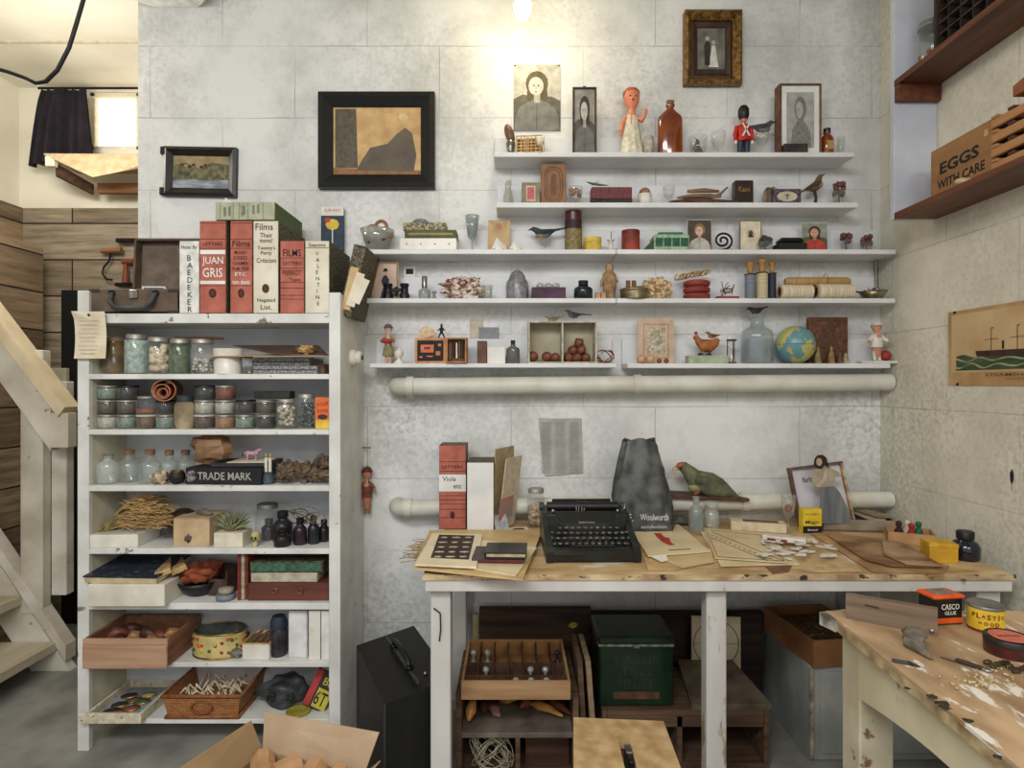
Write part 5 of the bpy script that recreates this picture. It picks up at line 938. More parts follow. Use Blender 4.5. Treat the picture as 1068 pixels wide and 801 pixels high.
lh = V(251,Yf + .26) - Z - h + .04; lw = w * .98; b = B().at((0,d / 2 + .0,h * .6),(-.06,0,0)); b.box((0,.02,lh / 2),(lw,.006,lh),SI); 
for x in (-1,1): b.box((x * (lw / 2 - .004),0,lh / 2),(.008,.045,lh),SU)
b.box((0,0,lh - .004),(lw,.045,.008),SU); b.box((0,.025,lh / 2),(lw,.006,lh),SU); b.build('lid',t)
hd = B(); hd.tube([(-.075,-d / 2 - .004,h * .8),(-.07,-d / 2 - .02,h * .45),(-.05,-d / 2 - .024,h * .22),(0,-d / 2 - .025,h * .17),(.05,-d / 2 - .024,h * .22),(.07,-d / 2 - .02,h * .45),(.075,-d / 2 - .004,h * .8)],.008,M((70,74,76),(48,50,52)),10); hd.build('handle',t)
for x in (-.075,.075): B().ring((x,-d / 2 - .004,h * .82),.009,.003,IRON,'y',12,6).build('handle_ring',t)
B().box((0,-d / 2 - .004,h * .78),(.028,.008,.03),STEEL,.002).build('lock',t)
solo(B().box((0,0,.025),(.082,.003,.05),WPAPER).box((0,-.002,.025),(.07,.001,.04),M((70,96,120),(40,58,80),scale=40)),'blue_photograph','white-bordered blue photograph leaning in the open suitcase','photograph',(U(164,Yf + .12),Yf + .1,Z + .06),.05)
# matchbook card and leaning file at the right
t = thing('illustrated_booklet','dark blue booklet with a yellow sign picture standing behind the file boxes','booklet',(U(347,YB + .3),YB + .3,V(262,YB + .3))); w,h = 24 * (YB + .3) / F,46 * (YB + .3) / F; Zs = V(262,YB + .3)
B().box((0,0,h / 2 - .0),(w,.006,h),M((40,58,78),(28,42,60)),.001).build('cover',t); b = B(); b.box((0,-.0036,h * .9),(w * .98,.001,h * .2),WPAPER); b.build('header',t); text('SUN RAY',w * .7,h * .07,M((206,80,56)),t,(0,-.0045,h * .92)); b = B(); b.flat(ellp(0,h * .6,w * .3,h * .13,8),-.0037,M((226,190,60))); b.flat(ellp(-w * .22,h * .7,w * .14,h * .06,8),-.0041,M((190,60,44))); b.flat([(-.002,0),(.002,0),(.002,h * .5),(-.002,h * .5)],-.0038,WPAPER); b.build('picture',t)
solo(B().box((0,0,(Zs - SZ[0]) / 2),(.08,.06,Zs - SZ[0] - .002),FB,.002),'marbled_box','marbled box hidden behind the cream file boxes, under the blue booklet','box',(U(347,YB + .3),YB + .28,SZ[0]))
Yl = YB + .02; hl = .24; t = thing('leaning_file','marbled file box leaning outward over the right end of the bookcase top','file box',(U(347,Yl) + .005,Yl + .1,SZ[0] + .0),rot=(0,.22,0)); B().box((.03,.02,.13),(.045,.2,.25),FB,.002).build('box_body',t)
for k in range(3): B().at((.03 + .012 * k,-.085 - .005 * k,.02 + .0 * k),(0,.1 * k,0)).box((0,0,.08),(.03,.002,.15 - .03 * k),[TAN,PAPER,CREAMF][k]).build('paper_sheet',t)

# ---------------------------------------------------------------- jars and shelves of the bookcase
LID = M((176,172,160),(130,126,116),metal=.5,rough=.45)
def jar(label,x0,x1,yt,z,Y,fill=None,flab=None,lid=LID,tint=None,fillh=.8,chunks=None,name='glass_jar',group=None,gname='filling',shoulder=True,seed=1):
    loc,w,h = spot(x0,x1,yt,z,Y); r = w / 2; t = thing(name,label,'jar',loc,group=group); g = tint or CLEAR
    prof = [(0,.001),(r * .9,.001),(r,h * .06),(r,h * .74),(r * .82,h * .84),(r * .8,h * .9)] if shoulder else [(0,.001),(r * .92,.001),(r,h * .08),(r,h * .8),(r * .94,h * .86)]
    B().lathe(prof,g,20,cap=False).build('glass_body',t); lr = r * .86 if shoulder else r * 1.0; B().lathe([(lr,h * (.88 if shoulder else .86)),(lr,h * .985),(lr * .93,h)],lid,20).build('lid',t)
    if fill:
        b = B(); fh = h * fillh * (.82 if not shoulder else .9)
        if chunks:
            random.seed(seed); cr_ = chunks
            n = int(min(70,3.2 * (r * r * fh) / (cr_ ** 3) * .45))
            for i in range(n):
                a = random.uniform(0,6.28); q = (r * .93 - cr_) * (random.random() ** .35); b.blob((q * cos(a),q * sin(a),.003 + cr_ + (fh - 2 * cr_) * random.random()),(cr_,cr_ * random.uniform(.6,1),cr_ * random.uniform(.6,1)),fill,i,.35,n=8,k=6)
        else: b.lathe([(0,.003),(r * .9,.003),(r * .95,h * .06),(r * .95,fh),(0,fh)],fill,18)
        solo(b,'jar_' + gname,flab or (gname + ' inside the ' + label),gname,loc,kind='stuff')
    return h
Z1 = SZ[1]; Yj = YB + .07
jar('jar of amber liquid, leftmost on the top bookcase shelf',108.5,131,352,Z1,Yj,M((126,92,44),(74,52,24),rough=.2),'amber liquid in the leftmost jar of the top bookcase shelf',gname='liquid',fillh=.95,lid=M((120,104,80)))
jar('jar of pale blue-green wool, second jar on the top bookcase shelf',131,154,349,Z1,Yj - .03,M((178,192,182),(120,140,132),scale=60),'pale blue-green wool in the second jar of the top bookcase shelf',gname='wool',fillh=.95)
jar('jar of white shells, third jar on the top bookcase shelf',154,177,352,Z1,Yj - .03,M((226,210,184),(196,176,150)),'white and tan shells in the third jar of the top bookcase shelf',gname='shells',chunks=.013,fillh=.9,seed=3)
jar('jar of green moss, fourth jar on the top bookcase shelf',177.5,199,354,Z1,Yj - .02,M((92,106,78),(56,68,50),scale=70),'green moss in the fourth jar of the top bookcase shelf',gname='moss',fillh=.95)
jar('jar half full of white pellets, fifth jar on the top bookcase shelf',199.5,223,354,Z1,Yj - .03,M((214,212,198)),'white pellets in the fifth jar of the top bookcase shelf',gname='pellets',chunks=.006,fillh=.5,seed=4)
b = B(); b.tube([(U(186,Yj),Yj - .02,V(352.5,Yj)),(U(233,Yj),Yj,V(354,Yj))],[.003,.005],WOODD); solo(b,'paint_brush','dark thin brush lying across the lids of the moss and pellet jars','brush',(0,0,.003))
loc,w,h = spot(223.5,252,364,Z1,Yj - .03); solo(B().lathe([(w * .46,0),(w / 2,h),(w * .47,h),(w * .44,.004),(0,.004)],CERAM,24,cap=False).lathe([(0,0),(w * .46,0)],CERAM,24,cap=False),'white_mug','plain white cup right of the pellet jar','cup',loc)
jar('small empty glass jar between the white cup and the grey boxes',253,264,371,Z1,Yj - .03,lid=INK)
def stackbox(label,x0,x1,y0,y1,Y,d,m,name='marbled_box',rz=0,cat='box'):
    w = (x1 - x0) * Y / F; h = (y1 - y0) * Y / F; z = V(y1,Y); t = thing(name,label,cat,(U((x0 + x1) / 2,Y),Y + d / 2,z),rz); B().box((0,0,h / 2),(w,d,h),m,.0015).build('box_body',t); B().box((0,-d / 2 - .0006,h / 2),(w * .96,.001,h * .12),M(tuple(50 for _ in range(3)))).build('lid_edge',t); return z + h
GM = M((150,150,146),(96,96,94),scale=150,contrast=(.42,.58)); Yb = YB + .03
s_ = lambda z: CY + (EYE - z) * F / Yb
zz = stackbox('lower grey marbled box on the top bookcase shelf',264,331,s_(Z1) - 8.6,s_(Z1) - .1,Yb,.16,GM); zz = stackbox('upper grey marbled box, under the kraft papers',263,323,s_(zz) - 8.2,s_(zz) - .1,Yb + .01,.15,GM)
solo(B().box((0,0,.018),(.05,.1,.036),M((110,88,70),(80,62,50)),.001),'brown_box','brown box at the right end of the top bookcase shelf','box',(U(335,YB + .1),YB + .11,Z1))
def sheet(name,label,pts,th,m,cat='paper',group=None,lift=None):
    """a thin sheet given by its corners in space (top side), with real thickness"""
    n = len(pts); vs = [tuple(p) for p in pts] + [(p[0],p[1],p[2] - th) for p in pts]
    return solo(B().add(vs,[list(range(n)),list(range(2 * n - 1,n - 1,-1))] + [(i,i + n,(i + 1) % n + n,(i + 1) % n) for i in range(n)],m),name,label,cat,group=group)
sheet('kraft_sheet','kraft paper sheet lying over the white cup and grey boxes',[(U(217,YB),YB - .015,zz + .004),(U(339,YB),YB - .01,zz + .006),(U(330,YB + .15),YB + .14,zz + .022),(U(222,YB + .1),YB + .12,zz + .012)],.0025,KRAFT)
sheet('dark_card','dark brown card tilted on the kraft paper, top bookcase shelf',[(U(285,YB),YB,zz + .014),(U(343,YB),YB,zz + .008),(U(330,YB + .1),YB + .12,zz + .05),(U(240,YB + .1),YB + .12,zz + .05)],.003,M((96,76,66),(72,56,50)))
solo(B().blob((0,0,.008),(.03,.03,.013),KRAFT,4,.5,3,smooth=False),'crumpled_kraft','crumpled kraft paper lump at the right of the top bookcase shelf','paper',(U(318,YB),YB + .01,zz + .02))
# second shelf: stacked low jars
Z2 = SZ[2]; hj = .0505; Yj = YB + .055
FIL = {'g': ((140,152,140),(96,108,98)),'b': ((54,48,48),(30,28,30)),'w': ((196,190,178),(150,144,130)),'o': ((122,96,62),(80,60,38)),'r': ((142,62,40),(96,40,28)),'k': ((96,76,64),(60,46,40)),'t': ((170,128,90),(126,88,60))}
rows = [(0,[(103,'w','pale powder'),(123,'g','grey-green powder'),(143.5,'o','tan seeds'),(163.5,'g','pale green flakes'),(203.5,'k','dark seeds'),(225,'t','red-brown bands'),(246,'g','clear water'),(267.5,'b','black beads')]),
        (1,[(103,'k','brown flakes'),(123.5,'k','dark brown bark'),(163.5,'b','blue-black chips'),(204,'w','grey gravel'),(225,'w','pinkish white salt'),(247,'b','black pods'),(267.5,'k','speckled beans')]),
        (2,[(103,'g','blue-grey moss'),(124,'b','dark twigs'),(204.5,'b','dark shards'),(225.5,'r','brick red powder')])]
pos = ['bottom','middle','top']
for rk,lst in rows:
    for x0,f,nm in lst:
        fc,fc2 = FIL[f]; jar('squat jar of %s in the %s row of stacked jars, second bookcase shelf' % (nm,pos[rk]),x0,x0 + 20,CY + (EYE - (Z2 + hj * (rk + 1) - .0015)) * F / Yj,Z2 + hj * rk,Yj,M(fc,fc2,scale=90),'%s filling its squat jar, %s row' % (nm,pos[rk]),shoulder=False,gname='filling',fillh=.97,lid=[LID,LID,M((196,192,182))][int(x0) % 3] if f != 'b' or rk < 1 else BLACK,group='squat stacked jars')
jar('wide-mouthed jar of reddish liquid on the stacked squat jars',143,164,CY + (EYE - (Z2 + hj + .062)) * F / Yj,Z2 + hj,Yj,M((150,90,60),(120,70,50)),'reddish liquid in the wide-mouthed jar',gname='liquid',fillh=.35)
t = thing('leather_roll','rolled brown leather scroll lying on the stacked jars, end showing its spiral','roll',(U(176,Yj),Yj - .02,Z2 + 2 * hj + .032),rot=(pi / 2,0,pi + .35)); P = []
LR = M((186,124,86),(146,92,62),rough=.55)
for k,(r,dx) in enumerate(((.037,0),(.026,.006),(.0165,.004))): B().lathe([(r,-.03),(r,.12),(r - .003,.12),(r - .003,-.03),(r,-.03)],LR,26,c=(dx,-.004 * k,0),cap=False).build('rolled_leather',t)
loc,w,h = spot(183,203,412,Z2,Yj - .015); t = thing('cream_lidded_jar','cream stoneware jar with a dark lid between the stacked jars','jar',loc); B().lathe([(w * .4,0),(w * .5,h * .15),(w * .5,h * .7),(w * .36,h * .82)],M((176,160,128),(112,96,74),scale=14),20).build('jar_body',t); B().lathe([(w * .4,h * .8),(w * .42,h * .97),(w * .3,h)],M((44,50,56)),18).build('lid',t)
jar('tall jar of white nuts near the right end of the second bookcase shelf',288.5,309,416,Z2,Yj - .02,M((206,196,176),(160,148,124)),'white nuts in the tall jar, second bookcase shelf',gname='nuts',chunks=.008,fillh=.92,seed=8)
jar('tall jar of grey metal bits beside the yellow packet',310,329,411,Z2,Yj,M((110,112,116),(60,62,66),metal=.5),'grey metal bits in the tall jar, second bookcase shelf',gname='metal bits',chunks=.007,fillh=.85,seed=9)
solo(B().box((0,0,.013),(.125,.05,.026),M((44,42,36),(24,24,22)),.002),'black_flat_tin','flat black tin lying on the lids at the right of the stacked jars','tin',(U(286,Yj),Yj + .005,Z2 + .1045))
loc,w,h = spot(328.5,344,414.5,Z2,YB + .03); t = thing('yellow_orange_packet','orange and yellow lettered packet at the right end of the second bookcase shelf','packet',(loc[0],YB + .05,Z2)); B().box((0,0,h / 2),(w,.035,h),M((222,120,50),(206,100,40)),.001).build('packet_body',t)
text('scuff',w * .8,h * .16,M((180,30,24)),t,(0,-.0182,h * .8)); text('kote',w * .75,h * .17,M((180,30,24)),t,(0,-.0182,h * .6)); b = B(); b.box((0,-.018,h * .14),(w * .96,.001,h * .26),M((236,196,70))); b.flat(ellp(0,h * .38,w * .34,h * .08),-.0182,M((60,44,36))); b.build('printed_panel',t)
# third shelf: corked bottles, stone, books, driftwood
Z3 = SZ[3]; Yj = YB + .06
loc,w,h = spot(102,124,474,Z3,Yj); bottle('milky_bottle','short milky glass bottle at the left end of the corked bottles',loc,w,h,glass((236,238,226),.9),cap=M((140,130,110)),capf=.06,capname='rim',nr=.4,shoulder=.72)
for k,(x0,x1,yt) in enumerate(((124,146,469),(146,167,469),(167,186,469.5),(184,203,469.5))):
    loc,w,h = spot(x0,x1,yt,Z3,Yj + (.03,.0,.035,.07)[k]); bottle('corked_bottle',['first','second','third','fourth'][k] + ' clear corked bottle counting from the milky one',loc,w,h,glass((240,244,240),.3),capf=.1,group='corked glass bottles',shoulder=.66,nr=.42,lab=None)
random.seed(6); b = B(); b.blob((0,0,.024),(.024,.02,.024),M((206,186,156),(140,118,90),scale=60),3,.5,3); solo(b,'spiked_shell','knobbly tan shell in front of the corked bottles','shell',(U(166,YB + .02),YB + .028,Z3))
t = thing('dark_round_pot','small dark round pot with a brass rim in front of the black books','pot',(U(184,YB + .03),YB + .035,Z3)); B().lathe([(.012,0),(.024,.012),(.027,.03),(.02,.044)],M((34,28,24)),18).build('pot_body',t); B().ring((0,0,.044),.018,.003,BRASS,'z',16,6).build('rim',t)
t = thing('trade_mark_book','thick black book lettered TRADE MARK lying on the third bookcase shelf','book',(U(232,YB),YB + .1,Z3),-.06); B().box((0,0,.029),(.27,.17,.058),M((30,30,34),(18,18,22)),.003).build('cover',t); text('TRADE MARK',.19,.026,M((180,176,166)),t,(.005,-.0858,.03)); b = B(); b.blob((-.115,-.085,.028),(.018,.002,.02),M((150,146,138),(40,40,44),scale=120),2,.3); b.build('emblem',t)
t = thing('thin_black_book','thin dark book and papers stacked on the thick black book','book',(U(245,YB),YB + .1,Z3 + .059),.04); B().box((0,0,.007),(.2,.14,.014),M((50,48,46)),.002).build('cover',t); B().box((.02,-.01,.0155),(.13,.12,.002),PAPER).build('paper_sheet',t)
solo(B().blob((0,0,0),(.066,.045,.053),M((148,114,82),(104,74,52),scale=14,rough=.6),6,.28,1.6,9,7,smooth=False),'brown_stone','large faceted brown stone resting on the black books','stone',(U(220,YB + .05),YB + .06,V(468,YB + .05)))
t = thing('toy_horse','tiny pink and white striped toy horse standing on the black books','toy',(U(259,YB + .06),YB + .09,Z3 + .0755)); PH = M((214,170,176),(150,110,120),scale=140); b = B(); b.tube([(-.028,0,.022),(-.018,0,.026),(.0,0,.024),(.016,0,.026),(.024,0,.036),(.034,0,.038)],[.003,.008,.008,.009,.006,.003],PH,10)
for x in (-.016,.013):
    for s in (-1,1): b.tube([(x,s * .004,.02),(x + .003,s * .004,.01),(x,s * .004,0)],[.004,.003,.003],PH,6)
b.build('body',t); B().tube([(-.026,0,.024),(-.034,0,.02),(-.034,0,.01)],[.002,.003,.001],INK,6).build('tail',t)
t = thing('candle_holder','small blue-grey pot holding two short white candles','candle holder',(U(279,YB + .03),YB + .035,Z3)); B().lathe([(.016,0),(.021,.012),(.019,.03),(.014,.036),(.017,.042)],M((74,92,98),(50,64,70)),18).build('pot_body',t)
for k,x in enumerate((-.007,.007)): t = thing('white_candle',['left','right'][k] + ' short white candle in the blue-grey pot','candle',(U(279,YB + .03) + x,YB + .035,Z3 + .041),group='candles in the blue-grey pot'); B().cyl((0,0,0),.0055,.05,CERAM,12).build('wax',t); B().ell((0,0,.057),(.004,.004,.007),M((196,160,60)),8,6).build('wick',t)
BKW = M((124,104,82),(64,52,42),scale=50,rough=.9,bump=.8)
for k,(px,pz,rx,rz_,dy,lb) in enumerate(((297,493,.03,.026,.0,'leftmost lichen-covered'),(300,486,.04,.018,.06,'long dark back'),(318,492,.036,.034,.02,'middle'),(335,496,.035,.018,.0,'rightmost low'),(336,485,.026,.03,.05,'rightmost upright'))):
    Yk = YB + .035 + dy; solo(B().blob((0,0,0),(rx,.025,rz_),BKW,k + 5,.55,2.6,14,10,smooth=False),'bark_chunk',lb + ' chunk of rough brown bark on the third bookcase shelf','bark',(U(px,Yk),Yk,max(V(pz,Yk),Z3 + rz_ * .95)),group='bark chunks')
# fourth shelf
Z4 = SZ[4]; t = thing('white_tray_box','low white box under the straw bundle, fourth bookcase shelf','box',(U(122,YB + .04),YB + .08,Z4),.05); B().box((0,0,.022),(.17,.14,.044),CERAM,.002).build('box_body',t)
b = B(); random.seed(21); S1 = M((206,172,116),(158,120,70),scale=70); S2 = M((166,150,96),(120,106,62),scale=70)
for i in range(430):
    a = random.uniform(0,6.28); q = random.random() ** .6; cx0 = .0; x = .035 + q * .085 * cos(a); y = q * .055 * sin(a) - .01; z = .01 + .115 * random.random() * (1.15 - q * .5); d = random.uniform(-.6,.8); L = random.uniform(.015,.03)
    b.tube([(x - L * cos(d),y,z - L * sin(d)),(x,y - .006,z + .004),(x + L * cos(d),y,z + L * sin(d) * .6)],.0013,S1,4)
for i in range(90):
    a = random.uniform(-.15,.15); b.tube([(-.12 + random.uniform(-.02,.02),-.03 + random.uniform(-.02,.02),-.02 + random.random() * .02),(-.06,random.uniform(-.02,.02),.04 + a * .2),(.0,random.uniform(-.03,.03),.08 + a * .2),(.06,random.uniform(-.02,.02),.105 + a * .1),(.09,random.uniform(-.02,.02),.08 + a * .3)],.0012,S2,4)
solo(b,'straw_bundle','large messy bundle of straw and dry grass on the fourth bookcase shelf','straw',(U(136,YB + .04),YB + .085,Z4 + .045))
solo(B().ell((0,0,0),.056,M((66,44,34),(42,28,24),rough=.35)),'dark_wooden_sphere','dark brown ball behind the pale wooden box','ball',(U(188,YB + .1),YB + .12,Z4 + .057))
t,w,h = boxy('pale_wooden_box','pale wooden box with a small dark emblem, fourth bookcase shelf',191.5,228,536,Z4,YB + .09,.13,M((200,174,138),(174,146,110),scale=14)); b = B(); b.blob((-.01,-.0655,h * .28),(.011,.0006,.012),M((96,80,76)),3,.5,5); b.build('emblem',t); B().box((0,0,h - .002),(w * 1.01,.132,.003),M((176,150,116))).build('lid_edge',t)
solo(B().tube([(-.03,0,.006),(0,-.02,.012),(.035,-.03,.006)],[.008,.013,.006],M((122,112,98),(86,78,68)),10),'long_pebble','long grey pebble on the pale wooden box','pebble',(U(214,YB + .08),YB + .09,Z4 + h))
t,w,h = boxy('square_white_planter','small square white planter holding a spiky plant',228.5,258,553,Z4,YB + .05,.075,M((222,214,194),(200,190,168)))
b = B(); random.seed(31); AG = M((150,150,112),(96,100,72),scale=30)
for i in range(46): a = i * 2.4; e = .25 + .95 * (i / 46); L = .075; b.tube([(0,0,0),(L * .5 * cos(a) * cos(e),L * .5 * sin(a) * cos(e),L * .5 * sin(e) + .004),(L * cos(a) * cos(e * .9),L * sin(a) * cos(e * .9) * .6,L * sin(e))],[.005,.0045,.0005],AG,5)
solo(b,'spiky_air_plant','spiky grey-green air plant in the square white planter','plant',(U(243,YB + .05),YB + .05,Z4 + h))
t = thing('skull_ornament','tiny yellowish skull beside the square white planter','ornament',(U(266,YB + .025),YB + .03,Z4)); SKL = M((206,190,130),(160,144,90),scale=40); B().blob((0,0,.034),(.016,.018,.018),SKL,2,.08).box((0,-.004,.01),(.018,.02,.02),SKL,.005).build('skull',t)
b = B(); [b.ell((s * .006,-.0165,.031),(.004,.003,.005),INK,8,6) for s in (-1,1)]; b.ell((0,-.017,.022),(.002,.002,.003),INK,6,4); b.build('eye_sockets',t)
jar('clear mason jar with a wire-bail lid behind the skull',267,291,525,Z4,YB + .12,lid=M((120,120,116),metal=.6))
DJ = [M((54,36,50),(28,20,28),rough=.3),M((46,46,50),(24,24,28),rough=.3),M((40,34,34),(20,18,18),rough=.35)]
for k,(x0,x1,yt,dy) in enumerate(((273,288,541,.09),(285,305,533,.06),(286,303,552,.0),(306,320,540,.02),(321,333,538,.03),(332,344,542,.06))):
    loc,w,h = spot(x0,x1,yt,Z4,YB + .035 + dy); bottle('dark_glass_vessel',['dark bottle behind the skull','purple-black jar under the wire curls','round black vessel at the front of the dark jars','slim dark bottle right of the round black vessel','dark jar second from the right end','dark jar at the right end of the fourth shelf'][k] + ', fourth bookcase shelf' * (k not in (5,)),loc,w,h,DJ[k % 3],cap=INK,capf=.14,nr=.5,shoulder=.7,capname='lid',group='dark glass vessels')
b = B(); TW = M((140,118,86),(96,76,54),scale=80)
for i in range(7): random.seed(i + 40); cx0 = random.uniform(-.03,.05); r = random.uniform(.022,.05); b.tube([(cx0 + r * cos(a),.01 * sin(a * 2 + i),r * .8 + .0 + r * .6 * sin(a + i)) for a in [k * .45 for k in range(15)]],.0015,[TW,IRON][i % 2],5)
solo(b,'twine_coils','loose coils of twine and wire over the dark jars','twine',(U(316,YB + .04),YB + .05,V(549,YB + .04)))
# fifth shelf
Z5 = SZ[5]; t = thing('white_file_tray','wide white cardboard box protruding from the fifth bookcase shelf','box',(U(134,YB - .02),YB + .082,Z5),.0); w = (174 - 94) * (YB - .03) / F; h = .074; b = B(); CW = M((222,216,200),(196,188,168),scale=10); b.box((0,0,h / 2),(w,.23,h),CW,.002); b.build('box_body',t)
t = thing('large_dark_book','large book with a dark blue speckled cover lying on the white box','book',(U(132,YB),YB + .075,Z5 + h + .001),-.05); B().at((0,0,0),(.1,-.0,0)).box((0,0,.02),(.25,.2,.022),M((206,190,150),(180,164,124)),.002).build('page_block',t); B().at((0,0,0),(.1,0,0)).box((-.0,-.0,.0325),(.255,.205,.004),M((36,40,54),(98,104,116),scale=50,contrast=(.3,.42))).build('cover',t)
for k in range(2): t = thing('tan_book',['front','rear'][k] + ' worn tan book slanting beside the dark blue one','book',(U(161 + 9 * k,YB),YB + .07 + .03 * k,Z5 + h + .002),.5 + .1 * k,group='worn tan books'); B().at((0,0,.0),(0,-.3,0)).box((0,0,.026),(.05,.15,.02),M((196,166,114),(160,128,82)),.002).build('book_body',t)
t = thing('black_bowl','black bowl under the terracotta dishes, fifth bookcase shelf','bowl',(U(203,YB + .06),YB + .09,Z5)); B().lathe([(.03,0),(.04,.006),(.062,.03),(.07,.05),(.064,.05),(.04,.012),(0,.01)],BLACK,26,cap=False).build('bowl_body',t)
for k in range(3):
    b = B(); n = 18; pr = ((.03,.004),(.055,.02),(.06,.036)); vs = [(0,0,.002)] + [(r * (1 + .18 * sin(5 * 2 * pi * i / n + k)) * cos(2 * pi * i / n),r * (1 + .18 * sin(5 * 2 * pi * i / n + k)) * sin(2 * pi * i / n),z + .006 * sin(i * 3 + k)) for r,z in pr for i in range(n)]
    fs = [(0,1 + i,1 + (i + 1) % n) for i in range(n)] + [(1 + j * n + i,1 + (j + 1) * n + i,1 + (j + 1) * n + (i + 1) % n,1 + j * n + (i + 1) % n) for j in (0,1) for i in range(n)]; q = len(vs); TT = M((178,96,66),(136,68,48),rough=.5); b.add(vs + [(x,y,z + .004) for x,y,z in vs],fs + [[i + q for i in f][::-1] for f in fs],TT,True)
    solo(b,'terracotta_dish',['lowest, widest','middle','topmost'][k] + ' lobed terracotta dish stacked on the black bowl','dish',(U(203 + 2 * k,YB + .06),YB + .09,Z5 + .04 + .011 * k),k * .9,'lobed terracotta dishes')
t = thing('dark_card_box','dark brown open card box behind the grey round stones','box',(U(231,YB + .08),YB + .11,Z5),-.15); b = B(); DC = M((84,62,52),(58,42,36)); b.box((0,0,.002),(.07,.09,.004),DC); [b.box((s * .034,0,.045),(.003,.09,.09),DC) for s in (-1,1)]; b.box((0,.044,.045),(.07,.003,.09),DC); b.box((0,-.044,.03),(.07,.003,.06),DC); b.build('box_body',t)
for k,rr in enumerate((.03,.024)): solo(B().lathe([(0,0),(rr,.002),(rr * 1.05,.01),(rr,.019),(0,.022)],M([(126,132,138),(160,146,130)][k]),20),'round_stone',['lower, bluish grey','upper, beige'][k] + ' flat round stone of a stacked pair','stone',(U(233,YB + .02) + .002 * k,YB + .035,Z5 + .022 * k))
for k,(px,cc) in enumerate(((248.5,(130,52,38)),(252.5,(196,176,150)),(256,(124,50,38)))): t = thing('upright_thin_book',['first red-brown','cream','second red-brown'][k] + ' thin upright book left of the stacked green book','book',(U(px,YB + .02),YB + .1,Z5),0,'thin upright books'); hh = V(577,YB + .02) - Z5; B().box((0,0,hh / 2),(.0115,.15,hh * (1 - .03 * k)),M(cc,tuple(v * .7 for v in cc),scale=60),.001).build('cover',t)
t = thing('red_wooden_case','flat red-brown wooden case at the bottom of the book stack','box',(U(300,YB + .015),YB + .11,Z5)); w = (344 - 259) * (YB + .02) / F - .004; B().box((0,0,.03),(w,.18,.06),wood((110,60,46),(74,40,32)),.002).build('box_body',t); b = B()
for x in (-.16,.16): b.ring((x * w,-.093,.035),.009,.002,BRASS,'y',12,5)
b.build('clasp',t)
t = thing('cream_stacked_book','cream book between the green marbled book and the red-brown case','book',(U(295,YB + .02),YB + .11,Z5 + .061)); B().box((0,0,.016),(.23,.16,.032),M((196,186,164),(160,150,128),scale=40),.002).build('cover',t)
t = thing('green_marbled_book','thick green and brown marbled book on top of the stack, fifth shelf','book',(U(297,YB + .02),YB + .115,Z5 + .094),.03); B().box((0,0,.019),(.25,.17,.038),M((84,88,64),(58,38,30),scale=90,contrast=(.45,.55)),.002).build('cover',t); B().box((0,-.0855,.019),(.24,.001,.028),M((70,110,84),(44,74,58),scale=100)).build('page_edge',t)
# sixth shelf
Z6 = SZ[6]; t = thing('wooden_drawer_box','open pinkish wooden drawer of wooden forms protruding from the sixth shelf','box',(U(130,YB - .045),YB + .068,Z6)); w = (174 - 86) * (YB - .045) / F; d = .23; h = .095; WD = wood((186,150,122),(156,120,94)); WD2 = wood((150,106,78),(112,74,54),'y')
b = B(); b.box((0,-d / 2 + .006,h * .4),(w,.012,h * .8),WD,.002); b.build('front_panel',t); xl = U(93,YB) + .003 - t.location.x; xr = w / 2 - .004; xm = (xl + xr) / 2; b = B(); b.box((xm,-d / 2 + .016,h * .85),(xr - xl,.01,h * .3),WD,.001); b.build('inner_front',t)
for x in (xl + .005,xr - .005): B().box((x,.012,h / 2),(.01,d - .026,h),WD2,.001).build('side_board',t)
B().box((xm,d / 2 - .005,h / 2),(xr - xl - .021,.01,h),WD2).build('back_board',t); B().box((xm,.01,.005),(xr - xl - .021,d - .03,.008),WD2).build('bottom_board',t)
random.seed(15); X0 = U(130,YB - .045)
for k in range(11):
    x = -.085 + .19 * (k % 5) / 4 + random.uniform(-.01,.01); y = YB - .0 + .065 * (k // 5); L = random.uniform(.05,.075); a = random.uniform(-.9,.9)
    b = B(); m = [M((176,130,80),(120,78,46),scale=20,rough=.4),M((84,52,38),(52,34,26),scale=20,rough=.5),M((128,70,48),(88,46,34),scale=20,rough=.5)][k % 3]
    b.tube([(-L * .5 * cos(a),-L * .4 * sin(a),0),(-L * .2 * cos(a),-L * .15 * sin(a),.008),(L * .2 * cos(a),L * .15 * sin(a),.006),(L * .6 * cos(a),L * .5 * sin(a),.002)],[.008,.024,.017,.004],m,10,sx=.8)
    solo(b,'wooden_form','%s wooden form %s in the pinkish wooden drawer' % (['golden','dark brown','reddish'][k % 3],['at the front left','at the front, left of centre','at the front centre','at the front, right of centre','at the front right','in the middle row, far left','in the middle row, left','in the middle row centre','in the middle row, right','in the middle row, far right','at the back'][k]),'wooden form',(X0 + x,y,Z6 + .055 + .01 * (k % 2)),group='wooden forms in the drawer')
t = thing('oval_floral_tin','open oval tin with faded red and yellow flowers, sixth bookcase shelf','tin',(U(223,YB + .03),YB + .075,Z6)); a_,b_ = .09,.06
TF = M((206,190,128),(176,156,96),scale=20,rough=.4); B().lathe([(1,0),(1,.085)],TF,36,sx=a_,sy=b_,cap=False).lathe([(.97,.004),(.97,.085)],M((90,96,92),(56,62,60),metal=.4,scale=20),36,sx=a_,sy=b_,cap=False).lathe([(1,0),(0,.002)],STEEL,36,sx=a_,sy=b_,cap=False).build('tin_body',t)
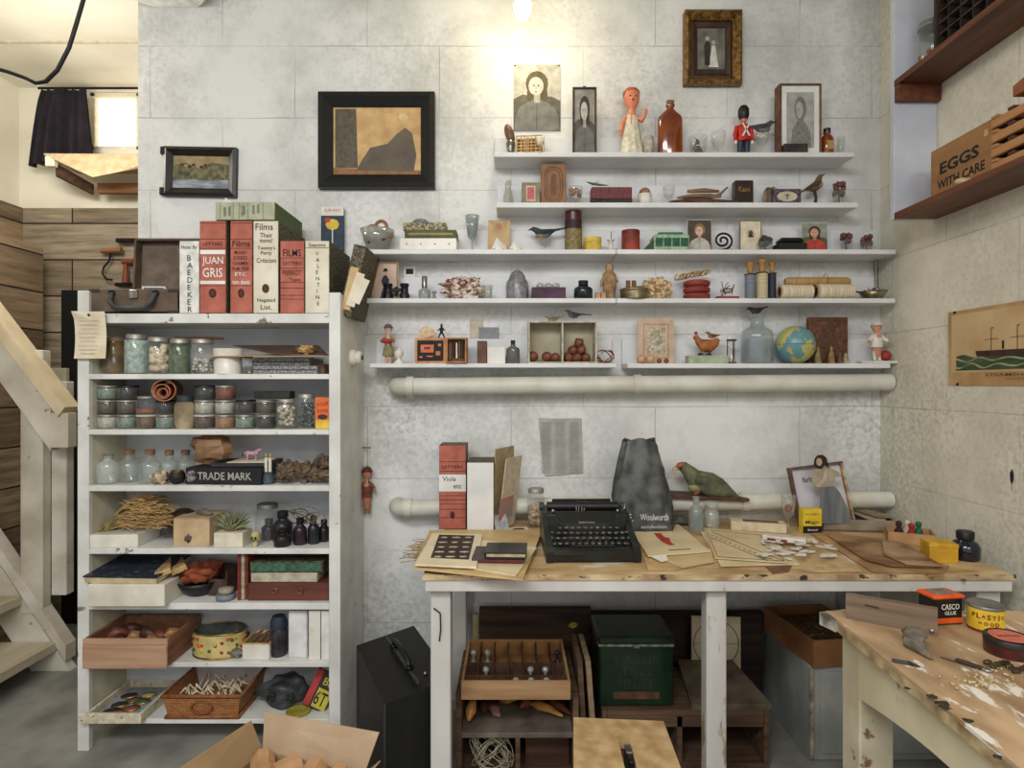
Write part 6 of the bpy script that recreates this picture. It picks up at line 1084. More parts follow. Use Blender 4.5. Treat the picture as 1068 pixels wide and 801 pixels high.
B().tube([(a_ * 1.01 * cos(x),b_ * 1.01 * sin(x),.085) for x in [2 * pi * i / 36 for i in range(36)]],.003,BRASS,6,closed=True).build('rim',t); B().tube([(a_ * 1.01 * cos(x),b_ * 1.01 * sin(x),.004) for x in [2 * pi * i / 36 for i in range(36)]],.003,BRASS,6,closed=True).build('foot_rim',t)
b = B(); random.seed(5)
for i in range(34):
    a = random.uniform(pi * 1.02,pi * 1.98); z = random.uniform(.018,.07); cc = [(176,56,42),(196,170,50),(92,104,60),(190,90,60)][i % 4]; b.ell((a_ * 1.0 * cos(a),b_ * 1.0 * sin(a),z),(.007,.0035,.006),gmat(cc),6,5)
b.build('flower_pattern',t)
solo(B().blob((0,0,.016),(.02,.018,.016),M((150,146,130),(100,98,84),scale=40),8,.4),'rough_pebble','small rough pebble between the oval tin and the white dish','pebble',(U(246,YB + .03),YB + .035,Z6))
solo(B().blob((0,0,.03),(.03,.025,.03),M((110,112,104),(60,64,60),scale=40),3,.5),'grey_rock','grey rough rock behind the oval tin','rock',(U(247,YB + .12),YB + .14,Z6))
t = thing('white_enamel_dish','small rectangular white dish with a tan rim holding shells','dish',(U(268,YB + .03),YB + .075,Z6)); b = B(); w = .09
for s in (-1,1): b.box((s * w / 2,0,.028),(.004,.11,.055),CERAM,.002); b.box((0,s * .055,.028),(w,.004,.055),CERAM,.002)
b.box((0,0,.003),(w,.11,.004),CERAM); b.build('dish_body',t); b = B(); [b.box((s * w / 2,0,.056),(.006,.114,.004),M((196,160,90))) for s in (-1,1)]; [b.box((0,s * .055,.056),(w,.006,.004),M((196,160,90))) for s in (-1,1)]; b.build('rim',t)
for k in range(3): solo(B().tube([(-.01,-.04,0),(0,0,.008),(.012,.035,.02)],[.005,.012,.003],M((120,92,70),(80,60,46),scale=40),9),'brown_pod',['left','middle','right'][k] + ' brown pod lying in the small white dish','pod',(U(268,YB + .03) - .025 + .025 * k,YB + .075,Z6 + .045),group='pods in the white dish')
loc,w,h = spot(281.5,300,642,Z6,YB + .06); t = thing('dark_blue_bottle','dark blue-black bottle with a dark cap, sixth bookcase shelf','bottle',loc); B().lathe([(w * .42,0),(w * .5,h * .1),(w * .48,h * .6),(w * .36,h * .72)],M((60,56,62),(34,32,38),rough=.25),20).build('glass_body',t); B().lathe([(w * .46,h * .7),(w * .46,h * .86),(w * .34,h)],M((40,48,66)),20).build('cap',t)
for k,(x0,x1,yt) in enumerate(((300.5,320,637.5),(322,334,637),(335,343.5,637))):
    loc,w,h = spot(x0,x1,yt,Z6,YB + .02 + .012 * (k == 0)); t = thing('white_upright_book',['widest white book, leftmost','stained white book in the middle','narrow white book, rightmost'][k] + ' of three at the right of the sixth shelf','book',(loc[0],loc[1] + .08,Z6),group='white upright books'); B().box((0,0,h / 2),(w,.16,h),M((224,224,220),(204,204,200)) if k != 1 else M((220,216,206),(196,172,130),scale=12,contrast=(.3,.42)),.004 if k == 0 else .001).build('cover',t)
solo(B().box((0,0,.075),(.003,.14,.15),M((50,34,28))),'dark_thin_folder','thin dark folder wedged between the two right white books','folder',(U(334.6,YB + .02),YB + .1,Z6))
# bottom shelf
Z7 = SZ[7]; t = thing('brooch_tray','shallow white tray lined blue-grey holding brooches, bottom bookcase shelf','tray',(U(114,YB - .03),YB + .09,Z7)); w,d,h = .212,.24,.034; X0 = U(114,YB - .03); TR = M((214,206,184),(186,174,146),scale=40,chips=(90,80,66),chip_scale=60,chip_t=.6)
xl = U(93,YB) + .003 - X0; xm = (xl + w / 2) / 2; B().box((xm,.007,.004),(w / 2 - xl - .01,d - .02,.008),M((150,158,164),(128,136,144)),.0).build('lining',t); b = B(); b.box((0,-d / 2 + .006,h / 2),(w,.012,h),TR,.002); b.box((xm,d / 2 - .006,h / 2),(w / 2 - xl,.012,h),TR,.002)
for x in (xl + .006,w / 2 - .006): b.box((x,.006,h / 2),(.012,d - .012,h),TR,.002)
b.build('rim',t); BC = [(66,36,40),(40,44,50),(150,70,50),(96,80,50),(60,90,70),(44,30,34),(176,150,100)]
for k,(x,y) in enumerate(((-.03,-.06),(-.03,-.02),(.025,-.045),(.0,.01),(.035,.0),(-.035,.04),(.03,.045))):
    t = thing('oval_brooch',['dark red','slate','orange-brown','olive','green','black','tan'][k] + ' oval brooch lying in the shallow tray','brooch',(X0 + x,YB + .09 + y,Z7 + .0085),.3,'brooches in the tray'); B().lathe([(1,0),(.9,.006),(0,.009)],gmat(BC[k]),18,sx=.026,sy=.017).build('stone',t); B().tube([(.026 * cos(a),.017 * sin(a),.003) for a in [2 * pi * i / 18 for i in range(18)]],.003,BRASS,5,closed=True).build('rim',t)
t = thing('wicker_tray','deep honey-brown wicker basket of white scraps on the bottom bookcase shelf','basket',(U(211,YB),YB + .105,Z7 + .001)); WK = weave((190,132,76),(160,104,56),(96,58,30)); WKR = M((150,96,52),(110,66,36),scale=60,bump=.4); w0,w1,d0,h = .235,.265,.2,.08
def side(xa,ya,xb,yb_,m=WK,th=.008): 
    k = w1 / w0; return B().hexa([(xa,ya,0),(xb,yb_,0),(xb * .97,yb_ * .97,0),(xa * .97,ya * .97,0),(xa * k,ya * k,h),(xb * k,yb_ * k,h),(xb * k * .97,yb_ * k * .97,h),(xa * k * .97,ya * k * .97,h)],m)
cs = [(-w0 / 2,-d0 / 2),(w0 / 2,-d0 / 2),(w0 / 2,d0 / 2),(-w0 / 2,d0 / 2)]
for i in range(4): side(*cs[i],*cs[(i + 1) % 4]).build('woven_side',t)
B().box((0,0,.003),(w0,d0,.006),WK).build('woven_bottom',t); k = w1 / w0; b = B(); b.tube([(x * k,y * k,h) for x,y in cs],.007,WKR,8,closed=True); b.build('rim',t); b = B(); b.tube([(x * 1.05,y * 1.05,.006) for x,y in cs],.007,WKR,8,closed=True); b.build('foot_rim',t)
B().ring((0,-d0 / 2 * 1.09,h * .5),.036,.004,M((130,74,44)),'y',20,6,ry=.02).build('handle',t)
b = B(); random.seed(77)
for i in range(40): a = random.uniform(0,6.28); x,y = random.uniform(-.09,.08),random.uniform(-.07,.06); b.tube([(x,y,.035 + random.random() * .02),(x + .02 * cos(a),y + .015 * sin(a),.06 + random.random() * .02),(x + .035 * cos(a + .6),y + .03 * sin(a + .6),.05)],[.003,.005,.002],M((222,208,178),(190,172,140)),6)
solo(b,'white_scraps','curled white and cream scraps filling the wicker basket','scraps',(U(211,YB),YB + .105,Z7 + .001),kind='stuff')
t = thing('dark_camera_bag','crumpled dark grey leather case on the bottom bookcase shelf','bag',(U(292,YB + .05),YB + .1,Z7)); BGM = M((72,76,76),(40,44,44),rough=.45,scale=16,bump=.5); B().blob((0,0,.048),(.08,.06,.05),BGM,13,.3,1.7,22,14).build('bag_body',t)
for x in (-.03,.035): B().ring((x,-.05,.045),.013,.004,BLACK,'y',14,6).build('ring',t)
t = thing('lettered_packet','black and yellow lettered packet with a red edge leaning at the right end','packet',(U(324,YB + .03),YB + .055,Z7 + .006),rot=(-.35,.38,-.1)); w,h = .085,.125; B().box((0,0,h / 2),(w,.008,h),M((40,36,30)),.001).build('packet_body',t)
b = B(); b.box((.014,-.0048,h * .3),(w * .6,.001,h * .5),M((196,180,60))); b.box((-.03,-.0048,h * .5),(w * .28,.001,h * .95),M((176,52,48))); b.build('printed_panel',t); text('6T',w * .5,h * .36,INK,t,(.01,-.0056,h * .3)); text('BS',w * .4,h * .2,M((196,180,60)),t,(.012,-.0052,h * .75))
t = thing('yellow_dish','flat yellow-green dish under the lettered packet','dish',(U(309,YB + .02),YB + .04,Z7)); B().lathe([(.0,0),(.03,.0),(.042,.008),(.038,.008),(.0,.003)],M((170,160,60),(130,120,44)),22,cap=False).build('dish_body',t)

# ---------------------------------------------------------------- the long table
TZ = .72; TY0 = YP(599,TZ); sT = F / TY0
TT_ = M((212,184,140),(160,126,84),rough=.55,scale=14,st=(.4,1,1),bump=.1,chips=(206,198,184),chip_scale=9,chip_t=.6)
TE = M((206,182,142),(150,120,84),rough=.6,scale=26,st=(.6,1,1),chips=(60,44,36),chip_scale=34,chip_t=.58)
LW = M((212,208,202),(184,178,172),rough=.55,scale=6,st=(1,1,.3),chips=(160,140,112),chip_scale=9,chip_t=.62)
tb = thing('painted_work_table','long paint-spattered work table with whitewashed legs and apron','table',(0,0,0)); tx0,tx1 = U(441,TY0),U(1058,TY0)
B().box(((tx0 + tx1) / 2,(TY0 + YW) / 2 - .004,TZ - .007),(tx1 - tx0,YW - TY0 - .01,.0135),TT_,.002).build('tabletop',tb); B().box(((tx0 + tx1) / 2,TY0 - .003,TZ - .0075),(tx1 - tx0,.006,.015),TE).build('front_edge',tb)
ap0,ap1 = U(444,TY0 + .01),U(1053,TY0 + .01); B().box(((ap0 + ap1) / 2,TY0 + .012,TZ - .0315),(ap1 - ap0,.024,.0345),LW,.002).build('apron',tb)
B().box((ap0 + .012,(TY0 + YW) / 2,TZ - .0315),(.022,YW - TY0 - .12,.0345),LW).build('side_apron',tb); B().box((ap1 - .012,(TY0 + YW) / 2,TZ - .0315),(.022,YW - TY0 - .12,.0345),LW).build('side_apron',tb)
for x0,x1,yy in ((449,470,TY0 + .055),(737,758,TY0 + .055),(1019,1044,TY0 + .055)):
    X0,X1 = U(x0,yy - .025),U(x1,yy - .025); B().box(((X0 + X1) / 2,yy,(TZ - .015) / 2),(X1 - X0,.05,TZ - .016),LW,.003).build('leg',tb)
for xx in (-.2,1.3): B().box((xx,YW - .05,(TZ - .025) / 2),(.05,.05,TZ - .026),LW,.003).build('leg',tb)
solo(B().tube([(U(451,TY0),TY0 + .026,V(638,TY0)),(U(458,TY0),TY0 + .024,V(643,TY0)),(U(458.5,TY0),TY0 + .024,V(660,TY0)),(U(457,TY0),TY0 + .026,V(673,TY0))],.002,IRON,6),'bent_wire','bent rusty wire nailed on the left front table leg','wire')
def G(px,py,z=TZ): Y = YP(py,z); return (U(px,Y),Y,z)
def sheetG(name,label,pts,z,m,th=.0015,cat='paper',curl=0,group=None): return sheet(name,label,[(*G(x,y,z)[:2],z + (curl if i == 0 else 0)) for i,(x,y) in enumerate(pts)],th,m,cat,group)
def standing(name,label,x0,x1,yt,yb,cat,rz=0): (X,Y,z) = G((x0 + x1) / 2,yb); return thing(name,label,cat,(X,Y,z),rz),(x1 - x0) * Y / F,V(yt,Y) - z,Y
z = TZ + .002
def letter2(label,x0,x1,yt,yb,front,d,pull):
    t,w,h,Y = standing('letter_file',label,x0,x1,yt,yb,'file box'); t['group'] = 'letter file boxes on the table'; B().box((0,d / 2,h / 2),(w,d,h),FB,.001).build('box_body',t); B().box((0,-.001,h / 2),(w * .98,.003,h * .985),front,.0008).build('spine',t)
    if pull: b = B(); b.flat(ellp(0,h * pull,w * .09,h * .045,12),-.0033,M((70,30,24))); b.build('finger_pull',t)
    return t,w,h
t,w,h = letter2('red LETTERS file box with a white paper band standing on the table',458,486,464,552,REDF,.1,.17); b = B(); b.box((0,-.0034,h * .55),(w * 1.0,.001,h * .2),WPAPER); b.build('paper_band',t)
text('LETTERS',w * .78,h * .035,INK,t,(0,-.0035,h * .74)); text('Viola',w * .5,h * .055,INK,t,(-.012,-.0042,h * .6)); text('etc',w * .3,h * .05,INK,t,(.018,-.0042,h * .51)); lines(t,-.0035,w,h,(.8,.69,.4,.35,.3,.24,.14))
t,w,h = letter2('plain white file box standing beside the red LETTERS file',487,515,482,557,M((226,224,220),(208,206,202),scale=9),.15,0)
for k,(cc,dx,hh) in enumerate((((178,158,116),0,.3),((214,196,170),.012,.27))):
    t = thing('leaning_card',['taller tan','printed cream'][k] + ' card leaning on the right of the white file box','card',(U(524,2.13) + dx,2.2 - .02 * k,TZ + .001),rot=(0,.03 + .1 * k,-.5)); B().box((0,0,hh / 2),(.003,.14 - .02 * k,hh * .97),M(cc)).build('card_body',t)
    if k: B().box((-.0 + .002,-.02,hh * .3),(.001,.1,.08),M((196,120,100),(150,150,150),scale=30)).build('print',t)
t,w,h,Y = standing('postcard_portrait','small grey photo card leaning low in front of the white file box',517,532,536,556,'card',.4); B().at((0,0,0),(-.5,0,0)).box((0,0,h * .5),(w,.002,h),M((120,128,132),(170,172,170),scale=30)).build('card_body',t)
(X,Y,zz_) = G(541,553); t = thing('oval_photo_card','white card with a dark oval portrait lying behind the black book','card',(X,Y,TZ + .003),.2); B().box((0,0,.001),(.07,.05,.002),WPAPER).build('card_body',t); B().lathe([(1,0),(0,.0006)],M((54,48,44)),20,(0,0,.0021),sx=.024,sy=.013).build('portrait',t)
# papers at the left end
STR = M((186,158,116),(130,104,70),scale=60); b = B(); random.seed(5)
for i in range(60): x,y = random.uniform(-.03,.03),random.uniform(-.1,.1); a = random.uniform(2.4,3.8); b.tube([(x,y,random.random() * .012),(x + .05 * cos(a),y + .05 * sin(a),random.random() * .014)],.0014,STR,4)
solo(b,'frayed_fibres','frayed straw fibres sticking out under the papers at the left table end','fibres',(G(447,578)[0] + .0,G(447,578)[1] + .02,TZ + .0025))
sheetG('kraft_portfolio','tan card portfolio hanging over the left end of the table',[(448,553),(566,552),(545,604),(431,592)],TZ + .017,M((206,178,128),(180,150,102),scale=10),.005,'portfolio')
sheetG('cream_folder','cream folder lying on the tan portfolio under the black book',[(470,558),(560,571),(538,600),(446,585)],TZ + .022,M((222,206,170),(200,182,142),scale=10),.004,'folder')
t = sheetG('plate_page','cream page with a dark plate of small white figures at the left table end',[(451,556),(503,557),(497,591),(433,588)],TZ + .029,M((228,214,184),(210,194,160),scale=8),.006,'print')
def on_sheet(parent,name,pts,z,m,th=.0006): n = len(pts); P = [(*G(x,y,z)[:2],z) for x,y in pts]; return B().add(P + [(p[0],p[1],z - th) for p in P],[list(range(n))[::-1] if 0 else list(range(n))] + [(i,i + n,(i + 1) % n + n,(i + 1) % n) for i in range(n)],m).build(name,parent)
on_sheet(t,'dark_plate',[(458,557.5),(495,558.5),(489,583.5),(449,581.5)],TZ + .0298,M((56,40,34),(40,28,24)))
b = B()
for r in range(5):
    for c in range(3):
        u,v = (c + .5) / 3,(r + .5) / 5; px = (458 + (495 - 458) * u) * (1 - v) + (449 + (489 - 449) * u) * v; py = 558 + 25 * v; p = G(px,py,TZ + .0301); b.at(p).lathe([(1,0),(.9,.0006),(0,.0008)],M((206,196,170),(150,138,118),scale=200),12,sx=.011 + .004 * ((r + c) % 2),sy=.0075)
b.build('plate_pattern',t)
t = thing('dark_grey_notebook','grey and maroon notebook under the black book','book',(*G(521,580,TZ + .026)[:2],TZ + .0265),-.05); B().box((0,0,.006),(.15,.12,.012),M((80,78,76),(62,60,60)),.001).box((.01,-.058,.004),(.13,.012,.009),M((104,42,40)),.001).build('cover',t)
t = thing('black_book','small black leather book lying on papers at the left table end','book',(*G(528,577,TZ + .04)[:2],TZ + .0395),-.04); B().box((0,0,.002),(.118,.105,.004),M((40,40,40),(26,26,26),rough=.4),.001).box((0,0,.0155),(.12,.108,.004),M((46,46,44),(28,28,28),rough=.4,scale=14),.0015).box((-.057,0,.009),(.005,.108,.014),BLACK,.002).build('cover',t); B().box((.001,0,.0087),(.11,.1,.0094),M((184,168,134),(150,134,104),scale=60)).build('page_block',t)
# mason jar
loc = G(559,549); w,h = 19 * loc[1] / F,V(509,loc[1]) - TZ; jar('mason jar of pale shells standing behind the typewriter',549.5,568.5,509,TZ,loc[1],M((206,184,156),(150,120,96),scale=40),'pale shells in the mason jar on the table',gname='shells',chunks=.011,fillh=.72,seed=6)
# typewriter
YT = YP(587,TZ); t = thing('typewriter','black portable typewriter with silver-rimmed keys on the table','typewriter',(U(618,YT),YT + .14,TZ),.02); TBK = M((26,30,28),(16,19,18),rough=.38,scale=12,coat=.2); w = .272
def side_prof(x): return [(x,-.14,.008),(x,-.14,.03),(x,-.118,.04),(x,.0,.085),(x,.045,.115),(x,.13,.122),(x,.14,.11),(x,.14,.008)]
def shell(x0,x1,pr,m): n = len(pr); A = [(x0,y,z) for _,y,z in pr]; C_ = [(x1,y,z) for _,y,z in pr]; return B().add(A + C_,[list(range(n)),list(range(2 * n - 1,n - 1,-1))] + [(i,i + n,(i + 1) % n + n,(i + 1) % n) for i in range(n)],m)
pr = [(0,-.145,.006),(0,-.148,.026),(0,-.13,.036),(0,-.02,.058),(0,.0,.085),(0,.05,.112),(0,.07,.095),(0,.13,.095),(0,.14,.08),(0,.14,.006)]
shell(-w / 2 + .012,w / 2 - .012,pr,TBK).build('body',t)
for s in (-1,1):
    p2 = [(0,-.148,.004),(0,-.15,.034),(0,-.13,.046),(0,-.02,.082),(0,.03,.112),(0,.13,.118),(0,.14,.1),(0,.14,.004)]; x = s * (w / 2 - .006); shell(x - .011,x + .011,p2,TBK).build('side_shell',t)
for s in (-1,1): B().prism([(s * .055,.062),(s * .125,.06),(s * .125,.112),(s * .1,.112)],-.018,.03,TBK).build('front_cover_flange',t)
B().at((0,.1,.118),(0,pi / 2,0)).lathe([(.016,-.12),(.016,.12)],BLACK,20).build('platen',t)
for s in (-1,1): B().at((s * .137,.1,.118),(0,pi / 2,0)).lathe([(.014,-.008),(.016,0),(.014,.008)],M((60,60,60)),16).build('platen_knob',t)
B().box((0,.125,.128),(.2,.006,.022),TBK,.002).build('paper_table',t); b = B(); [b.box((x,.055,.118),(.003,.004,.02 - .004 * k),STEEL) for k,x in enumerate((-.026,-.018,-.008,.0))]; b.build('type_guide',t)
for s in (-1,1): B().ell((s * .105,.03,.118),(.006,.006,.006),STEEL,10,6).build('ribbon_knob',t)
B().tube([(.118,.03,.118),(.124,.01,.13),(.13,.03,.14)],.003,STEEL,8).build('carriage_lever',t)
text('Smith-Corona',.05,.007,STEEL,t,(0,-.001,.088),(R(60),0,0)); text('Smith-Corona',.035,.005,STEEL,t,(0,.121,.132))
KT = M((30,30,32),(18,18,18),rough=.3)
for r in range(4):
    n = 10 + (r > 0); y = -.035 - .022 * r; zk = .076 - .0105 * r
    for k in range(n):
        x = (k - (n - 1) / 2) * .0198 + .004 * (r % 2); B().cyl((x,y,zk),.0072,.003,KT,12).tube([(x + .0072 * cos(a),y + .0072 * sin(a),zk + .003) for a in [2 * pi * i / 12 for i in range(12)]],.0012,STEEL,5,closed=True).build('key',t)
B().box((0,-.125,.046),(.13,.011,.006),KT,.002).build('space_bar',t); B().box((0,-.12,.034),(.2,.02,.012),TBK,.002).build('key_well',t)
for x,y in ((-.115,-.05),(-.118,-.075),(-.112,-.1),(.118,-.05),(.12,-.075),(.11,-.1)): B().cyl((x,y,.09 + y * .45),.0065,.004,STEEL,12).build('side_key',t)
# drawstring bag
YBg = 2.16; t = thing('grey_plastic_bag','tall dark grey crumpled bag lettered in white standing behind the typewriter','bag',(U(670,YBg),YBg,TZ + .001)); h = V(459,YBg) - TZ; n = 48; vs = []; K = 16; BAG = M((88,90,86),(44,47,46),rough=.42,scale=22,bump=.5)
for j in range(K + 1):
    q = j / K; wx = (.113 * (1 - q) + .056 * q) * (1 + .12 * sin(q * 3.1)); wy = (.06 * (1 - q) ** .8 + .012)
    for i in range(n):
        a = 2 * pi * i / n; f = 1 + (.06 + .11 * q) * sin(a * 7 + 2 * sin(q * 5)) * .6 + .1 * mnoise.noise(Vector((a * 3,q * 9,1))); sq = 1 / max(abs(cos(a)),abs(sin(a))) ** .45
        vs.append((wx * cos(a) * f * sq - .012 * q,wy * sin(a) * f * sq,h * q + (.008 * sin(3 * a) if j == K else 0)))
b = B(); b.add(vs,[(j * n + i,j * n + (i + 1) % n,(j + 1) * n + (i + 1) % n,(j + 1) * n + i) for j in range(K) for i in range(n)] + [list(range(n))[::-1]],BAG,True); b.build('bag_body',t)
text('Woolworth',.1,.024,M((214,214,214)),t,(.022,-.09,h * .2),(pi / 2,0,.04)); text('satisfaction',.09,.012,M((190,190,190)),t,(.02,-.091,h * .1),(pi / 2,0,.04)); text('F.',.02,.026,M((214,214,214)),t,(-.06,-.084,h * .19),(pi / 2,0,0))
# parrot on a board
Yp_ = 2.27; zb = V(515.5,Yp_); t = thing('parrot_ledge','thin dark board lying across the lower pipe under the parrot','board',(U(737,Yp_),Yp_,zb),rot=(0,.05,0)); B().box((0,0,-.006),(.29,.1,.011),M((96,64,50),(60,40,34)),.002).build('board',t)
t = thing('parrot_figure','green parrot figure with a reddish brow perched on the dark board','bird figurine',(U(737,Yp_),Yp_ - .02,zb + .003)); PG = M((108,108,78),(66,70,54),scale=26,rough=.6); PB2 = M((150,150,104),(112,110,74),scale=26)
p = lambda px,py: (U(px,Yp_) - U(737,Yp_),0,V(py,Yp_) - zb)
b = B(); b.tube([p(703,488),p(706,486.5),p(711,487),p(716,491),p(721,497),p(728,502),p(738,505),p(748,509),p(757,514),p(765,518),p(772,520)],[.004,.014,.021,.025,.033,.042,.046,.038,.025,.013,.004],PG,18,sx=.7); b.build('body',t)
B().tube([p(704,488),p(701.5,491),p(703,496)],[.012,.009,.002],M((196,176,150)),10,sx=.7).build('beak',t); b = B(); x_,y_,z_ = p(708,485); b.at((x_ + .0,0,z_),(0,-.5,0)).ell((0,0,0),(.02,.016,.009),M((176,96,64),(140,80,56))); b.build('brow',t)
for s in (-1,1):
    b = B(); q = [Vector(p(722,498)),Vector(p(737,504)),Vector(p(752,511)),Vector(p(766,519))]; b.tube([(v.x,s * (.026 - .006 * i),v.z) for i,v in enumerate(q)],[.014,.03,.022,.003],M((86,90,64),(54,60,48),scale=30),10,sx=.35); b.build('wing',t)
    x_,_,z_ = p(706,489); B().ell((x_ + .006,s * .0155,z_ + .004),(.004,.003,.004),INK,8,6).build('eye',t); x_,_,z_ = p(724 + 6 * (s > 0),512); B().tube([(x_ + .01,s * .012,z_ + .014),(x_,s * .014,z_ - .006),(x_ - .012,s * .016,.003)],[.012,.008,.004],M((150,84,70)),8).build('foot',t)
x_,_,z_ = p(724,508); B().ell((x_,0,z_),(.03,.026,.022),PB2,12,8).build('breast',t)
# small bottles behind the papers
loc = G(726,555); bottle('clear_stopper_bottle','small clear labelled bottle with a glass stopper behind the drawings',(U(726,loc[1]),loc[1],TZ),15 * loc[1] / F,V(518,loc[1]) - TZ,glass((206,214,214),.5),cap=glass((230,230,230),.5),capf=.14,capname='stopper',nr=.4,lab=M((120,140,136)))
loc = G(742,551); bottle('frosted_jar','short frosted glass jar with a wide lid beside the clear stopper bottle',(U(742,loc[1]),loc[1],TZ),16 * loc[1] / F,V(523,loc[1]) - TZ,MILKY,cap=MILKY,capf=.15,capname='lid',nr=.8,shoulder=.6)
solo(B().blob((0,0,.02),(.045,.03,.02),M((96,92,84),(60,58,54)),3,.3),'grey_lump','dark grey lump between the bag and the clear stopper bottle','lump',G(708,548))
# papers in the middle
MP = M((214,190,146),(190,162,116),scale=7); MP2 = M((222,204,166),(200,180,138),scale=8)
sheetG('brown_backing_sheet','tan backing sheet lowest under the fish print',[(664,566),(735,560),(750,585),(704,594),(676,594)],TZ + .003,M((204,170,122),(170,134,88),scale=8),.002)
sheetG('torn_tan_sheet','torn tan sheet sticking out in front of the fish print',[(680,574),(742,572),(744,586),(712,592),(694,585)],TZ + .006,MP,.0015)
t = sheetG('fish_print','cream sheet printed with a red bird-like figure beside the typewriter',[(656,549),(708,547),(741,575),(676,580)],TZ + .011,MP2,.0025,'print')
RP = M((186,58,48),(150,40,36)); on_sheet(t,'red_figure',[(682,556),(689,556),(693,560),(698,561),(700,566),(704,568),(698,568.5),(690,564.5),(685,560)],TZ + .0118,RP); on_sheet(t,'printed_caption',[(697,573.2),(720,572.2),(721,572.9),(698,573.9)],TZ + .0118,M((120,100,76)))
sheetG('white_torn_scrap','small white torn scrap at the corner of the fish print',[(676,579),(694,578),(697,584),(690,586)],TZ + .009,WPAPER,.001)
sheetG('game_backing','cream sheet under the ruled game sheet',[(728,550),(800,556),(834,588),(752,590)],TZ + .006,MP2,.003)
t = sheetG('ruled_game_sheet','cream ruled sheet with a diagonal line of marks in the middle of the table',[(734,551),(794,557),(823,587),(746,582)],TZ + .011,M((218,198,158),(198,176,134),scale=9),.002,'print')
b = B(); DM = M((56,48,42)); bl = lambda u,v: G((734 + 60 * u) * (1 - v) + (746 + 77 * u) * v,(551 + 6 * u) * (1 - v) + (582 + 5 * u) * v,TZ + .0114)
def seg(a,c,r=.0009): b.tube([bl(*a),bl(*c)],r,DM,4)
seg((.12,.1),(.95,.95)); seg((.06,.3),(.72,.98)); seg((.04,.03),(.04,.95)); seg((.04,.95),(.96,.95)); seg((.96,.05),(.96,.95)); seg((.1,.04),(.96,.04))
for i in range(14): q = .12 + .8 * i / 14; b.at(bl(q - .02,q + .09)).box((0,0,0),(.007,.004,.0008),DM)
b.at(); [b.at(bl(.5 + .06 * i,.2)).box((0,0,0),(.008,.003,.0008),M((196,90,70))) for i in range(4)]; b.at(); b.build('printed_marks',t)
sheetG('tan_rear_sheet','tan sheet lying behind the clear bottles and the card box',[(700,549),(770,545),(782,553),(730,557)],TZ + .003,M((176,150,116),(150,122,88)),.0015)
(X,Y,z_) = G(790,553); t = thing('long_card_box','long cream card box with a dark picture on its lid','box',(X,Y,TZ + .001),-.28); B().box((0,0,.016),(.185,.06,.032),M((216,200,168),(194,174,138)),.001).build('box_body',t); B().box((.01,0,.0326),(.12,.034,.0012),M((72,52,46),(110,86,74),scale=30)).build('lid_picture',t)
loc = G(822,556); goblet('sherry_glass','small stemmed glass with amber dregs beside the yellow box',(U(822,loc[1]),loc[1],TZ),15 * loc[1] / F,V(516,loc[1]) - TZ,stem=.38); solo(B().ell((0,0,.088),(.012,.012,.014),M((150,80,40))),'amber_dregs','amber-brown lump in the small stemmed glass','liquid',(U(822,loc[1]),loc[1],TZ),kind='stuff')
t,w,h,Y = standing('yellow_label_box','small upright yellow and black lettered box on the table',835,855,530,555,'box',.05); B().box((0,0,h / 2),(w,.03,h),M((226,196,50),(206,176,40)),.001).build('box_body',t); b = B(); b.box((0,-.0155,h * .14),(w,.001,h * .3),INK); b.build('black_band',t); text('Magic',w * .75,h * .18,INK,t,(0,-.0156,h * .44)); text('HOBBY',w * .75,h * .1,M((150,120,30)),t,(0,-.0156,h * .78)); text('Brand',w * .5,h * .08,WPAPER,t,(0,-.0162,h * .14))
# leaning tray with the paper figure
Yl = 2.2; t = thing('leaning_wooden_tray','white-lined wooden tray leaning on the wall behind the paper figure','tray',(U(858,Yl),Yl - .02,TZ + .02),rot=(-.16,-.13,0)); w,h = 54 * Yl / F,.21; FR = M((110,84,64),(80,60,46)); B().box((0,0,h / 2),(w,.006,h),M((206,202,206),(190,184,190),scale=7)).build('lining',t)
for s in (-1,1): B().box((s * w / 2,-.008,h / 2),(.008,.026,h),[FR,M((206,180,146),(130,96,70),scale=40)][s > 0],.001).build('side_rail',t)
B().box((0,-.008,h),(w + .008,.026,.008),FR,.001).build('top_rail',t); text('Barbara',.055,.02,M((60,50,46)),t,(-.025,-.0037,h * .78),(pi / 2,0,0))
Yf_ = 2.13; t = thing('paper_figure','cut-out figure of a dark-haired person in a pale blouse and grey skirt','cut-out',(U(868,Yf_),Yf_,TZ + .001)); p = lambda px,py: (U(px,Yf_) - U(868,Yf_),V(py,Yf_) - TZ - .001)
def cut(name,pts,m,y0=-.002): B().prism([p(*q) for q in pts],y0,y0 + .002 if name != 'figure_card' else .002,m).build(name,t)
SKIRT = M((118,122,122),(84,88,90),scale=14,st=(4,1,.3)); BL = M((170,158,138),(138,126,106),scale=18)
cut('skirt',[(857,507),(869,506),(876,514),(884,530),(888,546),(856,546),(855,530),(855,516)],SKIRT)
cut('blouse',[(852,486),(860,484),(866,488),(874,492),(877,497),(870,498),(869,507),(857,508),(854,509),(848,508),(846,502),(848,492)],BL,-.004)
cut('hair',[(849,478),(852,474.5),(857,474),(861,477),(863,484),(864,488),(859,485),(856,489),(850,488),(848,484)],M((36,28,26)),-.006); cut('face',ellp(853.2,481.5,3,4.2,12),M((186,156,130)),-.008); cut('folded_arm',[(849,506),(857,499),(859,489),(861,489),(861,501),(853,508)],M((190,174,148)),-.008)
